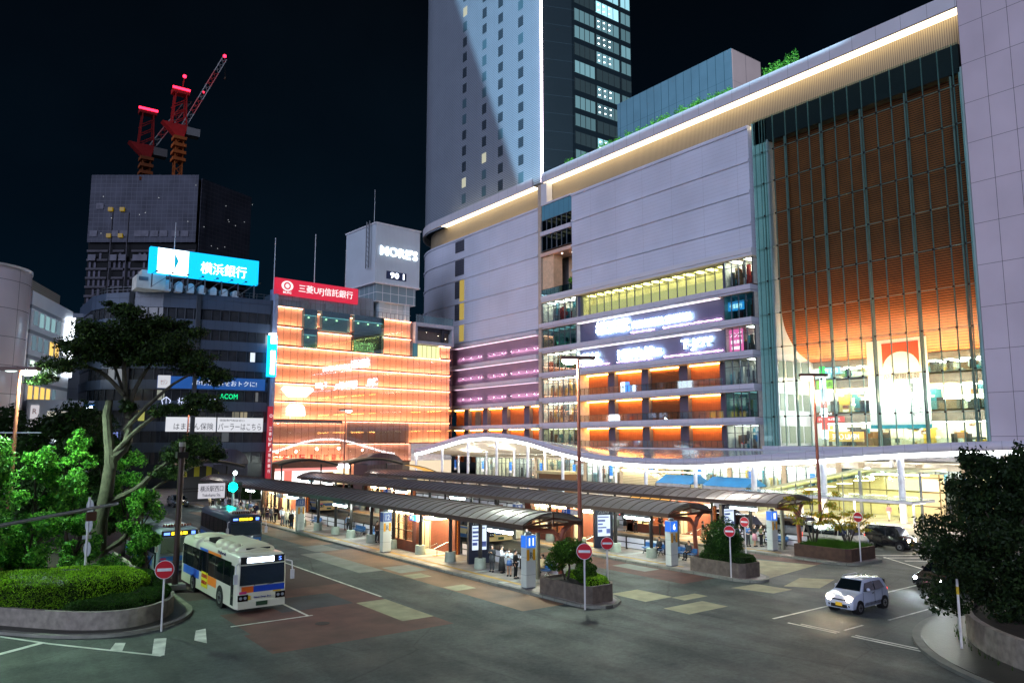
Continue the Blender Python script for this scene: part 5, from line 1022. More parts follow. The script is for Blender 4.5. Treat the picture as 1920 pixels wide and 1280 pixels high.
# ---- brick stair enclosures with orange roofs (nearest and middle platform, plus far one)
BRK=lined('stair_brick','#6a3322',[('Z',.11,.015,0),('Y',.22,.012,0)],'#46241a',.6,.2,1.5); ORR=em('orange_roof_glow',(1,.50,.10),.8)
def stairs(x,y,label,full=True):
    """x,y = near left corner on the platform; runs 9 m away from the viewer"""
    t=thing('stair_enclosure',label,'stair entrance',(x,y,.15))
    b=MB(); b.box(0,.22,1.8,7.3,0,.75); b.box(0,.5,6.6,7.4,0,3.0); b.box(0,.4,1.4,1.9,0,3.0); b.box(2.0,2.2,-.6,7.2,0,2.9); b.box(1.75,2.2,-1.2,-.6,0,2.7); b.build('brick_wall',BRK,t)
    b=MB(); b.box(.3,1.9,6.9,7.0,0,2.8); b.build('back_wall',IN_W,t)
    b=MB(); b.box(.05,.10,2.0,6.6,.75,2.6); b.build('window',glass('cream_glass',(1,.95,.85),.04),t)
    b=MB(); [b.box(.0,.14,1.95+i*1.16-.04,1.95+i*1.16+.04,.75,2.65) for i in range(5)]; b.box(0,.14,1.95,6.6,1.45,1.5); b.build('window_frame',DARKM,t)
    b=MB(); b.text('MALLS',(.02,5.6,1.95),(0,-1,0),2.2,.42,depth=.01); b.build('window_lettering',mat('faded_letters','#9a8a70',.6),t)
    b=MB(); n=6; pf=[(-.3+2.6*k/n,2.75+.55*math.sin(math.pi*(.1+.8*k/n))) for k in range(n+1)]
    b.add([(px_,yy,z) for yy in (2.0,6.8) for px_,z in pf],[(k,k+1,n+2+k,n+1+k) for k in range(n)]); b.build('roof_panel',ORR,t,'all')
    b=MB(); [b.bar((pf[k][0],yy,pf[k][1]+.02),(pf[k+1][0],yy,pf[k+1][1]+.02),.07) for k in range(n) for yy in (2.0,3.2,4.4,5.6,6.8)]; b.build('roof_rib',DARKM,t)
    b=MB(); b.box(.2,2.0,-.9,1.4,2.55,2.6); b.box(.3,1.9,2.2,6.4,2.68,2.72); b.build('ceiling_lamp',em('stair_lamp',(1,.80,.45),26),t)
    b=MB(); [b.box(.25,1.95,-.9+i*.4,-.5+i*.4,-.05,.02+.0*i) for i in range(1)]; b.box(1.9,2.0,-1.2,-.5,0,2.6); b.build('orange_jamb',em('orange_jamb_glow',(1,.30,.04),1.0),t)
    b=MB(); b.box(.1,1.0,1.0,1.1,.3,2.3); b.build('lift_door',lined('lift_glass','#b0a890',[('X',.45,.06,0)],'#3a3632',.25),t)
    b=MB(); b.tube([(1.9,-1.0,0),(1.9,-1.0,.95),(1.9,.2,.7),(1.3,1.0,.2)],.03,6); b.tube([(.35,-1.0,0),(.35,-1.0,.9),(.35,.6,.4)],.03,6); b.build('handrail',STEEL,t)
    b=MB(); b.box(.1,2.1,-1.0,-.95,2.62,2.86); b.build('header_light',em('header_strip',(.85,1,.75),1.6),t)
    t2=thing('direction_sign','white direction board with blue arrow hanging at the %s'%label[36:],'sign',(x-.05,y+.9,2.45)); b=MB(); b.box(-.04,.04,-.6,1.4,0,.42); b.build('board',mat('direction_white','#c8cace',.5),t2)
    b=MB(); b.box(-.05,-.04,.9,1.4,.0,.42); b.box(-.05,-.04,.35,.8,.0,.42); b.build('blue_field',BLUEP,t2); b=MB(); b.bar((-.06,1.15,.1),(-.06,1.15,.32),.05); b.bar((-.06,1.15,.33),(-.06,1.05,.22),.05); b.bar((-.06,1.15,.33),(-.06,1.25,.22),.05); b.text('地下街',(-.055,.2,.1),(0,-1,0),.65,.2); b.build('lettering',TEXTW,t2)
    return t
stairs(29.0,49.3,'brick stair enclosure with glowing orange roof on the nearest platform')
stairs(41.5,46.3,'brick stair enclosure with glowing orange roof on the middle platform')
stairs(51.6,44.0,'brick stair enclosure with glowing orange roof on the far platform')
stairs(29.3,78.5,'brick stair enclosure far along on the nearest platform beside the queue')
stairs(41.6,78.0,'brick stair enclosure far along on the middle platform')
# ---- lit advertising panels
def adpanel(x,y,label,rz=0):
    t=thing('ad_panel',label,'advertising panel',(x,y,.15),rz); b=MB(); b.box(-.75,.75,-.18,.18,0,2.9); b.build('case',mat('ad_case_blue','#262a3c',.4,.2),t)
    b=MB(); b.box(-.52,.52,-.2,-.18,.9,2.5); b.build('screen',em('ad_screen',(.70,.82,1),.9),t)
    b=MB(); [b.box(-.5,-.5+wd,-.21,-.2,z,z+h) for wd,z,h in [(.9,2.3,.08),(.6,2.0,.15),(.4,1.75,.12),(.7,1.5,.1),(.35,1.2,.2)]]; b.box(.2,.5,-.21,-.2,1.1,1.45); b.build('print',mat('ad_print','#5a6ab0',.5),t)
    b=MB(); b.text('バスのりば',(-.45,-.19,2.6),(1,0,0),.9,.18); b.build('lettering',TEXTW,t)
adpanel(30.0,44.0,'blue cased lit map panel behind the people at stop 11',R(-12)); adpanel(42.0,44.4,'blue cased lit map panel on the middle platform behind the no entry signs',R(-20)); adpanel(54.2,42.0,'bright lit panel at the back of the far platform',R(-10))
# ---- benches
def bench(): 
    t=thing('bench','x','bench',(0,0,.15),0,'platform benches'); 
    for i in range(4):
        b=MB(); b.box(-.22,.22,-.92+i*.47,-.5+i*.47,.42,.47); b.box(.2,.25,-.92+i*.47,-.5+i*.47,.5,.8); b.build('seat',mat('bench_blue','#2c5a8c',.45),t)
    b=MB(); b.box(-.04,.04,-.95,.95,.34,.40); b.build('beam',STEEL,t)
    for y in (-.75,.75): b=MB(); b.bar((-.25,y,0),(0,y,.36),.05); b.bar((.25,y,0),(0,y,.36),.05); b.build('leg',STEEL,t)
    return t
bn=bench(); first=True
for x,y,lab in [(30.2,37.6,'blue bench behind the stop 11 pillar'),(30.2,59.6,'blue bench nearest the brick stairs on the nearest platform'),(30.2,63.0,'blue bench second from the brick stairs on the nearest platform'),(30.2,72.5,'blue bench behind the stop pillar of the long queue'),(42.4,36.6,'blue bench beside the stop 6 pillar'),(42.4,39.6,'blue bench behind the seated person at stop 6'),(53.6,36.9,'blue bench behind the stop 1 pillar')]:
    o=bn if first else dup(bn); first=False; o.location=(x,y,.15); o['label']=lab
# ---- planters at the platform ends
def boxplanter(x0,x1,y0,y1,label,m):
    return planter_wall('p',smooth_poly([(x0,y0),(x1,y0),(x1,y1),(x0,y1)],2) if 0 else [(x0+.3,y0),(x1-.5,y0),(x1,y0+.5),(x1,y1),(x0,y1),(x0,y0+.3)],.15,1.0,.15,m,label,.12)
boxplanter(27.0,29.2,29.7,33.6,'brown granite planter with a clipped tree at the end of the nearest platform',GRANB)
boxplanter(39.3,41.5,29.5,33.5,'brown granite planter with a big round bush at the end of the middle platform',GRANB)
boxplanter(50.3,54.2,29.0,33.2,'dark brown planter with two slender yellow trees at the end of the far platform',mat('dark_brown_granite','#4a3428',.8,0,.3,3,.3))
# ---- no entry signs
def noentry(x,y,h,label,r=.36,rz=0,base=0):
    t=thing('no_entry_sign',label,'no entry sign',(x,y,base),rz,'round no entry signs'); b=MB(); b.tube([(0,.05,0),(0,.05,h+r)],.045,8); b.build('pole',mat('sign_pole_white','#d0cccc',.4,0,.1,2),t,True)
    b=MB(); b.disc((0,0,h),(0,1,0),r,.02,28); b.build('rim',WHITE,t); b=MB(); b.disc((0,-.012,h),(0,1,0),r*.94,.02,28); b.build('disc',mat('no_entry_red','#c01c2c',.35,0,.04,1),t); b=MB(); b.box(-r*.74,r*.74,-.03,-.02,h-r*.16,h+r*.16); b.build('bar',WHITE,t)
fz=lambda x,y: math.atan2(-(0-x),(0-y)) if 0 else math.atan2(x,y)*-1
noentry(8.45,36.9,2.62,'no entry sign on a white pole at the left hedge in front of the bus',.40,fz(8.45,36.9)+R(-8),.13)
noentry(26.55,29.45,2.85,'nearest no entry sign in front of the clipped tree planter',.40,fz(26,29))
noentry(29.85,31.25,2.65,'no entry sign just right of the clipped tree planter',.34,fz(31,31)+.1,.15)
noentry(39.1,30.2,2.75,'no entry sign in front of the big round bush planter',.34,fz(40,30)-.3,.15)
noentry(47.6,35.4,2.5,'no entry sign behind the big round bush, seen narrow',.36,fz(44,34)-.55)
noentry(51.25,28.75,3.0,'no entry sign at the yellow trees planter, seen narrow',.34,fz(50,30)-.55,.15)
# ---- street lamps
def streetlamp(x,y,h,label,e,col,rz=0,two=True,vis=6):
    t=thing('street_lamp',label,'street lamp',(x,y,0),rz,'tall brown street lamps'); b=MB(); b.tube([(0,0,0),(0,0,h*.55),(0,0,h)],[.15,.12,.09],10); b.build('pole',mat('lamp_pole_brown','#94523e',.5,0,.12,2),t,True)
    b=MB(); b.box(-1.1,1.1,-.28,.28,h,h+.22); b.build('lamp_head',mat('lamp_head_brown','#5c3c30',.5),t); b=MB(); b.sph((.55,0,h-.10),(.48,.26,.22),12,8); b.build('bulb',em('street_bulb_%d'%int(col[0]*100),tuple(.4+.6*q for q in col),60),t)
    b=MB(); b.sph((-.55,0,h-.02),(.36,.2,.08),12,6); b.build('second_bulb',em('street_bulb_dim',(.6,.75,.7),1.5),t)
    b=MB(); b.box(-1.6,1.6,-.04,.04,h*.70,h*.70+.07); b.build('cross_bar',GREYM,t) if two else None
    lamp('SPOT','glow',t,(.55,0,h-.36),e,col,.55,166)
streetlamp(3.7,55.0,12.6,'street lamp on the left island lighting the green trees',8500,(.62,1,.70),R(-37))
streetlamp(33.0,37.0,13.6,'street lamp rising in front of the station signs beside the clipped tree',6500,(.85,1,.82),R(143),False)
streetlamp(57.3,35.3,13.6,'street lamp in front of the glass atrium behind the yellow trees',6500,(1,.95,.80),R(143),False)
streetlamp(9,20,13.0,'street lamp beside the near road below the viewer',0,(.7,1,.85),R(0),False) if 0 else None
# lamps of the same row standing just behind and beside the viewer
streetlamp(-7.5,22,12.6,'street lamp outside the left edge above the near road',4200,(.60,1,.82),R(-37))
streetlamp(26,-4,13.6,'street lamp outside the right edge above the near road',4600,(1,.93,.84),R(-37),False)
streetlamp(54.9,120.5,13.4,'distant street lamp in front of the orange glass building',900,(1,.9,.7),R(-37),False)
streetlamp(29.6,120,13.2,'distant street lamp in front of the dark bank building',700,(1,.9,.75),R(-37),False)
# ---- left side poles and signals
t=thing('sign_pole','brown steel pole with hanging white station name board beside the white bus','sign pole',(11.3,46.8,.14)); b=MB(); b.tube([(0,0,0),(0,0,8.1)],.17,12); b.build('pole',mat('sign_pole_brown','#40302a',.45,.3),t,True)
b=MB(); b.cyl((0,0),.19,7.9,8.15,12); b.build('cap',CONC,t); b=MB(); b.box(-.3,.3,-.25,.25,7.25,7.6); b.bar((0,0,5.35),(1.0,0,5.35),.06); b.bar((0,0,5.5),(1.0,0,5.5),.06); b.build('bracket',DARKM,t)
b=MB(); b.box(-.5,.5,-.4,.4,-.02,.25); b.build('base',CONC,t)
t=thing('station_name_board','white board with navy station name writing hanging from the brown pole','sign',(12.3,46.8,5.05)); b=MB(); b.box(0,1.5,-.03,.03,0,.85); b.build('board',em('name_board_face',(.78,.76,.84),.55),t)
b=MB(); b.text('横浜駅西口',(.1,-.035,.38),(1,0,0),1.3,.34); b.text('Yokohama Sta.',(.22,-.035,.10),(1,0,0),1.05,.18); b.build('lettering',TEXTB,t)
t=thing('mirror_pole','white pole carrying three round sign backs and a small plate in the left hedge','sign pole',(6.5,45.0,.9)); b=MB(); b.tube([(0,0,-.6),(0,0,4.6)],.06,10); b.build('pole',MATS['sign_pole_white'],t,True)
for z,r_ in [(4.1,.37),(3.2,.37),(2.0,.37)]: b=MB(); b.disc((.05,.03,z),(1,.32,0),r_,.03,22); b.build('disc',mat('sign_back','#b9bcc0',.5,.2,.1,1),t)
b=MB(); b.box(-.2,.2,.05,.09,2.5,2.68); b.build('plate',MATS['sign_back'],t); b=MB(); b.cyl((0,0),.065,.55,.8,10); b.cyl((0,0),.065,.9,1.0,10); b.build('reflective_band',mat('reflective_yellow','#c8a830',.4),t)
t=thing('signal_arm','pale horizontal steel arm with a guy wire reaching in from the left edge','signal arm',(-2.0,30.5,0)); b=MB(); b.tube([(-1.2,30,5.2),(6.3,36.3,5.75)],.07,8); b.build('arm',GREYM,t,True,world=True); b=MB(); b.tube([(-1.2,30,0),(-1.2,30,7)],.12,10); b.build('pole',GREYM,t,True,world=True); b=MB(); b.box(5.0,5.35,35.0,35.3,5.2,5.55); b.build('box',BROWNM,t,world=True)
t=thing('traffic_signal','traffic signal glowing green on a pale post before the long queue','traffic light',(22.6,74,.0)); b=MB(); b.tube([(0,0,0),(0,0,5.1)],.11,10); b.build('post',mat('signal_post','#aab4b4',.4),t,True); b=MB(); b.box(-.45,.75,-.15,.15,3.6,4.5); b.build('housing',mat('signal_housing','#10201c',.5),t)
b=MB(); b.disc((-.1,-.2,4.05),(0,1,0),.40,.06,20); b.build('green_lens',em('signal_green',(.0,1,.72),30),t); b=MB(); b.disc((.5,-.17,4.05),(0,1,0),.2,.04,16); b.build('dark_lens',BLACK,t); b=MB(); b.sph((.1,0,5.35),.2,10,6); b.build('top_lamp',em('signal_top_lamp',(.8,1,.95),9),t)

t=thing('traffic_signal','distant traffic signal showing red beyond the big tree','traffic light',(30.8,118,.15)); b=MB(); b.tube([(0,0,0),(0,0,7.5)],.1,8); b.build('post',GREYM,t); b=MB(); b.box(-1.0,.6,-.12,.12,7.3,7.8); b.build('housing',DARKM,t); b=MB(); b.disc((.3,-.15,7.55),(0,1,0),.2,.05,14); b.build('red_lens',em('signal_red',(1,.02,.02),14),t)
t=thing('marker_post','white marker post with yellow band standing on the right kerb','post',(33.5,14.75,.14)); b=MB(); b.tube([(0,0,0),(.0,0,2.7)],.05,10); b.build('pole',MATS['sign_pole_white'],t,True); b=MB(); b.cyl((0,0),.056,2.1,2.4,10); b.build('yellow_band',MATS['reflective_yellow'],t)
# ---- far kiosks
def arch_kiosk(x,y,w_,d,h,m,label,roofm=None):
    t=thing('kiosk',label,'kiosk',(x,y,.15)); b=MB(); b.box(0,w_,0,d,0,h*.7); b.build('wall',m,t); n=10
    pf=[(w_/2-w_/2*math.cos(math.pi*k/n),h*.7+h*.3*math.sin(math.pi*k/n)) for k in range(n+1)]
    b=MB(); b.add([(px_,yy,z) for yy in (-.15,d+.15) for px_,z in pf],[(k,k+1,n+2+k,n+1+k) for k in range(n)]+[tuple(range(n,-1,-1)),tuple(range(n+1,2*n+2))]); b.build('arched_roof',roofm or m,t,'all' if roofm is None else False); return t
KBR=lined('brown_kiosk_panel','#5a4040',[('X',.6,.05,0)],'#34282a',.5,.08,.5)
arch_kiosk(55.0,112,6.3,5,6.2,KBR,'brown panelled kiosk with an arched roof before the orange building')
arch_kiosk(31.3,112,4.8,5,7.0,lined('dark_kiosk_panel','#3d3a48',[('X',.6,.05,0)],'#282630',.5,.08,.5),'tall dark panelled kiosk with an arched roof before the bank building')
t=arch_kiosk(27.0,110,4.6,3,4.8,IN_D,'low kiosk with yellow and black striped arched roof behind the first platform',lined('striped_roof','#141414',[('X',1.6,.7,.4)],'#b8b020',.5,.02,.3))
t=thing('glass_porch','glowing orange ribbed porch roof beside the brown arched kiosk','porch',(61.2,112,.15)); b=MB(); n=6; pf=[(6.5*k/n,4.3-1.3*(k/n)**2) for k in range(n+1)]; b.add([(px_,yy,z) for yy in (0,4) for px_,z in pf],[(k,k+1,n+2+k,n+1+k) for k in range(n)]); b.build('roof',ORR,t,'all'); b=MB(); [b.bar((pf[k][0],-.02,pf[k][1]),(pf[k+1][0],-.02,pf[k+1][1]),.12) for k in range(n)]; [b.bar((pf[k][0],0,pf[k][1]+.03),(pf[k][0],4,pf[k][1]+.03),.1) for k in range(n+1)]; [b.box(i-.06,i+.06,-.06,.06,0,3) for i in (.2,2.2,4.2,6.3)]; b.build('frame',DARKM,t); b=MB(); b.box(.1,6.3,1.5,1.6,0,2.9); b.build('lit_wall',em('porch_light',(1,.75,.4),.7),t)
t=thing('hedge','low clipped hedge before the dark bank building','hedge',(38,109.5,.15),0); HEDGES=[(t,34.6,41,109,111,2.0)]
# ---- under the wave canopy: stair flight, kiosk, tents, escalator hall, low canopy
t=thing('staircase','broad lit staircase with pale steps under the wave canopy','stairs',(84,74,.15)); b=MB(); nst=22
for i in range(nst): b.box(84,90,70.5+i*.62,70.5+(i+1)*.62+.1,.15,.15+(i+1)*.235)
b.build('steps',lined('step_stone','#cfc2a0',[('Z',.235,.06,.0)],'#8e8468',.6,.05,.5),t,world=True); b=MB(); b.bar((83.9,70.5,1.2),(83.9,70.5+nst*.62,1.2+nst*.235),.08); [b.box(83.86,83.94,70.5+i*1.3,70.56+i*1.3,.15+i*.5,1.2+i*.49) for i in range(10)]; b.build('handrail',STEEL,t,world=True); b=MB(); b.box(83.5,83.55,68,84,3.9,4.0); b.build('strip_lamp',em('stair_strip',(1,.9,.6),40),t,world=True)
t=thing('kiosk','small glazed kiosk with a tan roof under the wave canopy','kiosk',(79.5,93,.15)); b=MB(); b.box(0,3,0,6.2,0,.9); b.build('base',IN_B,t); b=MB(); b.box(.05,2.95,.05,6.15,.9,2.9); b.build('window',lined('kiosk_glass','#c8a870',[('Y',1.2,.1,0),('X',1.0,.1,0)],'#6a4a30',.3,.1,.5),t); b=MB(); b.box(-.3,3.3,-.3,6.5,2.9,3.3); b.build('roof',mat('tan_roof','#a89a70',.6),t)
for i,(y,w_,lab) in enumerate([(69.8,6.0,'blue ridged tent roof booth, left of the two under the wave canopy'),(61.5,6.6,'longer blue ridged tent roof booth, right of the two under the wave canopy')]):
    t=thing('market_tent',lab,'tent',(78.9,y,.15),0,'blue tents under the canopy'); b=MB(); b.ext([(-.2,-w_/2,2.55),(4.2,-w_/2,2.55),(2.0,-w_/2,3.6)],(0,w_,0)); b.build('roof',mat('tent_blue','#1d6ea0',.5,0,.15,.8),t); b=MB(); b.box(0,.06,-w_/2,w_/2,.0,2.5); b.build('wall_sheet',mat('tent_white','#d4d0cc',.6),t); b=MB(); b.text(('横浜駅西口','大抽選会')[i],(-.01,w_*.3,1.5),(0,-1,0),w_*.4,.6); b.build('lettering',mat('tent_ink','#8a7a78',.6),t); b=MB(); [b.box(-.12,-.02,s*w_/2-.06,s*w_/2+.06,0,2.6) for s in(-1,1)]; b.build('pole',STEEL,t)
t=thing('escalator_hall','green glass hall with sloping roof over the escalator at the right end','entrance hall',(80,46,.15)); b=MB(); b.ext([(80.2,60,.2),(80.2,44.6,.2),(80.2,44.6,5.1),(80.2,60,1.7)],(.06,0,0)); b.build('side_glass',glass('hall_glass',(.85,.95,.85),.06),t,world=True); b=MB(); b.ext([(79.9,60.2,1.7),(79.9,44.4,5.15),(79.9,38.0,5.15),(79.9,38.0,5.4),(79.9,44.4,5.4),(79.9,60.2,1.95)],(6,0,0)); b.build('roof',mat('hall_roof_glass','#a8a888',.3,.1),t,world=True)
b=MB(); [b.bar((80.1,60-i*1.93,.2),(80.1,60-i*1.93,1.8+i*.43),.1) for i in range(9)]; b.box(80,80.2,38,38.2,.2,5.2); b.box(80,80.2,44.3,44.6,.2,5.2); b.build('frame',GREYM,t,world=True); b=MB(); b.box(80.15,80.2,38.2,44.3,.2,5.1); b.build('front_glass',MATS['hall_glass'],t,world=True); b=MB(); b.ext([(85,60,.2),(85,38,.2),(85,38,4.8),(85,44.6,4.8),(85,60,1.5)],(.1,0,0)); b.box(84.8,84.95,38.5,44,3.0,4.2,1); b.build('inner_wall',[lined('hall_inner','#cdb892',[('Y',1.9,.14,0),('Z',1.5,.12,.3)],'#6e5c40',.6,.15,.6),em('hall_board',(1,.85,.45),1.6)],t,world=True); b=MB(); b.box(82,83,38.5,59,4.3 if 0 else 1.5,1.55) if 0 else b.box(81.5,84,39,44,4.7,4.78); [b.box(81.5,83,58-i*2,57-i*2,1.45+i*.42,1.5+i*.42) for i in range(7)]; b.build('ceiling_lamp',em('hall_lamp',(1,.90,.62),14),t,world=True)
t=thing('low_canopy','flat low glass canopy on white beams in front of the escalator hall','canopy',(77,46,.15)); b=MB(); b.box(74,78.4,36,56,2.62,2.7); b.build('glass_roof',lined('low_canopy_glass','#a9b4b0',[('Y',1.6,.08,0),('X',1.1,.06,0)],'#d8dcd8',.15),t,world=True); b=MB(); b.box(73.9,74.1,36,56,2.38,2.62); b.box(76,76.2,36,56,2.4,2.62); [b.box(74,78.4,y,y+.12,2.4,2.6) for y in np.arange(36,56,3.2)]; [b.cyl((76.1,y),.12,.15,2.5,8) for y in (37,43,49,55)]; b.build('frame',WHITE,t,world=True); b=MB(); b.box(75,77.5,36.5,55.5,2.30,2.36); b.build('strip_lamp',em('low_canopy_lamp',(1,.88,.6),9),t,world=True)
t=thing('route_sign','white framed notice board under the wave canopy edge','notice board',(79.5,60.5,.15)); b=MB(); b.box(0,.1,-.9,.9,1.2,2.8); b.build('board',mat('notice_grey','#9aa4a0',.5),t); b=MB(); b.box(.02,.08,-.85,-.8,0,1.2); b.box(.02,.08,.8,.85,0,1.2); b.build('leg',STEEL,t)
# ================================================================ VEHICLES (front faces -y, built at the origin)
TYRE=mat('tyre','#141414',.85,0,.1,4); RIMM=mat('wheel_rim','#a6a8aa',.3,.8); VG=mat('vehicle_glass','#0c1418',.06,0,.1,1,spec=.8,coat=.5)
HEADW=em('headlamp_glow',(1,.74,.45),60); HEADB=em('headlamp_cold',(.75,.9,1),45); TAIL=em('tail_light_red',(1,.03,.02),4)
def wheel(par,x,y,r,wd,side):
    b=MB(); a=[]; 
    b.tube([(x-side*wd/2,y,r),(x-side*wd*.4,y,r),(x+side*wd*.4,y,r),(x+side*wd/2,y,r)],[r*.93,r,r,r*.93],20); w_=b.build('wheel',TYRE,par,True)
    b=MB(); b.disc((x+side*wd*.5,y,r),(1,0,0),r*.62,.03,18); b.build('rim',RIMM,w_); b=MB(); b.disc((x+side*(wd*.5+.015),y,r),(1,0,0),r*.22,.03,12)
    for k in range(6): a_=k*math.pi/3; b.obox((x+side*(wd*.5+.012),y+math.cos(a_)*r*.42,r+math.sin(a_)*r*.42),(.006,0,0),(0,math.cos(a_)*r*.1,math.sin(a_)*r*.1),(0,-math.sin(a_)*r*.06,math.cos(a_)*r*.06))
    b.build('hub',DARKM,w_); return w_
def busbody(b,L,W,H,z0=.30):
    """rounded box swept along the length"""
    def sec(y,dx=0,dz=0):
        hw=W/2-dx; h=H-dz; r=.28; p=[(-hw,z0),(-hw,1.0),(-hw+.01,1.9),(-hw+.05,h-r)]
        p+=[(-hw+.05+r-r*math.cos(a),h-r+r*math.sin(a)) for a in np.linspace(.3,math.pi/2,4)]
        p=p+[(-x,z) for x,z in p[::-1]]; return [(x,y,z) for x,z in p]
    ys=[(0,.18,.12),(.04,.08,.06),(.14,.02,.02),(.3,0,0),(L-.3,0,0),(L-.08,.03,.04),(L,.14,.1)]
    S=[sec(y,a,c) for y,a,c in ys]; n=len(S[0]); vs=[v for s in S for v in s]
    b.add(vs,[(i*n+k,i*n+(k+1)%n,(i+1)*n+(k+1)%n,(i+1)*n+k)[::-1] for i in range(len(S)-1) for k in range(n)]+[tuple(range(n)),tuple((len(S)-1)*n+k for k in range(n-1,-1,-1))])
def make_bus(loc,rz,label,body,bands,led,ledtxt,rooftype=1,lit=.0,L=10.5,front=None):
    t=thing('city_bus',label,'bus',loc,rz); W,H=2.48,2.86
    b=MB(); busbody(b,L,W,H); b.build('body',mat('bus_paint_'+body[1:],body,.28,0,.05,.6,coat=.5),t,True)
    # side glazing
    for s in (-1,1):
        b=MB(); x=s*(W/2+.004); b.box(min(x,x-s*.02),max(x,x-s*.02),.95,L-.35,1.28,2.42); b.build('side_window',VG,t)
        b=MB(); [b.box(min(x,x+s*.012),max(x,x+s*.012),y,y+.05,1.28,2.42) for y in (2.1,3.6,5.1,6.6,8.1,9.4) if y<L-.5]; b.build('window_pillar',BLACK,t)
        for nm,y0,y1,z0,z1,c in bands:
            b=MB(); b.box(min(x,x+s*.006),max(x,x+s*.006),y0,y1,z0,z1); b.build(nm,mat('bus_band_'+c[1:],c,.35,0,.05,.6),t)
        b=MB(); b.box(min(x,x+s*.01),max(x,x+s*.01),.45,.88,.42,2.3) if s<0 else b.box(min(x,x+s*.01),max(x,x+s*.01),.35,1.35,.40,2.4); b.build('door',mat('bus_door','#1a2224',.15,0,.1,1,coat=.4),t)
    fr=front or [('front_orange',-1.0,-.42,1.05,1.34,'#e86a24'),('front_blue',-.42,1.12,1.05,1.34,'#1c48b8')]
    b=MB(); b.ext([(-1.10,-.03,1.40),(1.10,-.03,1.40),(1.08,-.03,2.34),(-1.08,-.03,2.34)],(0,.08,0)); b.build('windshield',mat('bus_windshield','#16283a',.04,0,.3,1.2,spec=.9,coat=1),t)  # lighter bluish tone stands in for cabin light and reflections in the glass
    b=MB(); b.box(-1.08,1.08,-.012,.05,2.40,2.74); b.build('display_case',BLACK,t)
    dp=MB()
    if led=='white': dp.box(-.78,.55,-.025,0,2.45,2.70); o=dp.build('destination_display',em('led_white',(.70,.85,1),5),t)
    else: dp.box(-1.0,1.0,-.022,0,2.44,2.71); o=dp.build('destination_display',mat('led_panel','#07090c',.3),t)
    b=MB()
    if led=='white': b.text('横浜駅西口',(-.6,-.03,2.49),(1,0,0),1.0,.17,depth=.006); b.build('lettering',em('led_pale',(1,1,1),9),o); b=MB(); b.text('S',(.78,-.03,2.48),(1,0,0),.14,.18); b.build('route_mark',em('led_blue',(.12,.25,1),2.2),o)
    else:
        b.text(ledtxt,(-.50,-.03,2.48),(1,0,0),.95,.20,depth=.006,bold=.012); b.build('lettering',em('led_yellow',(1,.68,.02),4),o)
        b=MB(); b.box(-.95,-.6,-.03,-.022,2.5,2.65); b.box(.68,.92,-.03,-.022,2.48,2.68); b.build('route_mark',em('led_blue',(.05,.22,1),2.4),o)
    for nm,x0,x1,z0,z1,c in fr: b=MB(); b.box(x0,x1,-.012,.02,z0,z1); b.build(nm,mat('bus_band_'+c[1:],c,.35,0,.05,.6),t)
    b=MB(); b.text('Omnibus Flow',(-.35,-.016,.86),(1,0,0),.85,.10) if 0 else b.text('Non Step Bus',(-.38,-.016,.74),(1,0,0),.85,.11); b.build('lettering',mat('bus_blue_letters','#2a3f8c',.5),t)
    for s in (-1,1):
        b=MB(); b.box(s*.92-.24,s*.92+.24,-.03,.05,.66,.96); hl=b.build('headlight',mat('lamp_case','#0c0c0e',.2),t); b=MB(); [b.disc((s*.92+k*.11,-.035,.81),(0,1,0),.075,.02,12) for k in(-1,1)]; b.build('lens',mat('lamp_lens','#b8c4cc',.08,.5),hl)
        b=MB(); b.box(s*.92-.22,s*.92+.2,-.035,.02,.48,.55); b.build('indicator',mat('indicator_amber','#c86a1a',.25),t)
        b=MB(); b.tube([(s*1.18,.05,2.45),(s*1.38,-.25,2.4),(s*1.40,-.3,2.0)],.03,6); m_=b.build('mirror',WHITE,t); b=MB(); b.box(s*1.40-.09,s*1.40+.09,-.36,-.26,1.55,2.0); b.build('mirror_glass',mat('mirror_shell','#c8c8cc',.3),m_)
        for y in (2.65,L-2.75):
            wheel(t,s*(W/2-.13),y,.48,.28,s); b=MB(); b.tube([(s*(W/2-.25),y,.48),(s*(W/2+.006),y,.48)],.60,24); b.build('wheel_arch',BLACK,t)
    b=MB(); b.box(-1.16,1.16,-.04,.1,.30,.62); b.build('bumper',mat('bus_paint_'+body[1:],body,.28),t); b=MB(); b.box(-.28,.28,-.06,-.03,.40,.60); b.build('licence_plate',mat('plate_green','#27452e',.5),t)
    b=MB(); b.bar((-.35,-.03,1.36),(-.75,-.03,1.62),.02); b.bar((.25,-.03,1.36),(.7,-.03,1.42),.02); b.build('wiper',BLACK,t)
    b=MB(); b.disc((-.95,-.02,1.18),(0,1,0),.001,.01,6); b.box(-1.1,-.75,-.016,0,1.0,1.12); b.build('sticker',mat('pink_sticker','#c83c78',.5),t); b=MB(); b.box(-.72,-.55,-.016,0,.7,.9); b.box(.55,.95,-.016,0,.98,1.05); b.build('sticker',mat('yellow_sticker','#d8b020',.5),t)
    RP=mat('roof_pod_cream','#c8c4a8',.45,0,.08,.8)
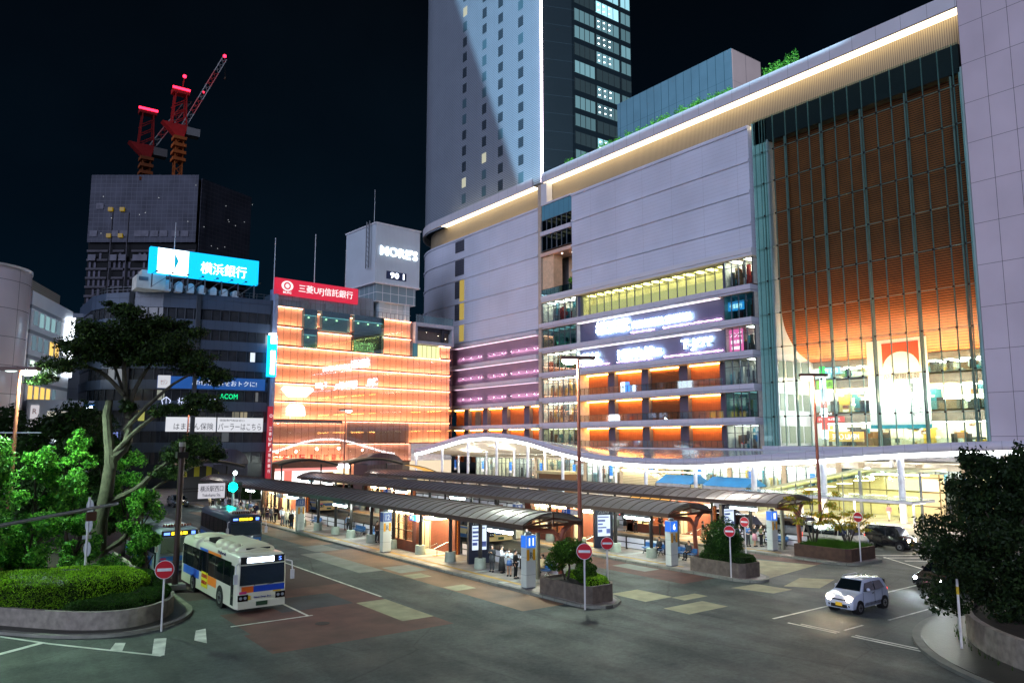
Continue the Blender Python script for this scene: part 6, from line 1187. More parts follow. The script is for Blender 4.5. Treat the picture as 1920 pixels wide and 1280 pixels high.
    if rooftype==1:
        b=MB(); b.sph((0,1.25,2.90),(1.0,.6,.30),18,10); b.sph((0,.55,2.86),(.42,.2,.07),12,6); b.build('roof_pod',RP,t,True)
        b=MB(); b.box(-.6,-.1,.74,.80,2.98,3.06); b.box(.1,.6,.74,.80,2.98,3.06); b.build('vent_slot',BLACK,t)
        for y in (1.9,3.0,4.1): b=MB(); b.sph((-.76,y,2.88),(.36,.62,.34),14,9); b.build('roof_pod',RP,t,True)
        b=MB(); b.box(-.35,.95,1.9,6.3,2.8,3.06); b.sph((-.2,6.6,2.9),(.9,.6,.28),14,9); b.sph((-.3,8.6,2.88),(.8,.7,.2),12,8); b.build('roof_pod',RP,t,True)
        b=MB(); [b.box(-.95,-.40,4.9+i*.17,4.98+i*.17,2.9,3.10) for i in range(7)]; b.build('grille',BLACK,t); b=MB(); b.disc((.3,6.6,2.98),(0,0,1),.28,.03,16); b.disc((.5,8.0,2.88),(0,0,1),.28,.03,16); b.build('roof_hatch',DARKM,t)
    else:
        b=MB(); b.sph((0,2.0,2.92),(.85,1.1,.20),14,8); b.build('roof_pod',WHITE,t,True); b=MB(); [b.box(-.8+i*.16,-.72+i*.16,.9,1.1,2.92,3.06) for i in range(11)]; b.build('grille',mat('rust_grille','#6a3a30',.6),t)
    return t
ORB=[('blue_band',6.6,9.9,.82,1.27,'#2a5fc0'),('orange_band',3.35,5.3,.82,1.27,'#e8822c'),('upper_orange_band',2.7,5.0,2.44,2.56,'#e8822c'),('upper_blue_band',5.0,6.6,2.44,2.56,'#2a5fc0')]
nb=make_bus((13.35,38.45,0),R(0),'cream city bus with orange and blue panels and white lit destination board, front left','#d8d6c0',ORB,'white','')
b=MB(); b.box(-1.252,-1.244,4.9,6.1,.55,1.35); ad=b.build('advert_panel',mat('advert_yellow','#d8cc20',.5),nb); b=MB(); b.text('広告募集',(-1.254,6.0,1.05),(0,-1,0),1.0,.2); b.text('お問合せ',(-1.254,6.0,.72),(0,-1,0),1.0,.2); b.build('lettering',REDP,ad)
b=MB(); b.text('Honorbus',(-1.20,4.2,2.52),(0,-1,0),1.5,.2) if 0 else b.text('Hybrid',(-1.19,3.4,2.53),(0,-1,0),1.3,.22); b.build('side_lettering',mat('bus_navy','#2a2c58',.5),nb)
make_bus((12.75,52.2,0),R(0),'city bus with yellow and blue lit destination board waiting behind the front bus','#7c848c',[('blue_band',1.5,10,.5,1.0,'#2a6fc0')],'yellow','回送車',2,front=[('front_blue',-1.1,1.1,.9,1.2,'#2a6fc0')])
make_bus((18.9,58.4,0),R(-4),'city bus with yellow and blue destination board driving past the long queue','#3c4c60',[('blue_band',1.5,10,.5,1.0,'#2a6fc0')],'yellow','回送車',2,front=[('front_blue',-1.1,1.1,.9,1.2,'#2a6fc0')])
CR=[('blue_stripe',1.0,10.3,1.06,1.20,'#2a62a8'),('blue_skirt',.4,10.3,.32,.62,'#1f5490')]
for x,y,lab in [(37.4,51.6,'cream bus with blue stripes standing in the lane behind the brick stairs'),(37.4,86,'cream bus with blue stripes far back in the lane beyond the first platform')]:
    make_bus((x,y,0),0,lab,'#cdb888',CR,'yellow','中山駅',2,front=[('front_blue',-1.1,1.1,.8,1.1,'#1f5490')])
# people sitting in the stripe-sided bus are too small to show; its saloon lamps are lit
def make_car(loc,rz,label,col,prof,L,W,belt,wins,ws,wheels,wr,lights,cat='car',plate='#d8b020',name='parked_car',glow=None,coatc=None,roofcol=None):
    t=thing(name,label,cat,loc,rz); H=max(z for y,z in prof)
    def hw(z): return W/2-.03*(1 if z<.35 else 0) if z<belt else W/2-(z-belt)/(H-belt)*.17
    xs=[(-1,.93,.93),(-.97,.985,.985),(-.86,1,1),(-.4,1,1.012),(0,1,1.02),(.4,1,1.012),(.86,1,1),(.97,.985,.985),(1,.93,.93)]
    cy=L/2; cz=.75; n=len(prof); vs=[]
    for f,sy,sz in xs:
        for y,z in prof: 
            zz=cz+(z-cz)*(sz if z>cz else (sy)); vs.append((f*hw(z),cy+(y-cy)*sy,zz))
    m=len(xs); b=MB(); b.add(vs,[(i*n+k,i*n+(k+1)%n,(i+1)*n+(k+1)%n,(i+1)*n+k)[::-1] for i in range(m-1) for k in range(n)]+[tuple(range(n))[::1],tuple((m-1)*n+k for k in range(n-1,-1,-1))])
    b.build('body',mat('car_paint_'+col[1:],col,.22,.15,.03,.5,coat=.9),t,True)
    for s in (-1,1):
        for wpoly in wins:
            b=MB(); b.ext([(s*(hw(z)+.022),y,z) for y,z in wpoly],(-s*.05,0,0)); b.build('side_window',VG,t)
        for y in wheels:
            wheel(t,s*(W/2-.10),y,wr,.20,s); b=MB(); b.tube([(s*(W/2-.3),y,wr+.01),(s*(W/2+.004),y,wr+.01)],wr*1.2,24); b.build('wheel_arch',BLACK,t)
        b=MB(); b.sph((s*(W/2+.09),ws[0][0]+.42,belt+.12),(.10,.07,.09),10,7); b.build('mirror',mat('car_paint_'+col[1:],col,.22),t,True)
        b=MB(); b.box(s*(W/2+.004)-.006,s*(W/2+.004)+.006,L*.52,L*.52+.18,belt-.12,belt-.08); b.build('door_handle',STEEL,t)
        b=MB(); xs_=s*(W/2+.003); [b.box(min(xs_,xs_+s*.004),max(xs_,xs_+s*.004),y-.012,y+.012,.36,belt) for y in (L*.27,L*.59,L*.80)]; b.build('door_seam',BLACK,t)
        b=MB(); b.box(s*(W/2-.16)-.08,s*(W/2-.16)+.08,L-.03,L+.02,belt-.35,belt); b.build('tail_light',TAIL,t)
    (ya,za),(yb,zb_)=ws; b=MB(); ha,hb=hw(za)-.09,hw(zb_)-.07; d=Vector((0,-(zb_-za),(yb-ya))).normalized()*-.012
    P=[Vector((-ha,ya,za)),Vector((ha,ya,za)),Vector((hb,yb,zb_)),Vector((-hb,yb,zb_))]; nrm=(P[1]-P[0]).cross(P[3]-P[0]).normalized(); 
    if nrm.y>0: nrm=-nrm
    b.ext([p+nrm*.045 for p in P],tuple(-nrm*.06)); b.build('windshield',VG,t)
    rg=[q for q in prof if q[0]>L*.8 and q[1]>belt]; 
    b=MB(); b.box(-W/2+.2,W/2-.2,L-.03,L+.012,belt+.05,H-.2); b.build('rear_window',VG,t)
    for s in (-1,1):
        x,y,z,r_=s*lights[0],lights[1],lights[2],lights[3]; b=MB(); b.sph((x,y,z),(r_,.07,r_),14,8); b.build('headlight',glow or mat('car_lens','#c0c8cc',.1,.3),t,True)
        b=MB(); b.sph((s*(lights[0]+.02),y-.02,z-.33),(.06,.04,.06),8,6); b.build('fog_light',STEEL,t,True)
        if glow is not None: lamp('SPOT','beam',t,(x,y-.15,z),120,(1,.78,.5) if glow is HEADW else (.8,.92,1),.06,75,(R(82),0,0) if 0 else (R(78),0,R(180)) if 0 else (R(78),0,R(180)))
    b=MB(); b.box(-.17,.17,-.035,-.01,.38,.54); b.build('licence_plate',em('plate_%s'%plate[1:],plate,.55) if glow else mat('platem_'+plate[1:],plate,.5),t)
    b=MB(); b.box(-.42,.42,-.02,.02,.30,.46); b.box(-.45,.45,-.01,.03,.64,.70); b.build('grille',BLACK,t)
    return t
KEI=[(.02,.25),(-.02,.45),(.0,.70),(.10,.84),(.55,.95),(.80,1.0),(1.18,1.42),(1.35,1.52),(1.9,1.56),(2.75,1.54),(3.05,1.46),(3.27,1.05),(3.38,.80),(3.40,.45),(3.36,.25)]
kw=[[(.98,1.02),(1.30,1.38),(1.98,1.42),(2.0,1.0)],[(2.08,1.0),(2.06,1.42),(2.72,1.40),(2.95,1.05)]]
kei=make_car((36.05,21.45,0),R(-90),'pale lilac blue rounded hatchback with bright headlights on the open road','#c4cce0',KEI,3.4,1.5,.98,kw,((.84,1.02),(1.24,1.46)),(.62,2.95),.29,(.50,.02,.74,.15),glow=HEADW,name='small_car')
b=MB(); [b.ext([(s*.755,1.05+i*.13,.34),(s*.755,1.12+i*.13,.34),(s*.755,1.19+i*.13,.48),(s*.755,1.12+i*.13,.48)],(s*.004,0,0)) for s in(-1,1) for i in range(12)]; b.build('door_decal',DARKM,kei)
b=MB(); [b.tube([(s*.55,1.35,1.55),(s*.55,1.5,1.60),(s*.55,2.6,1.60),(s*.55,2.75,1.56)],.022,6) for s in (-1,1)]; b.build('roof_rail',mat('rail_pale','#c0c4cc',.3,.5),kei)
VAN=[(.03,.28),(-.02,.5),(.02,.85),(.22,1.05),(.45,1.15),(1.05,1.78),(1.3,1.93),(2,1.97),(4.3,1.95),(4.6,1.88),(4.68,1.2),(4.70,.5),(4.66,.28)]
vw=[[(.75,1.15),(1.15,1.62),(1.55,1.68),(1.58,1.12)],[(1.68,1.12),(1.68,1.70),(2.95,1.72),(2.95,1.12)],[(3.05,1.12),(3.05,1.72),(4.4,1.70),(4.5,1.12)]]
make_car((57.0,31.6,0),R(0),'white high roof van parked behind the yellow trees planter','#c8c4b4',VAN,4.7,1.7,1.1,vw,((.5,1.18),(1.06,1.80)),(.85,3.4),.33,(.62,.03,.75,.13),cat='van',name='parked_van')
BOX=[(.02,.25),(-.02,.5),(.02,.85),(.30,1.02),(.55,1.08),(.85,1.60),(1.05,1.74),(2,1.78),(3.1,1.77),(3.3,1.70),(3.38,1.1),(3.40,.5),(3.36,.25)]
bw=[[(.75,1.08),(.98,1.52),(1.6,1.56),(1.62,1.06)],[(1.72,1.06),(1.72,1.57),(3.0,1.56),(3.2,1.06)]]
make_car((60.5,29.7,0),R(0),'black boxy minivan with orange glowing headlights at the end of the taxi rank','#17181c',BOX,3.4,1.48,1.04,bw,((.58,1.1),(.86,1.60)),(.62,2.8),.28,(.5,.0,.78,.14),cat='van',name='parked_van',glow=HEADW)
SED=[(.05,.25),(-.02,.45),(.02,.68),(.35,.80),(1.15,.92),(1.9,1.38),(2.2,1.46),(2.9,1.46),(3.7,1.08),(4.3,1.0),(4.5,.85),(4.52,.45),(4.48,.25)]
sw=[[(1.45,.98),(1.98,1.34),(2.6,1.40),(2.62,.96)],[(2.7,.96),(2.7,1.40),(3.0,1.38),(3.5,1.04)]]
make_car((45.2,21.5,0),R(-90),'black car with cold white headlights half hidden by the dark tree','#101216',SED,4.5,1.72,.92,sw,((1.2,.96),(1.88,1.38)),(.85,3.6),.31,(.66,.04,.66,.11),plate='#d88aa0',glow=HEADB,name='black_car')
for x,y,lab,c in [(57.0,40.6,'dark minivan parked behind the stop 1 pillar','#1c2024'),(57.0,46.6,'second dark van of the rank behind the far platform','#15171c'),(57.1,52.6,'black taxi behind the far canopy posts, third from the yellow trees','#181818'),(60.3,37.2,'silver van beside the dark minivan in the rank','#8a8e94'),(60.4,45,'dark car in the outer rank lane behind the silver van','#22262c')]:
    make_car((x,y,0),R(0),lab,c,VAN if 'van' in lab else SED,4.7 if 'van' in lab else 4.5,1.7,1.1 if 'van' in lab else .92,vw if 'van' in lab else sw,((.5,1.18),(1.06,1.80)) if 'van' in lab else ((1.2,.96),(1.88,1.38)),(.85,3.4),.32,(.62,.03,.75,.12),cat='van' if 'van' in lab else 'car',name='parked_van' if 'van' in lab else 'taxi')
make_car((29.6,106.5,0) if 0 else (25.2,103,0),R(0),'dark car waiting far back on the left road by the striped kiosk','#2a2e34',SED,4.5,1.72,.92,sw,((1.2,.96),(1.88,1.38)),(.85,3.6),.31,(.66,.04,.66,.11),name='waiting_car')
# ================================================================ PEOPLE
def skin_mesh(name,verts,edges,radii,root=0,sub=1):
    me=bpy.data.meshes.new(name); me.from_pydata(verts,edges,[]); o=bpy.data.objects.new(name,me); COL.objects.link(o)
    o.modifiers.new('s','SKIN'); s=o.modifiers.new('u','SUBSURF'); s.levels=s.render_levels=sub
    for i,r_ in enumerate(radii): me.skin_vertices[0].data[i].radius=(r_,r_) if not hasattr(r_,'__len__') else r_
    me.skin_vertices[0].data[root].use_root=True
    o.modifiers['s'].use_smooth_shade=True
    dg=bpy.context.evaluated_depsgraph_get(); m2=bpy.data.meshes.new_from_object(o.evaluated_get(dg)); m2.name=name
    for p in m2.polygons: p.use_smooth=True
    bpy.data.objects.remove(o); return m2
def figure(pose):
    """joints of a 1.70 m person facing -y"""
    J={'pel':(0,0,.93),'abd':(0,0,1.08),'chest':(0,.01,1.28),'nk0':(0,.01,1.42),'nk':(0,0,1.50),'hd0':(0,-.02,1.56),'hd1':(0,-.015,1.63),'hd2':(0,0,1.69)}
    for s,n in ((1,'L'),(-1,'R')):
        J['sh'+n]=(s*.17,.01,1.38)
        if pose=='phone': J['el'+n]=(s*.24,-.02,1.12); J['wr'+n]=(s*.10,-.25,1.22); J['hn'+n]=(s*.07,-.30,1.26)
        elif pose=='one': 
            if s>0: J['el'+n]=(s*.24,-.02,1.12); J['wr'+n]=(s*.12,-.24,1.20); J['hn'+n]=(s*.09,-.29,1.24)
            else: J['el'+n]=(s*.23,.02,1.13); J['wr'+n]=(s*.24,-.04,.90); J['hn'+n]=(s*.235,-.06,.82)
        elif pose=='sit': J['el'+n]=(s*.23,.0,1.12); J['wr'+n]=(s*.14,-.22,1.02); J['hn'+n]=(s*.11,-.29,1.0)
        else: J['el'+n]=(s*.23,.02,1.13); J['wr'+n]=(s*.24,-.04,.90); J['hn'+n]=(s*.235,-.06,.82)
        st={'walk':.22*s,'stand':.03*s}.get(pose,.02*s)
        J['hip'+n]=(s*.09,0,.88)
        if pose=='sit': J['kn'+n]=(s*.11,-.42,.90); J['an'+n]=(s*.11,-.40,.50); J['ft'+n]=(s*.12,-.58,.455)
        else: J['kn'+n]=(s*.10,-.02-st*.5,.49); J['an'+n]=(s*.10,.02-st,.09); J['ft'+n]=(s*.11,-.13-st,.035)
    RD={'pel':(.13,.10),'abd':(.125,.09),'chest':(.15,.105),'nk0':(.08,.06),'nk':.05,'hd0':(.065,.075),'hd1':(.075,.092),'hd2':(.055,.065)}
    for n in 'LR': RD.update({'sh'+n:.06,'el'+n:.042,'wr'+n:.028,'hn'+n:(.035,.02),'hip'+n:.085,'kn'+n:.056,'an'+n:.04,'ft'+n:(.04,.03)})
    E=[('pel','abd'),('abd','chest'),('chest','nk0'),('nk0','nk'),('nk','hd0'),('hd0','hd1'),('hd1','hd2')]
    for n in 'LR': E+=[('chest','sh'+n),('sh'+n,'el'+n),('el'+n,'wr'+n),('wr'+n,'hn'+n),('pel','hip'+n),('hip'+n,'kn'+n),('kn'+n,'an'+n),('an'+n,'ft'+n)]
    return J,RD,E
def mk(name,J,RD,E,keep,extra=0,root=None,sub=1,fing=False):
    ks=[k for k in J if k in keep]; ix={k:i for i,k in enumerate(ks)}; V=[J[k] for k in ks]; rr=[]
    for k in ks:
        r_=RD[k]; rr.append((r_[0]+extra,r_[1]+extra) if hasattr(r_,'__len__') else (r_+extra,r_+extra))
    ed=[(ix[a],ix[c]) for a,c in E if a in ix and c in ix]
    if fing:
        for n,s in (('L',1),('R',-1)):
            w_,h=Vector(J['wr'+n]),Vector(J['hn'+n]); d=(h-w_).normalized(); sd=d.cross(Vector((0,1,0) if abs(d.y)<.8 else (0,0,1))).normalized()
            for k,(o_,l) in enumerate([(-.03,.055),(-.01,.07),(.01,.066),(.03,.05)]):
                a=h+sd*o_+d*.02; V+= [tuple(a),tuple(a+d*l+Vector((0,-.012,-.01)))]; rr+=[(.0095,.0095),(.0075,.0075)]; ed+=[(ix['hn'+n],len(V)-2),(len(V)-2,len(V)-1)]
            a=w_+(h-w_)*.6+sd*.04*1; V+=[tuple(a+d*.03)]; rr+=[(.011,.011)]; ed+=[(ix['hn'+n],len(V)-1)]
    return skin_mesh(name,V,ed,rr,ix[root or ks[0]],sub)
UP=['pel','abd','chest','nk0']; ARM=['shL','elL','wrL','shR','elR','wrR']; LEG=['pel','hipL','knL','anL','hipR','knR','anR']
PR={}
for pose in ('stand','phone','one','walk','sit'):
    J,RD_,E=figure(pose); P={}
    P['body']=mk('person_body',J,RD_,E,list(J),0,'pel',1,True)
    P['top']=mk('jacket',J,RD_,E,UP+ARM,.022,'pel'); 
    P['pants']=mk('trousers',J,RD_,E,LEG,.020,'pel')
    # longer coat / skirt: a flared sheath round hips and legs
    def sheath(z0,z1,r0,r1,nm,sit=pose=='sit'):
        b=MB(); n=14; pts=[]
        if sit: b.tube([(0,.03,z1),(0,-.05,.92),(0,-.40,.90),(0,-.45,.62)],[r1,r1*1.02,r0*.95,r0],n)
        else: b.tube([(0,0,z1),(0,0,(z0+z1)/2),(0,-.01,z0)],[r1,(r0+r1)/2*1.03,r0],n)
        me=bpy.data.meshes.new(nm); me.from_pydata(b.v,[],b.f); [setattr(p,'use_smooth',True) for p in me.polygons]; return me
    P['skirt']=sheath(.50,1.02,.21,.145,'skirt'); P['longskirt']=sheath(.14,1.02,.24,.145,'long_skirt'); P['shorts']=sheath(.68,1.02,.20,.15,'short_skirt'); P['coat']=sheath(.62,1.12,.22,.165,'coat_tail')
    def mesh(fn,nm):
        b=MB(); fn(b); me=bpy.data.meshes.new(nm); me.from_pydata(b.v,[],b.f); [setattr(p,'use_smooth',True) for p in me.polygons]; return me
    def cap(b,long=False):
        b.sph((0,.022,1.655),(.092,.105,.098),12,8)
        b.v=[(x,y,z if not(y<-.045 and z<1.645) else max(z,1.645)) for x,y,z in b.v]
        if long: b.tube([(0,.06,1.66),(0,.085,1.52),(0,.09,1.36)],[.09,.085,.05],10)
    P['hair']=mesh(lambda b:cap(b),'short_hair'); P['longhair']=mesh(lambda b:cap(b,True),'long_hair')
    P['mask']=mesh(lambda b:b.sph((0,-.075,1.575),(.048,.045,.04),10,6),'face_mask')
    P['face']=mesh(lambda b:(b.sph((-.03,-.094,1.622),.011,6,4),b.sph((.03,-.094,1.622),.011,6,4)),'eyes')
    def shoes(b):
        for n in 'LR': a,f=J['an'+n],J['ft'+n]; b.sph(((a[0]+f[0])/2,(a[1]+f[1])/2-.01,f[2]+.015),(.052,.14,.055),10,6)
    P['shoes']=mesh(shoes,'shoes')
    P['bag']=mesh(lambda b:(b.box(.20,.32,-.16,.14,.60,.88),b.tube([(.26,-.1,.88),(.24,-.04,1.0),(.26,.08,.88)],.012,5)),'hand_bag')
    P['pack']=mesh(lambda b:(b.sph((0,.20,1.2),(.16,.11,.23),10,8),b.box(-.1,.1,.2,.33,1.02,1.2)),'backpack')
    P['phone']=mesh(lambda b:b.box(-.035,.04,-.345,-.33,1.24,1.38),'phone')
    PR[pose]=P
SKIN=[mat('skin_%d'%i,c,.55,0,.06,6) for i,c in enumerate(('#c99a7c','#d8ae90','#b98a6a'))]; HAIRM=[mat('hair_%d'%i,c,.5,0,.2,20) for i,c in enumerate(('#16110e','#2a1c14','#4a3222','#0e0d0d'))]
CC={'black':'#17181b','navy':'#1e2740','grey':'#6a6c70','white':'#d4d4d8','beige':'#b8a27c','cream':'#cfc4a4','brown':'#5c4330','pink':'#c88a96','olive':'#5a5e3c','blue':'#3e5c8c','dark green':'#26362c','light blue':'#a8bcd8','red':'#a82a30','dark grey':'#36383c','silver':'#a0a6ac'}
def cm(c): return mat('cloth_'+c.replace(' ','_'),CC[c],.85,0,.12,5)
npers=[0]
def person(x,y,rz,label,pose='stand',top='black',low='pants',lowc='black',hair='hair',bag=None,bagc='white',h=1.70,z=.15,coat=False,mask=True,hc=0,grp=None):
    P=PR[pose]; i=npers[0]; npers[0]+=1
    t=thing('person',label,'person',(x,y,z if pose!='sit' else z-.42*1),rz,grp); s=h/1.72; t.scale=(s,s,s)
    if pose=='sit': t.location.z=z-.41*s
    def put(nm,me,m):
        o=bpy.data.objects.new(nm,me); COL.objects.link(o); o.parent=t
        if not me.materials: me.materials.append(None)
        o.material_slots[0].link='OBJECT'; o.material_slots[0].material=m; return o
    put('body',P['body'],SKIN[i%3]); put('jacket' if coat or top in('black','navy') else 'shirt',P['top'],cm(top))
    if low=='pants': put('trousers',P['pants'],cm(lowc))
    else: put({'skirt':'skirt','longskirt':'long_skirt','shorts':'short_skirt'}[low],P[low],cm(lowc))
    if coat: put('coat_tail',P['coat'],cm(top))
    put('hair',P[hair],HAIRM[(hc or i)%4]); put('shoes',P['shoes'],cm('black' if i%3 else 'dark grey')); put('eyes',P['face'],BLACK)
    if mask: put('face_mask',P['mask'],cm('white'))
    if bag in('bag','pack'): put({'bag':'hand_bag','pack':'backpack'}[bag],P[bag],cm(bagc))
    if pose in('phone','one'): put('phone',P['phone'],em('phone_screen',(.8,.9,1),1.0) if i%2 else BLACK)
    return t
S=R(180)
person(28.75,40.6,R(-60),'person in a dark coat with a backpack reading the map panel at stop 11','phone','dark grey','pants','dark grey',bag='pack',bagc='black',coat=True)
person(29.0,39.9,R(40),'woman in a white blouse and long black skirt looking at her phone at stop 11','phone','white','longskirt','black','longhair')
person(28.7,38.7,R(-50),'person with long hair in a grey jacket and short skirt at stop 11','phone','silver','shorts','blue','longhair',h=1.62)
person(28.5,37.8,R(30),'man in a black suit holding his hands low beside the stop 11 pillar','one','black','pants','black')
person(30.35,38.0,R(-90),'person in a beige suit seated on the blue bench behind stop 11','sit','cream','pants','cream',z=.15,mask=True)
person(30.35,37.5,R(-90),'person in cream clothes seated nearest the stop 11 pillar','sit','beige','pants','beige',z=.15)
# long queue on the nearest platform
Q=[(27.5,71.5,'black','pants','black','hair',None,'black coat and black trousers'),(27.7,72.4,'white','pants','blue','longhair',None,'white top and blue jeans'),(27.9,73.6,'cream','pants','dark grey','hair','bag','cream jacket carrying a white bag'),(27.6,74.6,'white','pants','grey','hair',None,'white jacket and grey trousers'),(27.9,75.8,'white','skirt','black','longhair',None,'white coat over a black skirt'),(27.7,77.1,'black','pants','black','hair','pack','black jacket with a dark backpack'),(27.9,78.3,'grey','pants','black','longhair',None,'grey jacket, long hair'),(27.7,79.5,'black','pants','navy','hair','bag','black coat holding a pale bag'),(27.9,80.8,'dark grey','pants','black','hair',None,'dark grey coat'),(27.6,82.0,'navy','skirt','black','longhair','bag','navy coat and skirt with a white bag'),(27.9,83.3,'black','pants','brown','hair',None,'black coat and brown trousers'),(27.7,84.6,'blue','pants','grey','hair','pack','blue jacket with backpack'),(27.9,85.9,'dark green','pants','black','hair',None,'dark green coat'),(27.6,87.2,'black','longskirt','grey','longhair','bag','black coat over a long grey skirt'),(27.9,88.6,'pink','skirt','black','longhair',None,'pink jacket and black skirt'),(27.7,92,'dark grey','pants','navy','hair',None,'dark grey jacket and navy trousers'),(27.9,93.6,'white','pants','black','longhair','bag','white jacket with a bag'),(27.8,95.2,'black','skirt','grey','longhair',None,'black jacket, grey skirt'),(28.0,97,'olive','pants','black','hair','pack','olive coat with backpack'),(27.8,98.8,'navy','pants','black','hair',None,'navy coat'),(28.0,100.6,'beige','pants','brown','hair',None,'beige coat and brown trousers')]
for i,(x,y,tc_,lo,lc,hr,bg_,ds) in enumerate(Q):
    person(x+rnd.uniform(-.15,.15),y,rnd.uniform(-.6,.6)+(R(-70) if i%4==1 else 0),'person in the queue, %s, %s from pillar'%(ds,['first','second','third','fourth','fifth','sixth','seventh','eighth','ninth','tenth','eleventh','twelfth','thirteenth','fourteenth','fifteenth','sixteenth','seventeenth','eighteenth','nineteenth','twentieth','twenty-first'][i]),['stand','phone','one'][i%3],tc_,lo,lc,hr,bg_,['white','beige','black'][i%3],1.58+.18*rnd.random(),coat=(lo=='pants' and i%2==0),grp='queue on the nearest platform')
# far platform, seen under the middle canopy
F=[(51.0,56.3,'navy','pants','blue','hair','bag','navy jacket carrying a round pale bag'),(51.1,54.6,'dark grey','longskirt','pink','longhair',None,'long pink skirt'),(51.2,51.2,'black','skirt','black','longhair',None,'black dress'),(51.1,49.8,'black','pants','black','hair',None,'tall black suit'),(51.2,48.0,'dark green','pants','dark green','hair',None,'dark green coat'),(51.6,47.2,'black','pants','dark green','hair','bag','black coat, dark green trousers'),(51.0,45.6,'white','pants','black','hair','pack','white shirt with large dark backpack'),(51.3,45.1,'black','pants','blue','hair',None,'black jacket and blue jeans'),(51.2,42.2,'black','pants','beige','hair',None,'black jacket and beige trousers'),(51.4,40.2,'dark grey','pants','grey','longhair','bag','dark grey coat with a white bag'),(51.6,38.9,'navy','pants','black','hair',None,'navy coat near the drain pipe')]
for i,(x,y,tc_,lo,lc,hr,bg_,ds) in enumerate(F):
    person(x,y,rnd.uniform(-.8,.8),'person on the far platform under the roofs, %s'%ds,['stand','one','phone'][i%3],tc_,lo,lc,hr,bg_,'white',1.6+.16*rnd.random(),grp='people waiting on the far platform')
for x,y,ds,tc_,lo,lc,hr,bg_ in [(51.9,37.7,'black jacket and pink skirt beside the stop 1 pillar','black','skirt','pink','longhair','bag'),(52.3,37.4,'olive coat holding a pale bag beside the stop 1 pillar','olive','pants','black','hair','bag'),(51.6,38.1,'blue jacket behind two others at stop 1','blue','pants','dark grey','hair',None)]:
    person(x,y,R(-30)+rnd.random(),'person in a '+ds,'phone',tc_,lo,lc,hr,bg_,'cream')
person(42.55,39.1,R(-90),'person in black seated on the bench left of the stop 6 pillar','sit','black','pants','black',mask=False)
person(42.6,36.4,R(-90),'person in dark clothes with a red bag seated beside the round bush','sit','dark grey','pants','black',bag='pack',bagc='red',mask=False)
person(29.3,57.6,R(10),'dark standing figure against the brick stair wall','stand','brown','pants','dark grey',mask=False)
person(30.0,64.6,R(150),'person in a pale jacket leaning at the railing behind the benches','stand','light blue','pants','black',bag='pack',bagc='dark grey')
for i,(x,y,ds,c1,c2) in enumerate([(42,72,'dark coat','black','black'),(42.2,74,'brown coat','brown','black'),(41.9,76,'black jacket','black','navy'),(42.2,79.4,'white jacket','white','black'),(42,82,'red jacket','red','black'),(42.1,84.5,'beige coat','beige','brown'),(42,70,'olive jacket','olive','black')]):
    person(x,y,rnd.uniform(-1,1),'person on the middle platform between the two long roofs, %s'%ds,'stand',c1,'pants',c2,grp='people on the middle platform')
for x,y,ds,c1,c2,p in [(79.5,41.2,'pale clothes walking past the escalator hall','pink','white','walk'),(80.3,40.4,'dark clothes walking past the escalator hall','navy','black','walk'),(79.2,57.6,'black cap standing under the canopy by the notice board','black','black','stand'),(81,64,'dark jacket at the blue tents','dark grey','black','stand'),(80,118,'dark coat under the left arch of the canopy','black','black','walk')]:
    person(x,y,rnd.uniform(0,6),'person in '+ds,p,c1,'pants',c2)
# ================================================================ VEGETATION
LEAFS=[leafmat('leaf_dark','#1e3016'),leafmat('leaf_mid','#2f4a1e'),leafmat('leaf_light','#48662a')]
BARK=mat('bark','#454135',.9,0,.35,3,.6,bscale=14); BARKD=mat('dark_bark','#3c342a',.9,0,.3,3,.5,bscale=14)
def leaves(blobs,n,size,seed,shell=.55,mats=None,flat=.0):
    """many leaf-sized quads spread through a set of ellipsoids"""
    g=np.random.default_rng(seed); vol=np.array([b[3]*b[4]*b[5] for b in blobs])**.75; cnt=(vol/vol.sum()*n).astype(int)+1; V=[];Mi=[]
    for (x,y,z,rx,ry,rz_),c in zip(blobs,cnt):
        d=g.normal(size=(c,3)); d/=np.linalg.norm(d,axis=1)[:,None]; rad=shell+(1-shell)*g.random((c,1))**.6; rad*=1+.22*np.sin(d[:,:1]*7+x)*np.cos(d[:,2:]*6+y)
        p=np.array([x,y,z])+d*rad*np.array([rx,ry,rz_]); nrm=d+g.normal(size=(c,3))*.7; nrm/=np.linalg.norm(nrm,axis=1)[:,None]
        a=np.cross(nrm,g.normal(size=(c,3))); a/=np.linalg.norm(a,axis=1)[:,None]; bb=np.cross(nrm,a); s=size*(.6+.8*g.random((c,1)))
        V.append(np.stack([p-a*s,p-bb*s*.45,p+a*s,p+bb*s*.45],1)); Mi.append(g.choice(3,size=c,p=[.35,.42,.23]))
    V=np.concatenate(V); Mi=np.concatenate(Mi); m=len(V); me=bpy.data.meshes.new('leaves'); me.vertices.add(m*4); me.vertices.foreach_set('co',V.reshape(-1).astype(np.float32))
    me.loops.add(m*4); me.loops.foreach_set('vertex_index',np.arange(m*4,dtype=np.int32)); me.polygons.add(m); me.polygons.foreach_set('loop_start',np.arange(0,m*4,4,dtype=np.int32)); me.polygons.foreach_set('loop_total',np.full(m,4,dtype=np.int32))
    for q in (mats or LEAFS): me.materials.append(q)
    me.polygons.foreach_set('material_index',Mi.astype(np.int32)); me.update(calc_edges=True); return me
def addmesh(name,me,par): 
    o=bpy.data.objects.new(name,me); COL.objects.link(o); o.parent=par; me.name=name; return o
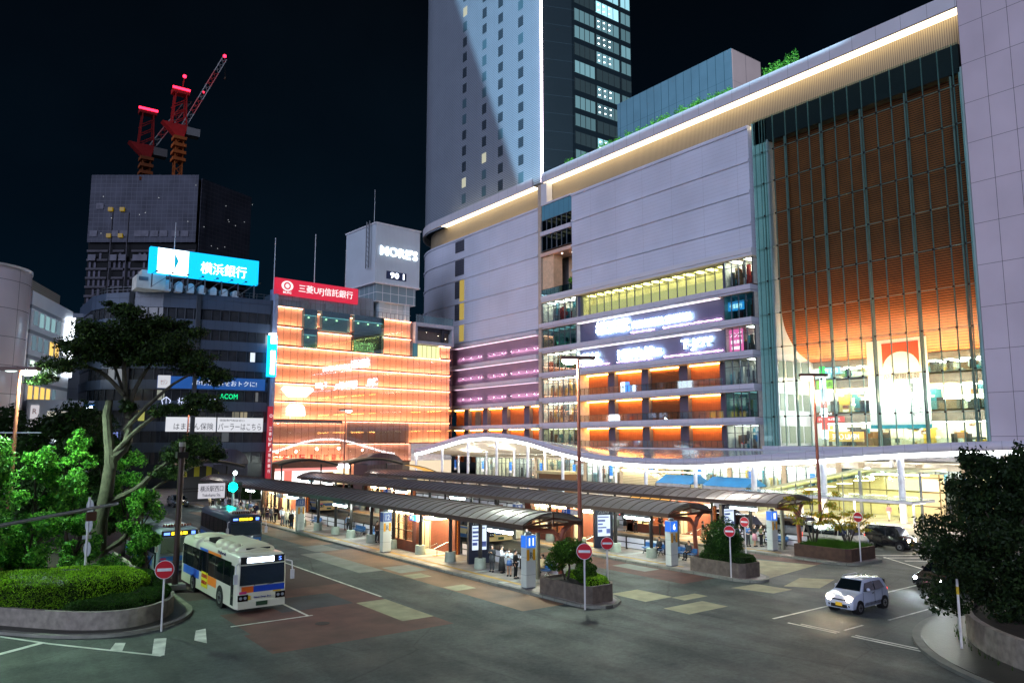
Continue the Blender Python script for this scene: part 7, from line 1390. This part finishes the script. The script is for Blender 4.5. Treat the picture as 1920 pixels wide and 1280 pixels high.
def limb(b,pts,r0,r1,n=9,seed=0):
    P=[Vector(p) for p in pts]; Q=[]; g=random.Random(seed)
    for i in range(len(P)-1):
        for t in (0,.33,.66): 
            p0,p1,p2,p3=P[max(i-1,0)],P[i],P[i+1],P[min(i+2,len(P)-1)]
            q=.5*((2*p1)+(p2-p0)*t+(2*p0-5*p1+4*p2-p3)*t*t+(3*p1-p0-3*p2+p3)*t**3); Q.append(q+Vector((g.uniform(-1,1),g.uniform(-1,1),0))*r0*.12)
    Q.append(P[-1]); m=len(Q); b.tube(Q,[r0+(r1-r0)*i/(m-1) for i in range(m)],n)
# the big camphor tree
t=thing('tree','big old tree with a pale leaning trunk and dark spreading crown before the bank building','tree',(8.9,56,.14))
b=MB(); o0=(8.9,56,.14)
limb(b,[(8.85,56,0.0),(8.75,56,2.5),(9.0,56,5.2),(9.3,56.1,7.4)],.52,.36,12,1)
limb(b,[(9.2,56,6.6),(9.0,56.2,8.2),(8.75,56,10.0),(8.8,55.9,11.0)],.36,.22,9,2)
limb(b,[(9.3,56.1,7.2),(10.1,56,8.3),(10.0,56.4,10.2),(9.7,56.4,12.6),(9.4,56.4,15)],.34,.08,9,3)
limb(b,[(10.0,56.2,9.8),(10.5,56.6,12),(11.4,56.8,13.6),(12.6,57,15)],.18,.05,7,4)
limb(b,[(9.8,56.2,9.0),(11,55.6,10.6),(12.6,55.6,12.2),(14.2,55.6,13.2)],.18,.05,7,5)
limb(b,[(9.3,56,7.6),(10.8,55.2,9.4),(12.2,55.2,10.4),(13.6,55.2,10.6),(15,55.2,10.9)],.17,.05,7,6)
limb(b,[(9.7,56.2,11.4),(8.4,56.4,12.8),(7.2,56.4,13.2),(5.8,56.2,13.4)],.16,.04,7,7)
limb(b,[(9.9,56.2,11),(9.2,57,13.2),(8.2,57.2,15.6)],.14,.05,7,8)
limb(b,[(9.0,56,4.3),(10.6,55.4,5.2),(12,55.2,6.6),(13.6,55.2,7.8)],.26,.06,8,9); limb(b,[(10.4,55.4,2.3),(11,55,3.6),(11.6,55,5.2),(12.6,55,5.8)],.17,.05,7,10); limb(b,[(9.1,55.9,1.4),(10.2,55.4,2.2),(10.9,55.2,4.0)],.2,.14,8,12)
b.build('trunk',BARK,t,True,world=True)
bl=[(8.6,56.6,15.2,2.3,2.2,1.6),(10.4,56.8,16.2,2.2,2.2,1.5),(12.4,56.6,15.2,2.2,2.1,1.5),(7.2,56.4,14.4,1.7,1.8,1.2),(6.1,56,13.2,1.5,1.5,.8),(13.9,56,13.8,1.9,1.8,1.3),(15.2,55.6,12.9,1.3,1.4,.9),(11.5,56,14.2,1.9,2,1.2),(9.4,57.2,14.3,2,2,1.3),(5.0,55.9,12.2,.9,.9,.55),
    (14.6,55.2,11.0,1.5,1.3,.9),(13.2,55.2,10.5,1.2,1.2,.6),(11.9,55.4,10.4,.9,.9,.6),(14.4,55,8.0,1.7,1.3,1.1),(13.3,55.2,7.4,1.4,1.2,1.0),(12.6,55,6.3,1.2,1.1,.7),(15.3,55,7.4,.9,.8,.7),(10.0,56,10.6,.6,.6,.6),(12.8,56.6,16.4,1,1,.6),(9.4,56.7,17.2,1.2,1.2,.6)]
bl=[q for (x,y,z,a,c,d) in bl for q in ([(x,y,z,a*.95,c*.95,d*.75)]+[(x+a*.75*math.cos(k*1.57+x),y+c*.6*math.sin(k*1.57+x),z+d*(.5-.33*k),a*.45,c*.45,d*.32) for k in range(4)])]
addmesh('crown',leaves([(x-8.9,y-56,z-.14,a,c,d) for x,y,z,a,c,d in bl],64000,.10,21,.1,[leafmat('camphor_a','#22301a'),leafmat('camphor_b','#304624'),leafmat('camphor_c','#48602a')]),t)
# small lit trees and dark masses on the left island
LIT=[leafmat('leaf_a','#3e7a2a'),leafmat('leaf_b','#6aa83a'),leafmat('leaf_c','#2e5c24')]
def bushy(x,y,h,r,label,seed,n=6000,mats=None,name='tree',ls=.11,trunk=True,lift=.25):
    t=thing(name,label,name,(x,y,.14)); g=random.Random(seed)
    if trunk:
        b=MB(); limb(b,[(0,0,0),(g.uniform(-.2,.2),0,h*.35),(g.uniform(-.3,.3),g.uniform(-.2,.2),h*.75)],.16,.05,8,seed); [limb(b,[(0,0,h*(.25+.1*k)),(math.cos(k*2)*r*.4,math.sin(k*2)*r*.4,h*(.45+.1*k))],.07,.03,6,k) for k in range(4)]; b.build('trunk',BARKD,t,True)
    bl=[]
    for k in range(int(8+h*1.6)):
        u=g.uniform(-1,1); a=g.uniform(0,6.28); q=g.uniform(.55,1); cr=math.sqrt(max(0,1-u*u*.8)); c0=h*(1+lift)/2; hz=h*(1-lift)/2
        bl.append((math.cos(a)*cr*r*q*.8,math.sin(a)*cr*r*q*.8,c0+u*hz*.86,r*g.uniform(.32,.55),r*g.uniform(.32,.55),r*g.uniform(.25,.42)))
    addmesh('crown',leaves(bl,n,ls,seed,.35,mats or LIT),t); return t
for i,(x,y,h,r,lab) in enumerate([(2.7,51.5,8.6,1.5,'bright green lamp lit tree at the left edge of the picture'),(5.0,53.5,8.0,1.35,'bright green lamp lit tree second from the left edge'),(6.6,52.5,6.6,1.2,'lamp lit tree just left of the big trunk'),(7.7,58.2,9.3,1.1,'tall bright green tree right behind the big trunk'),(11.0,60.5,8.0,1.5,'green tree right of the big trunk'),(11.0,54.6,5.0,1.2,'green shrubby tree between the big trunk and the bus'),(2.2,47.2,4.6,1.4,'low green tree at the far left above the hedge'),(4.4,48.6,4.4,1.5,'low leafy tree behind the hedge pole'),(6.6,48.9,4.0,1.2,'low leafy tree left of the big trunk base'),(10.6,50.8,3.2,.9,'small loose tree beside the brown pole')]):
    bushy(x,y,h,r,lab,100+i,5200,None,'tree',.105)
for i,(x,y,h,r,lab) in enumerate([(3.5,74,11.6,3.2,'dark evergreen mass behind the lamp lit trees, far left'),(9.0,78,12.0,3.6,'dark evergreen mass behind the big trunk'),(14.3 if 0 else 12.6,92,12.0,3.6,'dark evergreen tree right behind the big tree'),(6.5,66,10.4,2.4,'dark evergreen tree between the lit trees'),(10.8,68,9.4,2.0,'dark evergreen tree right of the big trunk')]):
    bushy(x,y,h,r,lab,130+i,7500,[LEAFS[0],LEAFS[0],LEAFS[1]],'tree',.2,True,.1)
for i,(x,y,h,r,lab) in enumerate([(6.6,46.6,1.9,1.2,'low leafy shrub right of the hedge pole'),(8.1,47.4,1.9,1.0,'low leafy shrub at the foot of the big trunk')]):
    bushy(x,y,h,r,lab,150+i,2600,None,'shrub',.08,False,.1)
# clipped hedges
def hedge(t,poly,zt,zb,n,size,seed,mats,dome=.3):
    xs_=[p[0] for p in poly]; ys_=[p[1] for p in poly]; cx_,cy_=sum(xs_)/len(poly),sum(ys_)/len(poly); b=MB(); k=len(poly); rings=[(1.0,zb),(1.0,zt-.25),(.94,zt-.06),(.8,zt+dome*.4),(.5,zt+dome*.8),(.15,zt+dome)]
    vs=[(cx_+(x-cx_)*f,cy_+(y-cy_)*f,z) for f,z in rings for x,y in poly]; fs=[(i*k+j,i*k+(j+1)%k,(i+1)*k+(j+1)%k,(i+1)*k+j) for i in range(len(rings)-1) for j in range(k)]+[tuple((len(rings)-1)*k+j for j in range(k))]
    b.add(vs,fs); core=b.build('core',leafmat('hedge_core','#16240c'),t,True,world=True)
    g=np.random.default_rng(seed); A=[]; 
    tri=[]
    for f in fs[:-1]:
        q=[np.array(vs[i]) for i in f]; tri+= [(q[0],q[1],q[2]),(q[0],q[2],q[3])]
    tri=np.array(tri); ar=np.linalg.norm(np.cross(tri[:,1]-tri[:,0],tri[:,2]-tri[:,0]),axis=1); ch_=g.choice(len(tri),size=n,p=ar/ar.sum()); u=g.random((n,2)); u=np.where(u.sum(1,keepdims=True)>1,1-u,u); T=tri[ch_]
    p=T[:,0]+(T[:,1]-T[:,0])*u[:,:1]+(T[:,2]-T[:,0])*u[:,1:]; nn=np.cross(T[:,1]-T[:,0],T[:,2]-T[:,0]); nn/=np.linalg.norm(nn,axis=1)[:,None]+1e-9
    p=p+nn*(.05*g.random((n,1))+.04*np.sin(p[:,:1]*3+p[:,1:2]*2.3)); d=nn+g.normal(size=(n,3))*.8; d/=np.linalg.norm(d,axis=1)[:,None]; a=np.cross(d,g.normal(size=(n,3))); a/=np.linalg.norm(a,axis=1)[:,None]; s=size*(.6+.8*g.random((n,1)))
    bb=np.cross(d,a); V=np.stack([p-a*s*.5,p-bb*s*.3,p+d*s,p+bb*s*.3],1); bs=np.array(base_of(t)); V=V-bs
    me=bpy.data.meshes.new('leaves'); me.from_pydata(V.reshape(-1,3).tolist(),[],[(4*i,4*i+1,4*i+2,4*i+3) for i in range(n)])
    for q in mats: me.materials.append(q)
    me.polygons.foreach_set('material_index',g.integers(0,len(mats),n).astype(np.int32)); addmesh('leaves',me,t)
HB=[leafmat('hedge_bright','#7cb024'),leafmat('hedge_lime','#98c830'),leafmat('hedge_mid','#50781c')]; HD=[leafmat('hedge_dark','#2c4a1a'),leafmat('hedge_dark2','#3a5c22'),leafmat('hedge_dark3','#22401a')]
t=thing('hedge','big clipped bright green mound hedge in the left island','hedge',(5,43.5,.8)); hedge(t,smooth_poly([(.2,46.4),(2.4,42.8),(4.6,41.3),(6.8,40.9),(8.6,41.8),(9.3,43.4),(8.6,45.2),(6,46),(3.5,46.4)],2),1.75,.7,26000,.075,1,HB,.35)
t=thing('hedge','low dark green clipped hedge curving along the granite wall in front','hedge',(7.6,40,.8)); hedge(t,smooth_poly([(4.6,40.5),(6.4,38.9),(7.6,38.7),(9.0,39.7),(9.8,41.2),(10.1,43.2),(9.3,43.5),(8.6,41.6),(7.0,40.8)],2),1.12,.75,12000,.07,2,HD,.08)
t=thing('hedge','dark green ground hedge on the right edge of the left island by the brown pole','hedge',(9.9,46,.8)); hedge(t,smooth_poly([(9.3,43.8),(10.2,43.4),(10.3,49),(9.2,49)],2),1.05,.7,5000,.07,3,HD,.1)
HM=[leafmat('box_a','#3c5e1c'),leafmat('box_b','#2c4a18'),leafmat('box_c','#4e7422')]
t=thing('clipped_tree','flat topped clipped tree with lobed sides in the nearest platform planter','tree',(28.2,32.0,.9)); b=MB(); limb(b,[(28.2,32.7,.8),(28.3,32.6,1.5),(28.1,32.6,2.2)],.07,.05,7,1); limb(b,[(27.9,32.5,.8),(27.7,32.6,1.6)],.05,.04,6,2); b.build('trunk',BARKD,t,True,world=True)
addmesh('crown',leaves([(.1,.6,1.6,.95,1.0,.50),(-.65,.9,.95,.5,.6,.52),(.65,.3,1.3,.6,.6,.6),(0,.6,1.35,.8,.8,.55)],12000,.06,31,.75,HM),t)
t=thing('clipped_bush','ball shaped clipped bush in the nearest platform planter','bush',(28.1,31.1,.9)); addmesh('foliage',leaves([(0,0,.52,.58,.58,.55)],5500,.05,32,.85,HM),t)
t=thing('hedge','bright green low clipped hedge along the right side of the clipped tree planter','hedge',(28.6,30.8,.9)); hedge(t,smooth_poly([(27.6,29.95),(28.7,29.95),(29.0,30.4),(29.05,33.4),(28.65,33.4),(28.4,30.9),(27.6,30.6)],1),1.25,.85,6500,.06,4,HB,.03)
t=thing('round_bush','big dark round bush in the middle platform planter','bush',(40.5,31.6,.9)); addmesh('foliage',leaves([(0,.3,1.35,1.15,1.2,1.15),(.2,-.1,.9,.9,.9,.8),(-.2,.2,.8,.9,1,.7)],12000,.065,33,.7,[HD[0],HD[2],HD[1]]),t)
t=thing('hedge','low clipped hedge around the foot of the big round bush','hedge',(40.4,31.2,.9)); hedge(t,smooth_poly([(39.5,29.7),(40.9,29.7),(41.3,30.1),(41.3,33.2),(39.5,33.2)],1),1.35,.85,6000,.06,5,HD,.02)
t=thing('ground_cover','grassy green ground cover in the dark planter under the yellow trees','ground cover',(52.2,31,.9)); g_=np.random.default_rng(5); vs=[];fs=[]
for i in range(5200):
    x=g_.uniform(-1.7,1.8); y=g_.uniform(-1.8,1.9); hh=.2+.35*g_.random()*(1.2-abs(x)/2); d=g_.normal(size=2)*.16; s=.014; k=len(vs); vs+=[(x-s,y,0),(x+s,y,0),(x+d[0],y+d[1],hh)]; fs.append((k,k+1,k+2))
me=bpy.data.meshes.new('blades'); me.from_pydata(vs,[],fs); me.materials.append(leafmat('grass_blade','#44721e')); addmesh('blades',me,t)
YL=[leafmat('leaf_yellow','#b08a1c'),leafmat('leaf_yellowgreen','#8a8c24'),leafmat('leaf_olive','#6a7a24')]
for lab,x,y,h,seed,sd in [('slender yellow leaved tree, left of two in the dark planter',51.6,32.4,4.9,41,-1),('slender yellow green tree, right of two in the dark planter',53.0,30.6,4.4,42,1)]:
    t=thing('young_tree',lab,'tree',(x,y,.9)); b=MB(); bl=[]; g=random.Random(seed)
    for k in range(9):
        a=k*.75+sd; rr=g.uniform(.9,2.3); zt_=g.uniform(.55,1)*(h-.9); p=(math.cos(a)*rr,math.sin(a)*rr,zt_); limb(b,[(math.cos(a)*.12,math.sin(a)*.12,0),(p[0]*.35,p[1]*.35,zt_*.5),p],.055,.015,6,seed+k)
        for q in range(3): f=.6+.2*q; bl.append((p[0]*f+g.uniform(-.3,.3),p[1]*f+g.uniform(-.3,.3),zt_*(.55+.2*q)+g.uniform(-.1,.2),.55,.5,.16))
    b.build('trunk',BARKD,t,True); addmesh('crown',leaves(bl,2300,.075,seed,.1,YL),t)
# right foreground tree
t=thing('tree','big dark leafy tree filling the right edge above the round planter','tree',(36.6,14.0,1.1)); b=MB(); g=random.Random(77)
limb(b,[(0,0,-.2),(.15,-.1,1.2),(.1,.1,2.6),(-.2,.3,4.2)],.24,.08,10,1)
for k in range(8): a=k*.8; limb(b,[(.1,0,.7+.35*k*.8),(math.cos(a)*1.0,math.sin(a)*1.0,1.9+.35*k),(math.cos(a)*2.1,math.sin(a)*2.1,2.8+.4*k)],.10,.025,7,k)
b.build('trunk',BARKD,t,True)
bl=[]
for k in range(46):
    a=k*2.399; f=k/45; zz=.2+5.9*f; w_=3.2*math.sin(math.pi*(.20+.72*f))**.8; rr=w_*(.35+.72*g.random()); q=g.uniform(.55,1.15); bl.append((math.cos(a)*rr,math.sin(a)*rr,zz+g.uniform(-.3,.3),.85*q,.85*q,.65*q))
bl+=[(0,0,3,2.4,2.4,2.6),(-.4,.8,6.3,.75,.7,.7),(1.0,-.9,6.45,.7,.7,.65),(-2.6,1.6,1.0,.8,.8,.9)]+[(math.cos(k*1.9)*g.uniform(.4,2.2),math.sin(k*1.9)*g.uniform(.4,2.2),5.2+1.7*g.random(),.28,.28,.5) for k in range(16)]
addmesh('crown',leaves(bl,42000,.095,55,.3,[leafmat('leaf_night','#1c2c18'),leafmat('leaf_night2','#2a3c1e'),leafmat('leaf_night3','#223420')]),t)
# roof terrace planting
for i,(y0,y1,lab,hh) in enumerate([(72,76.5,'row of lamp lit shrubs at the right end of the roof lantern',3.0),(77,82.5,'row of lamp lit shrubs second from the right before the roof lantern',3.4),(83,89,'row of lamp lit shrubs in the middle before the roof lantern',3.2),(89.5,95.5,'row of lamp lit shrubs left of the middle before the roof lantern',3.0),(96,102.5,'row of dim shrubs at the left end of the roof lantern',3.0),(106,112,'dim roof shrubs before the dark side of the office tower',2.6),(60,66,'dark roof shrub right of the roof lantern',4.2)]):
    t=thing('roof_shrubs',lab,'shrubs',(97.5,(y0+y1)/2,61.9)); g=random.Random(i); bl=[]; b=MB()
    for k in range(6):
        y=y0+(y1-y0)*(k+.5)/6-(y0+y1)/2; h=hh*g.uniform(.75,1.05); bl.append((g.uniform(-.3,.3),y,h*.62,.7,.65,h*.38)); b.tube([(0,y,0),(0,y,h*.7)],.05,5)
    b.build('stem',BARKD,t); addmesh('foliage',leaves(bl,1500,.14,200+i,.1,LIT),t)
    if 1<=i<=4 or i==0: lamp('POINT','ground_spot',t,(-.9,0,.5),45,(1,.86,.5),.1)
b=MB(); b.box(96.9,96.94,37,117,62.0,63.3); t=thing('roof_railing','glass parapet along the station roof edge','railing',(96.9,80,61.9)); b.build('glass',G3,t,world=True); b=MB(); [b.box(96.86,96.98,y,y+.06,61.9,63.3) for y in np.arange(40,117,1.8)]; b.build('post',DARKM,t,world=True)
# hedge far away
for t,x0,x1,y0,y1,zt_ in HEDGES: hedge(t,[(x0,y0),(x1,y0),(x1,y1),(x0,y1)],zt_,.15,2500,.14,9,HD,.1)
# palms and plants inside the atrium and terrace
t=thing('potted_plant','potted palm on the open terrace of the station front','plant',(96,108.8,36.95)); b=MB(); b.cyl((0,0),.5,0,1.2,10,r2=.6); b.build('pot',IN_D,t); addmesh('foliage',leaves([(0,0,2.0,.9,.9,.8)],700,.22,301,.1,LIT),t)
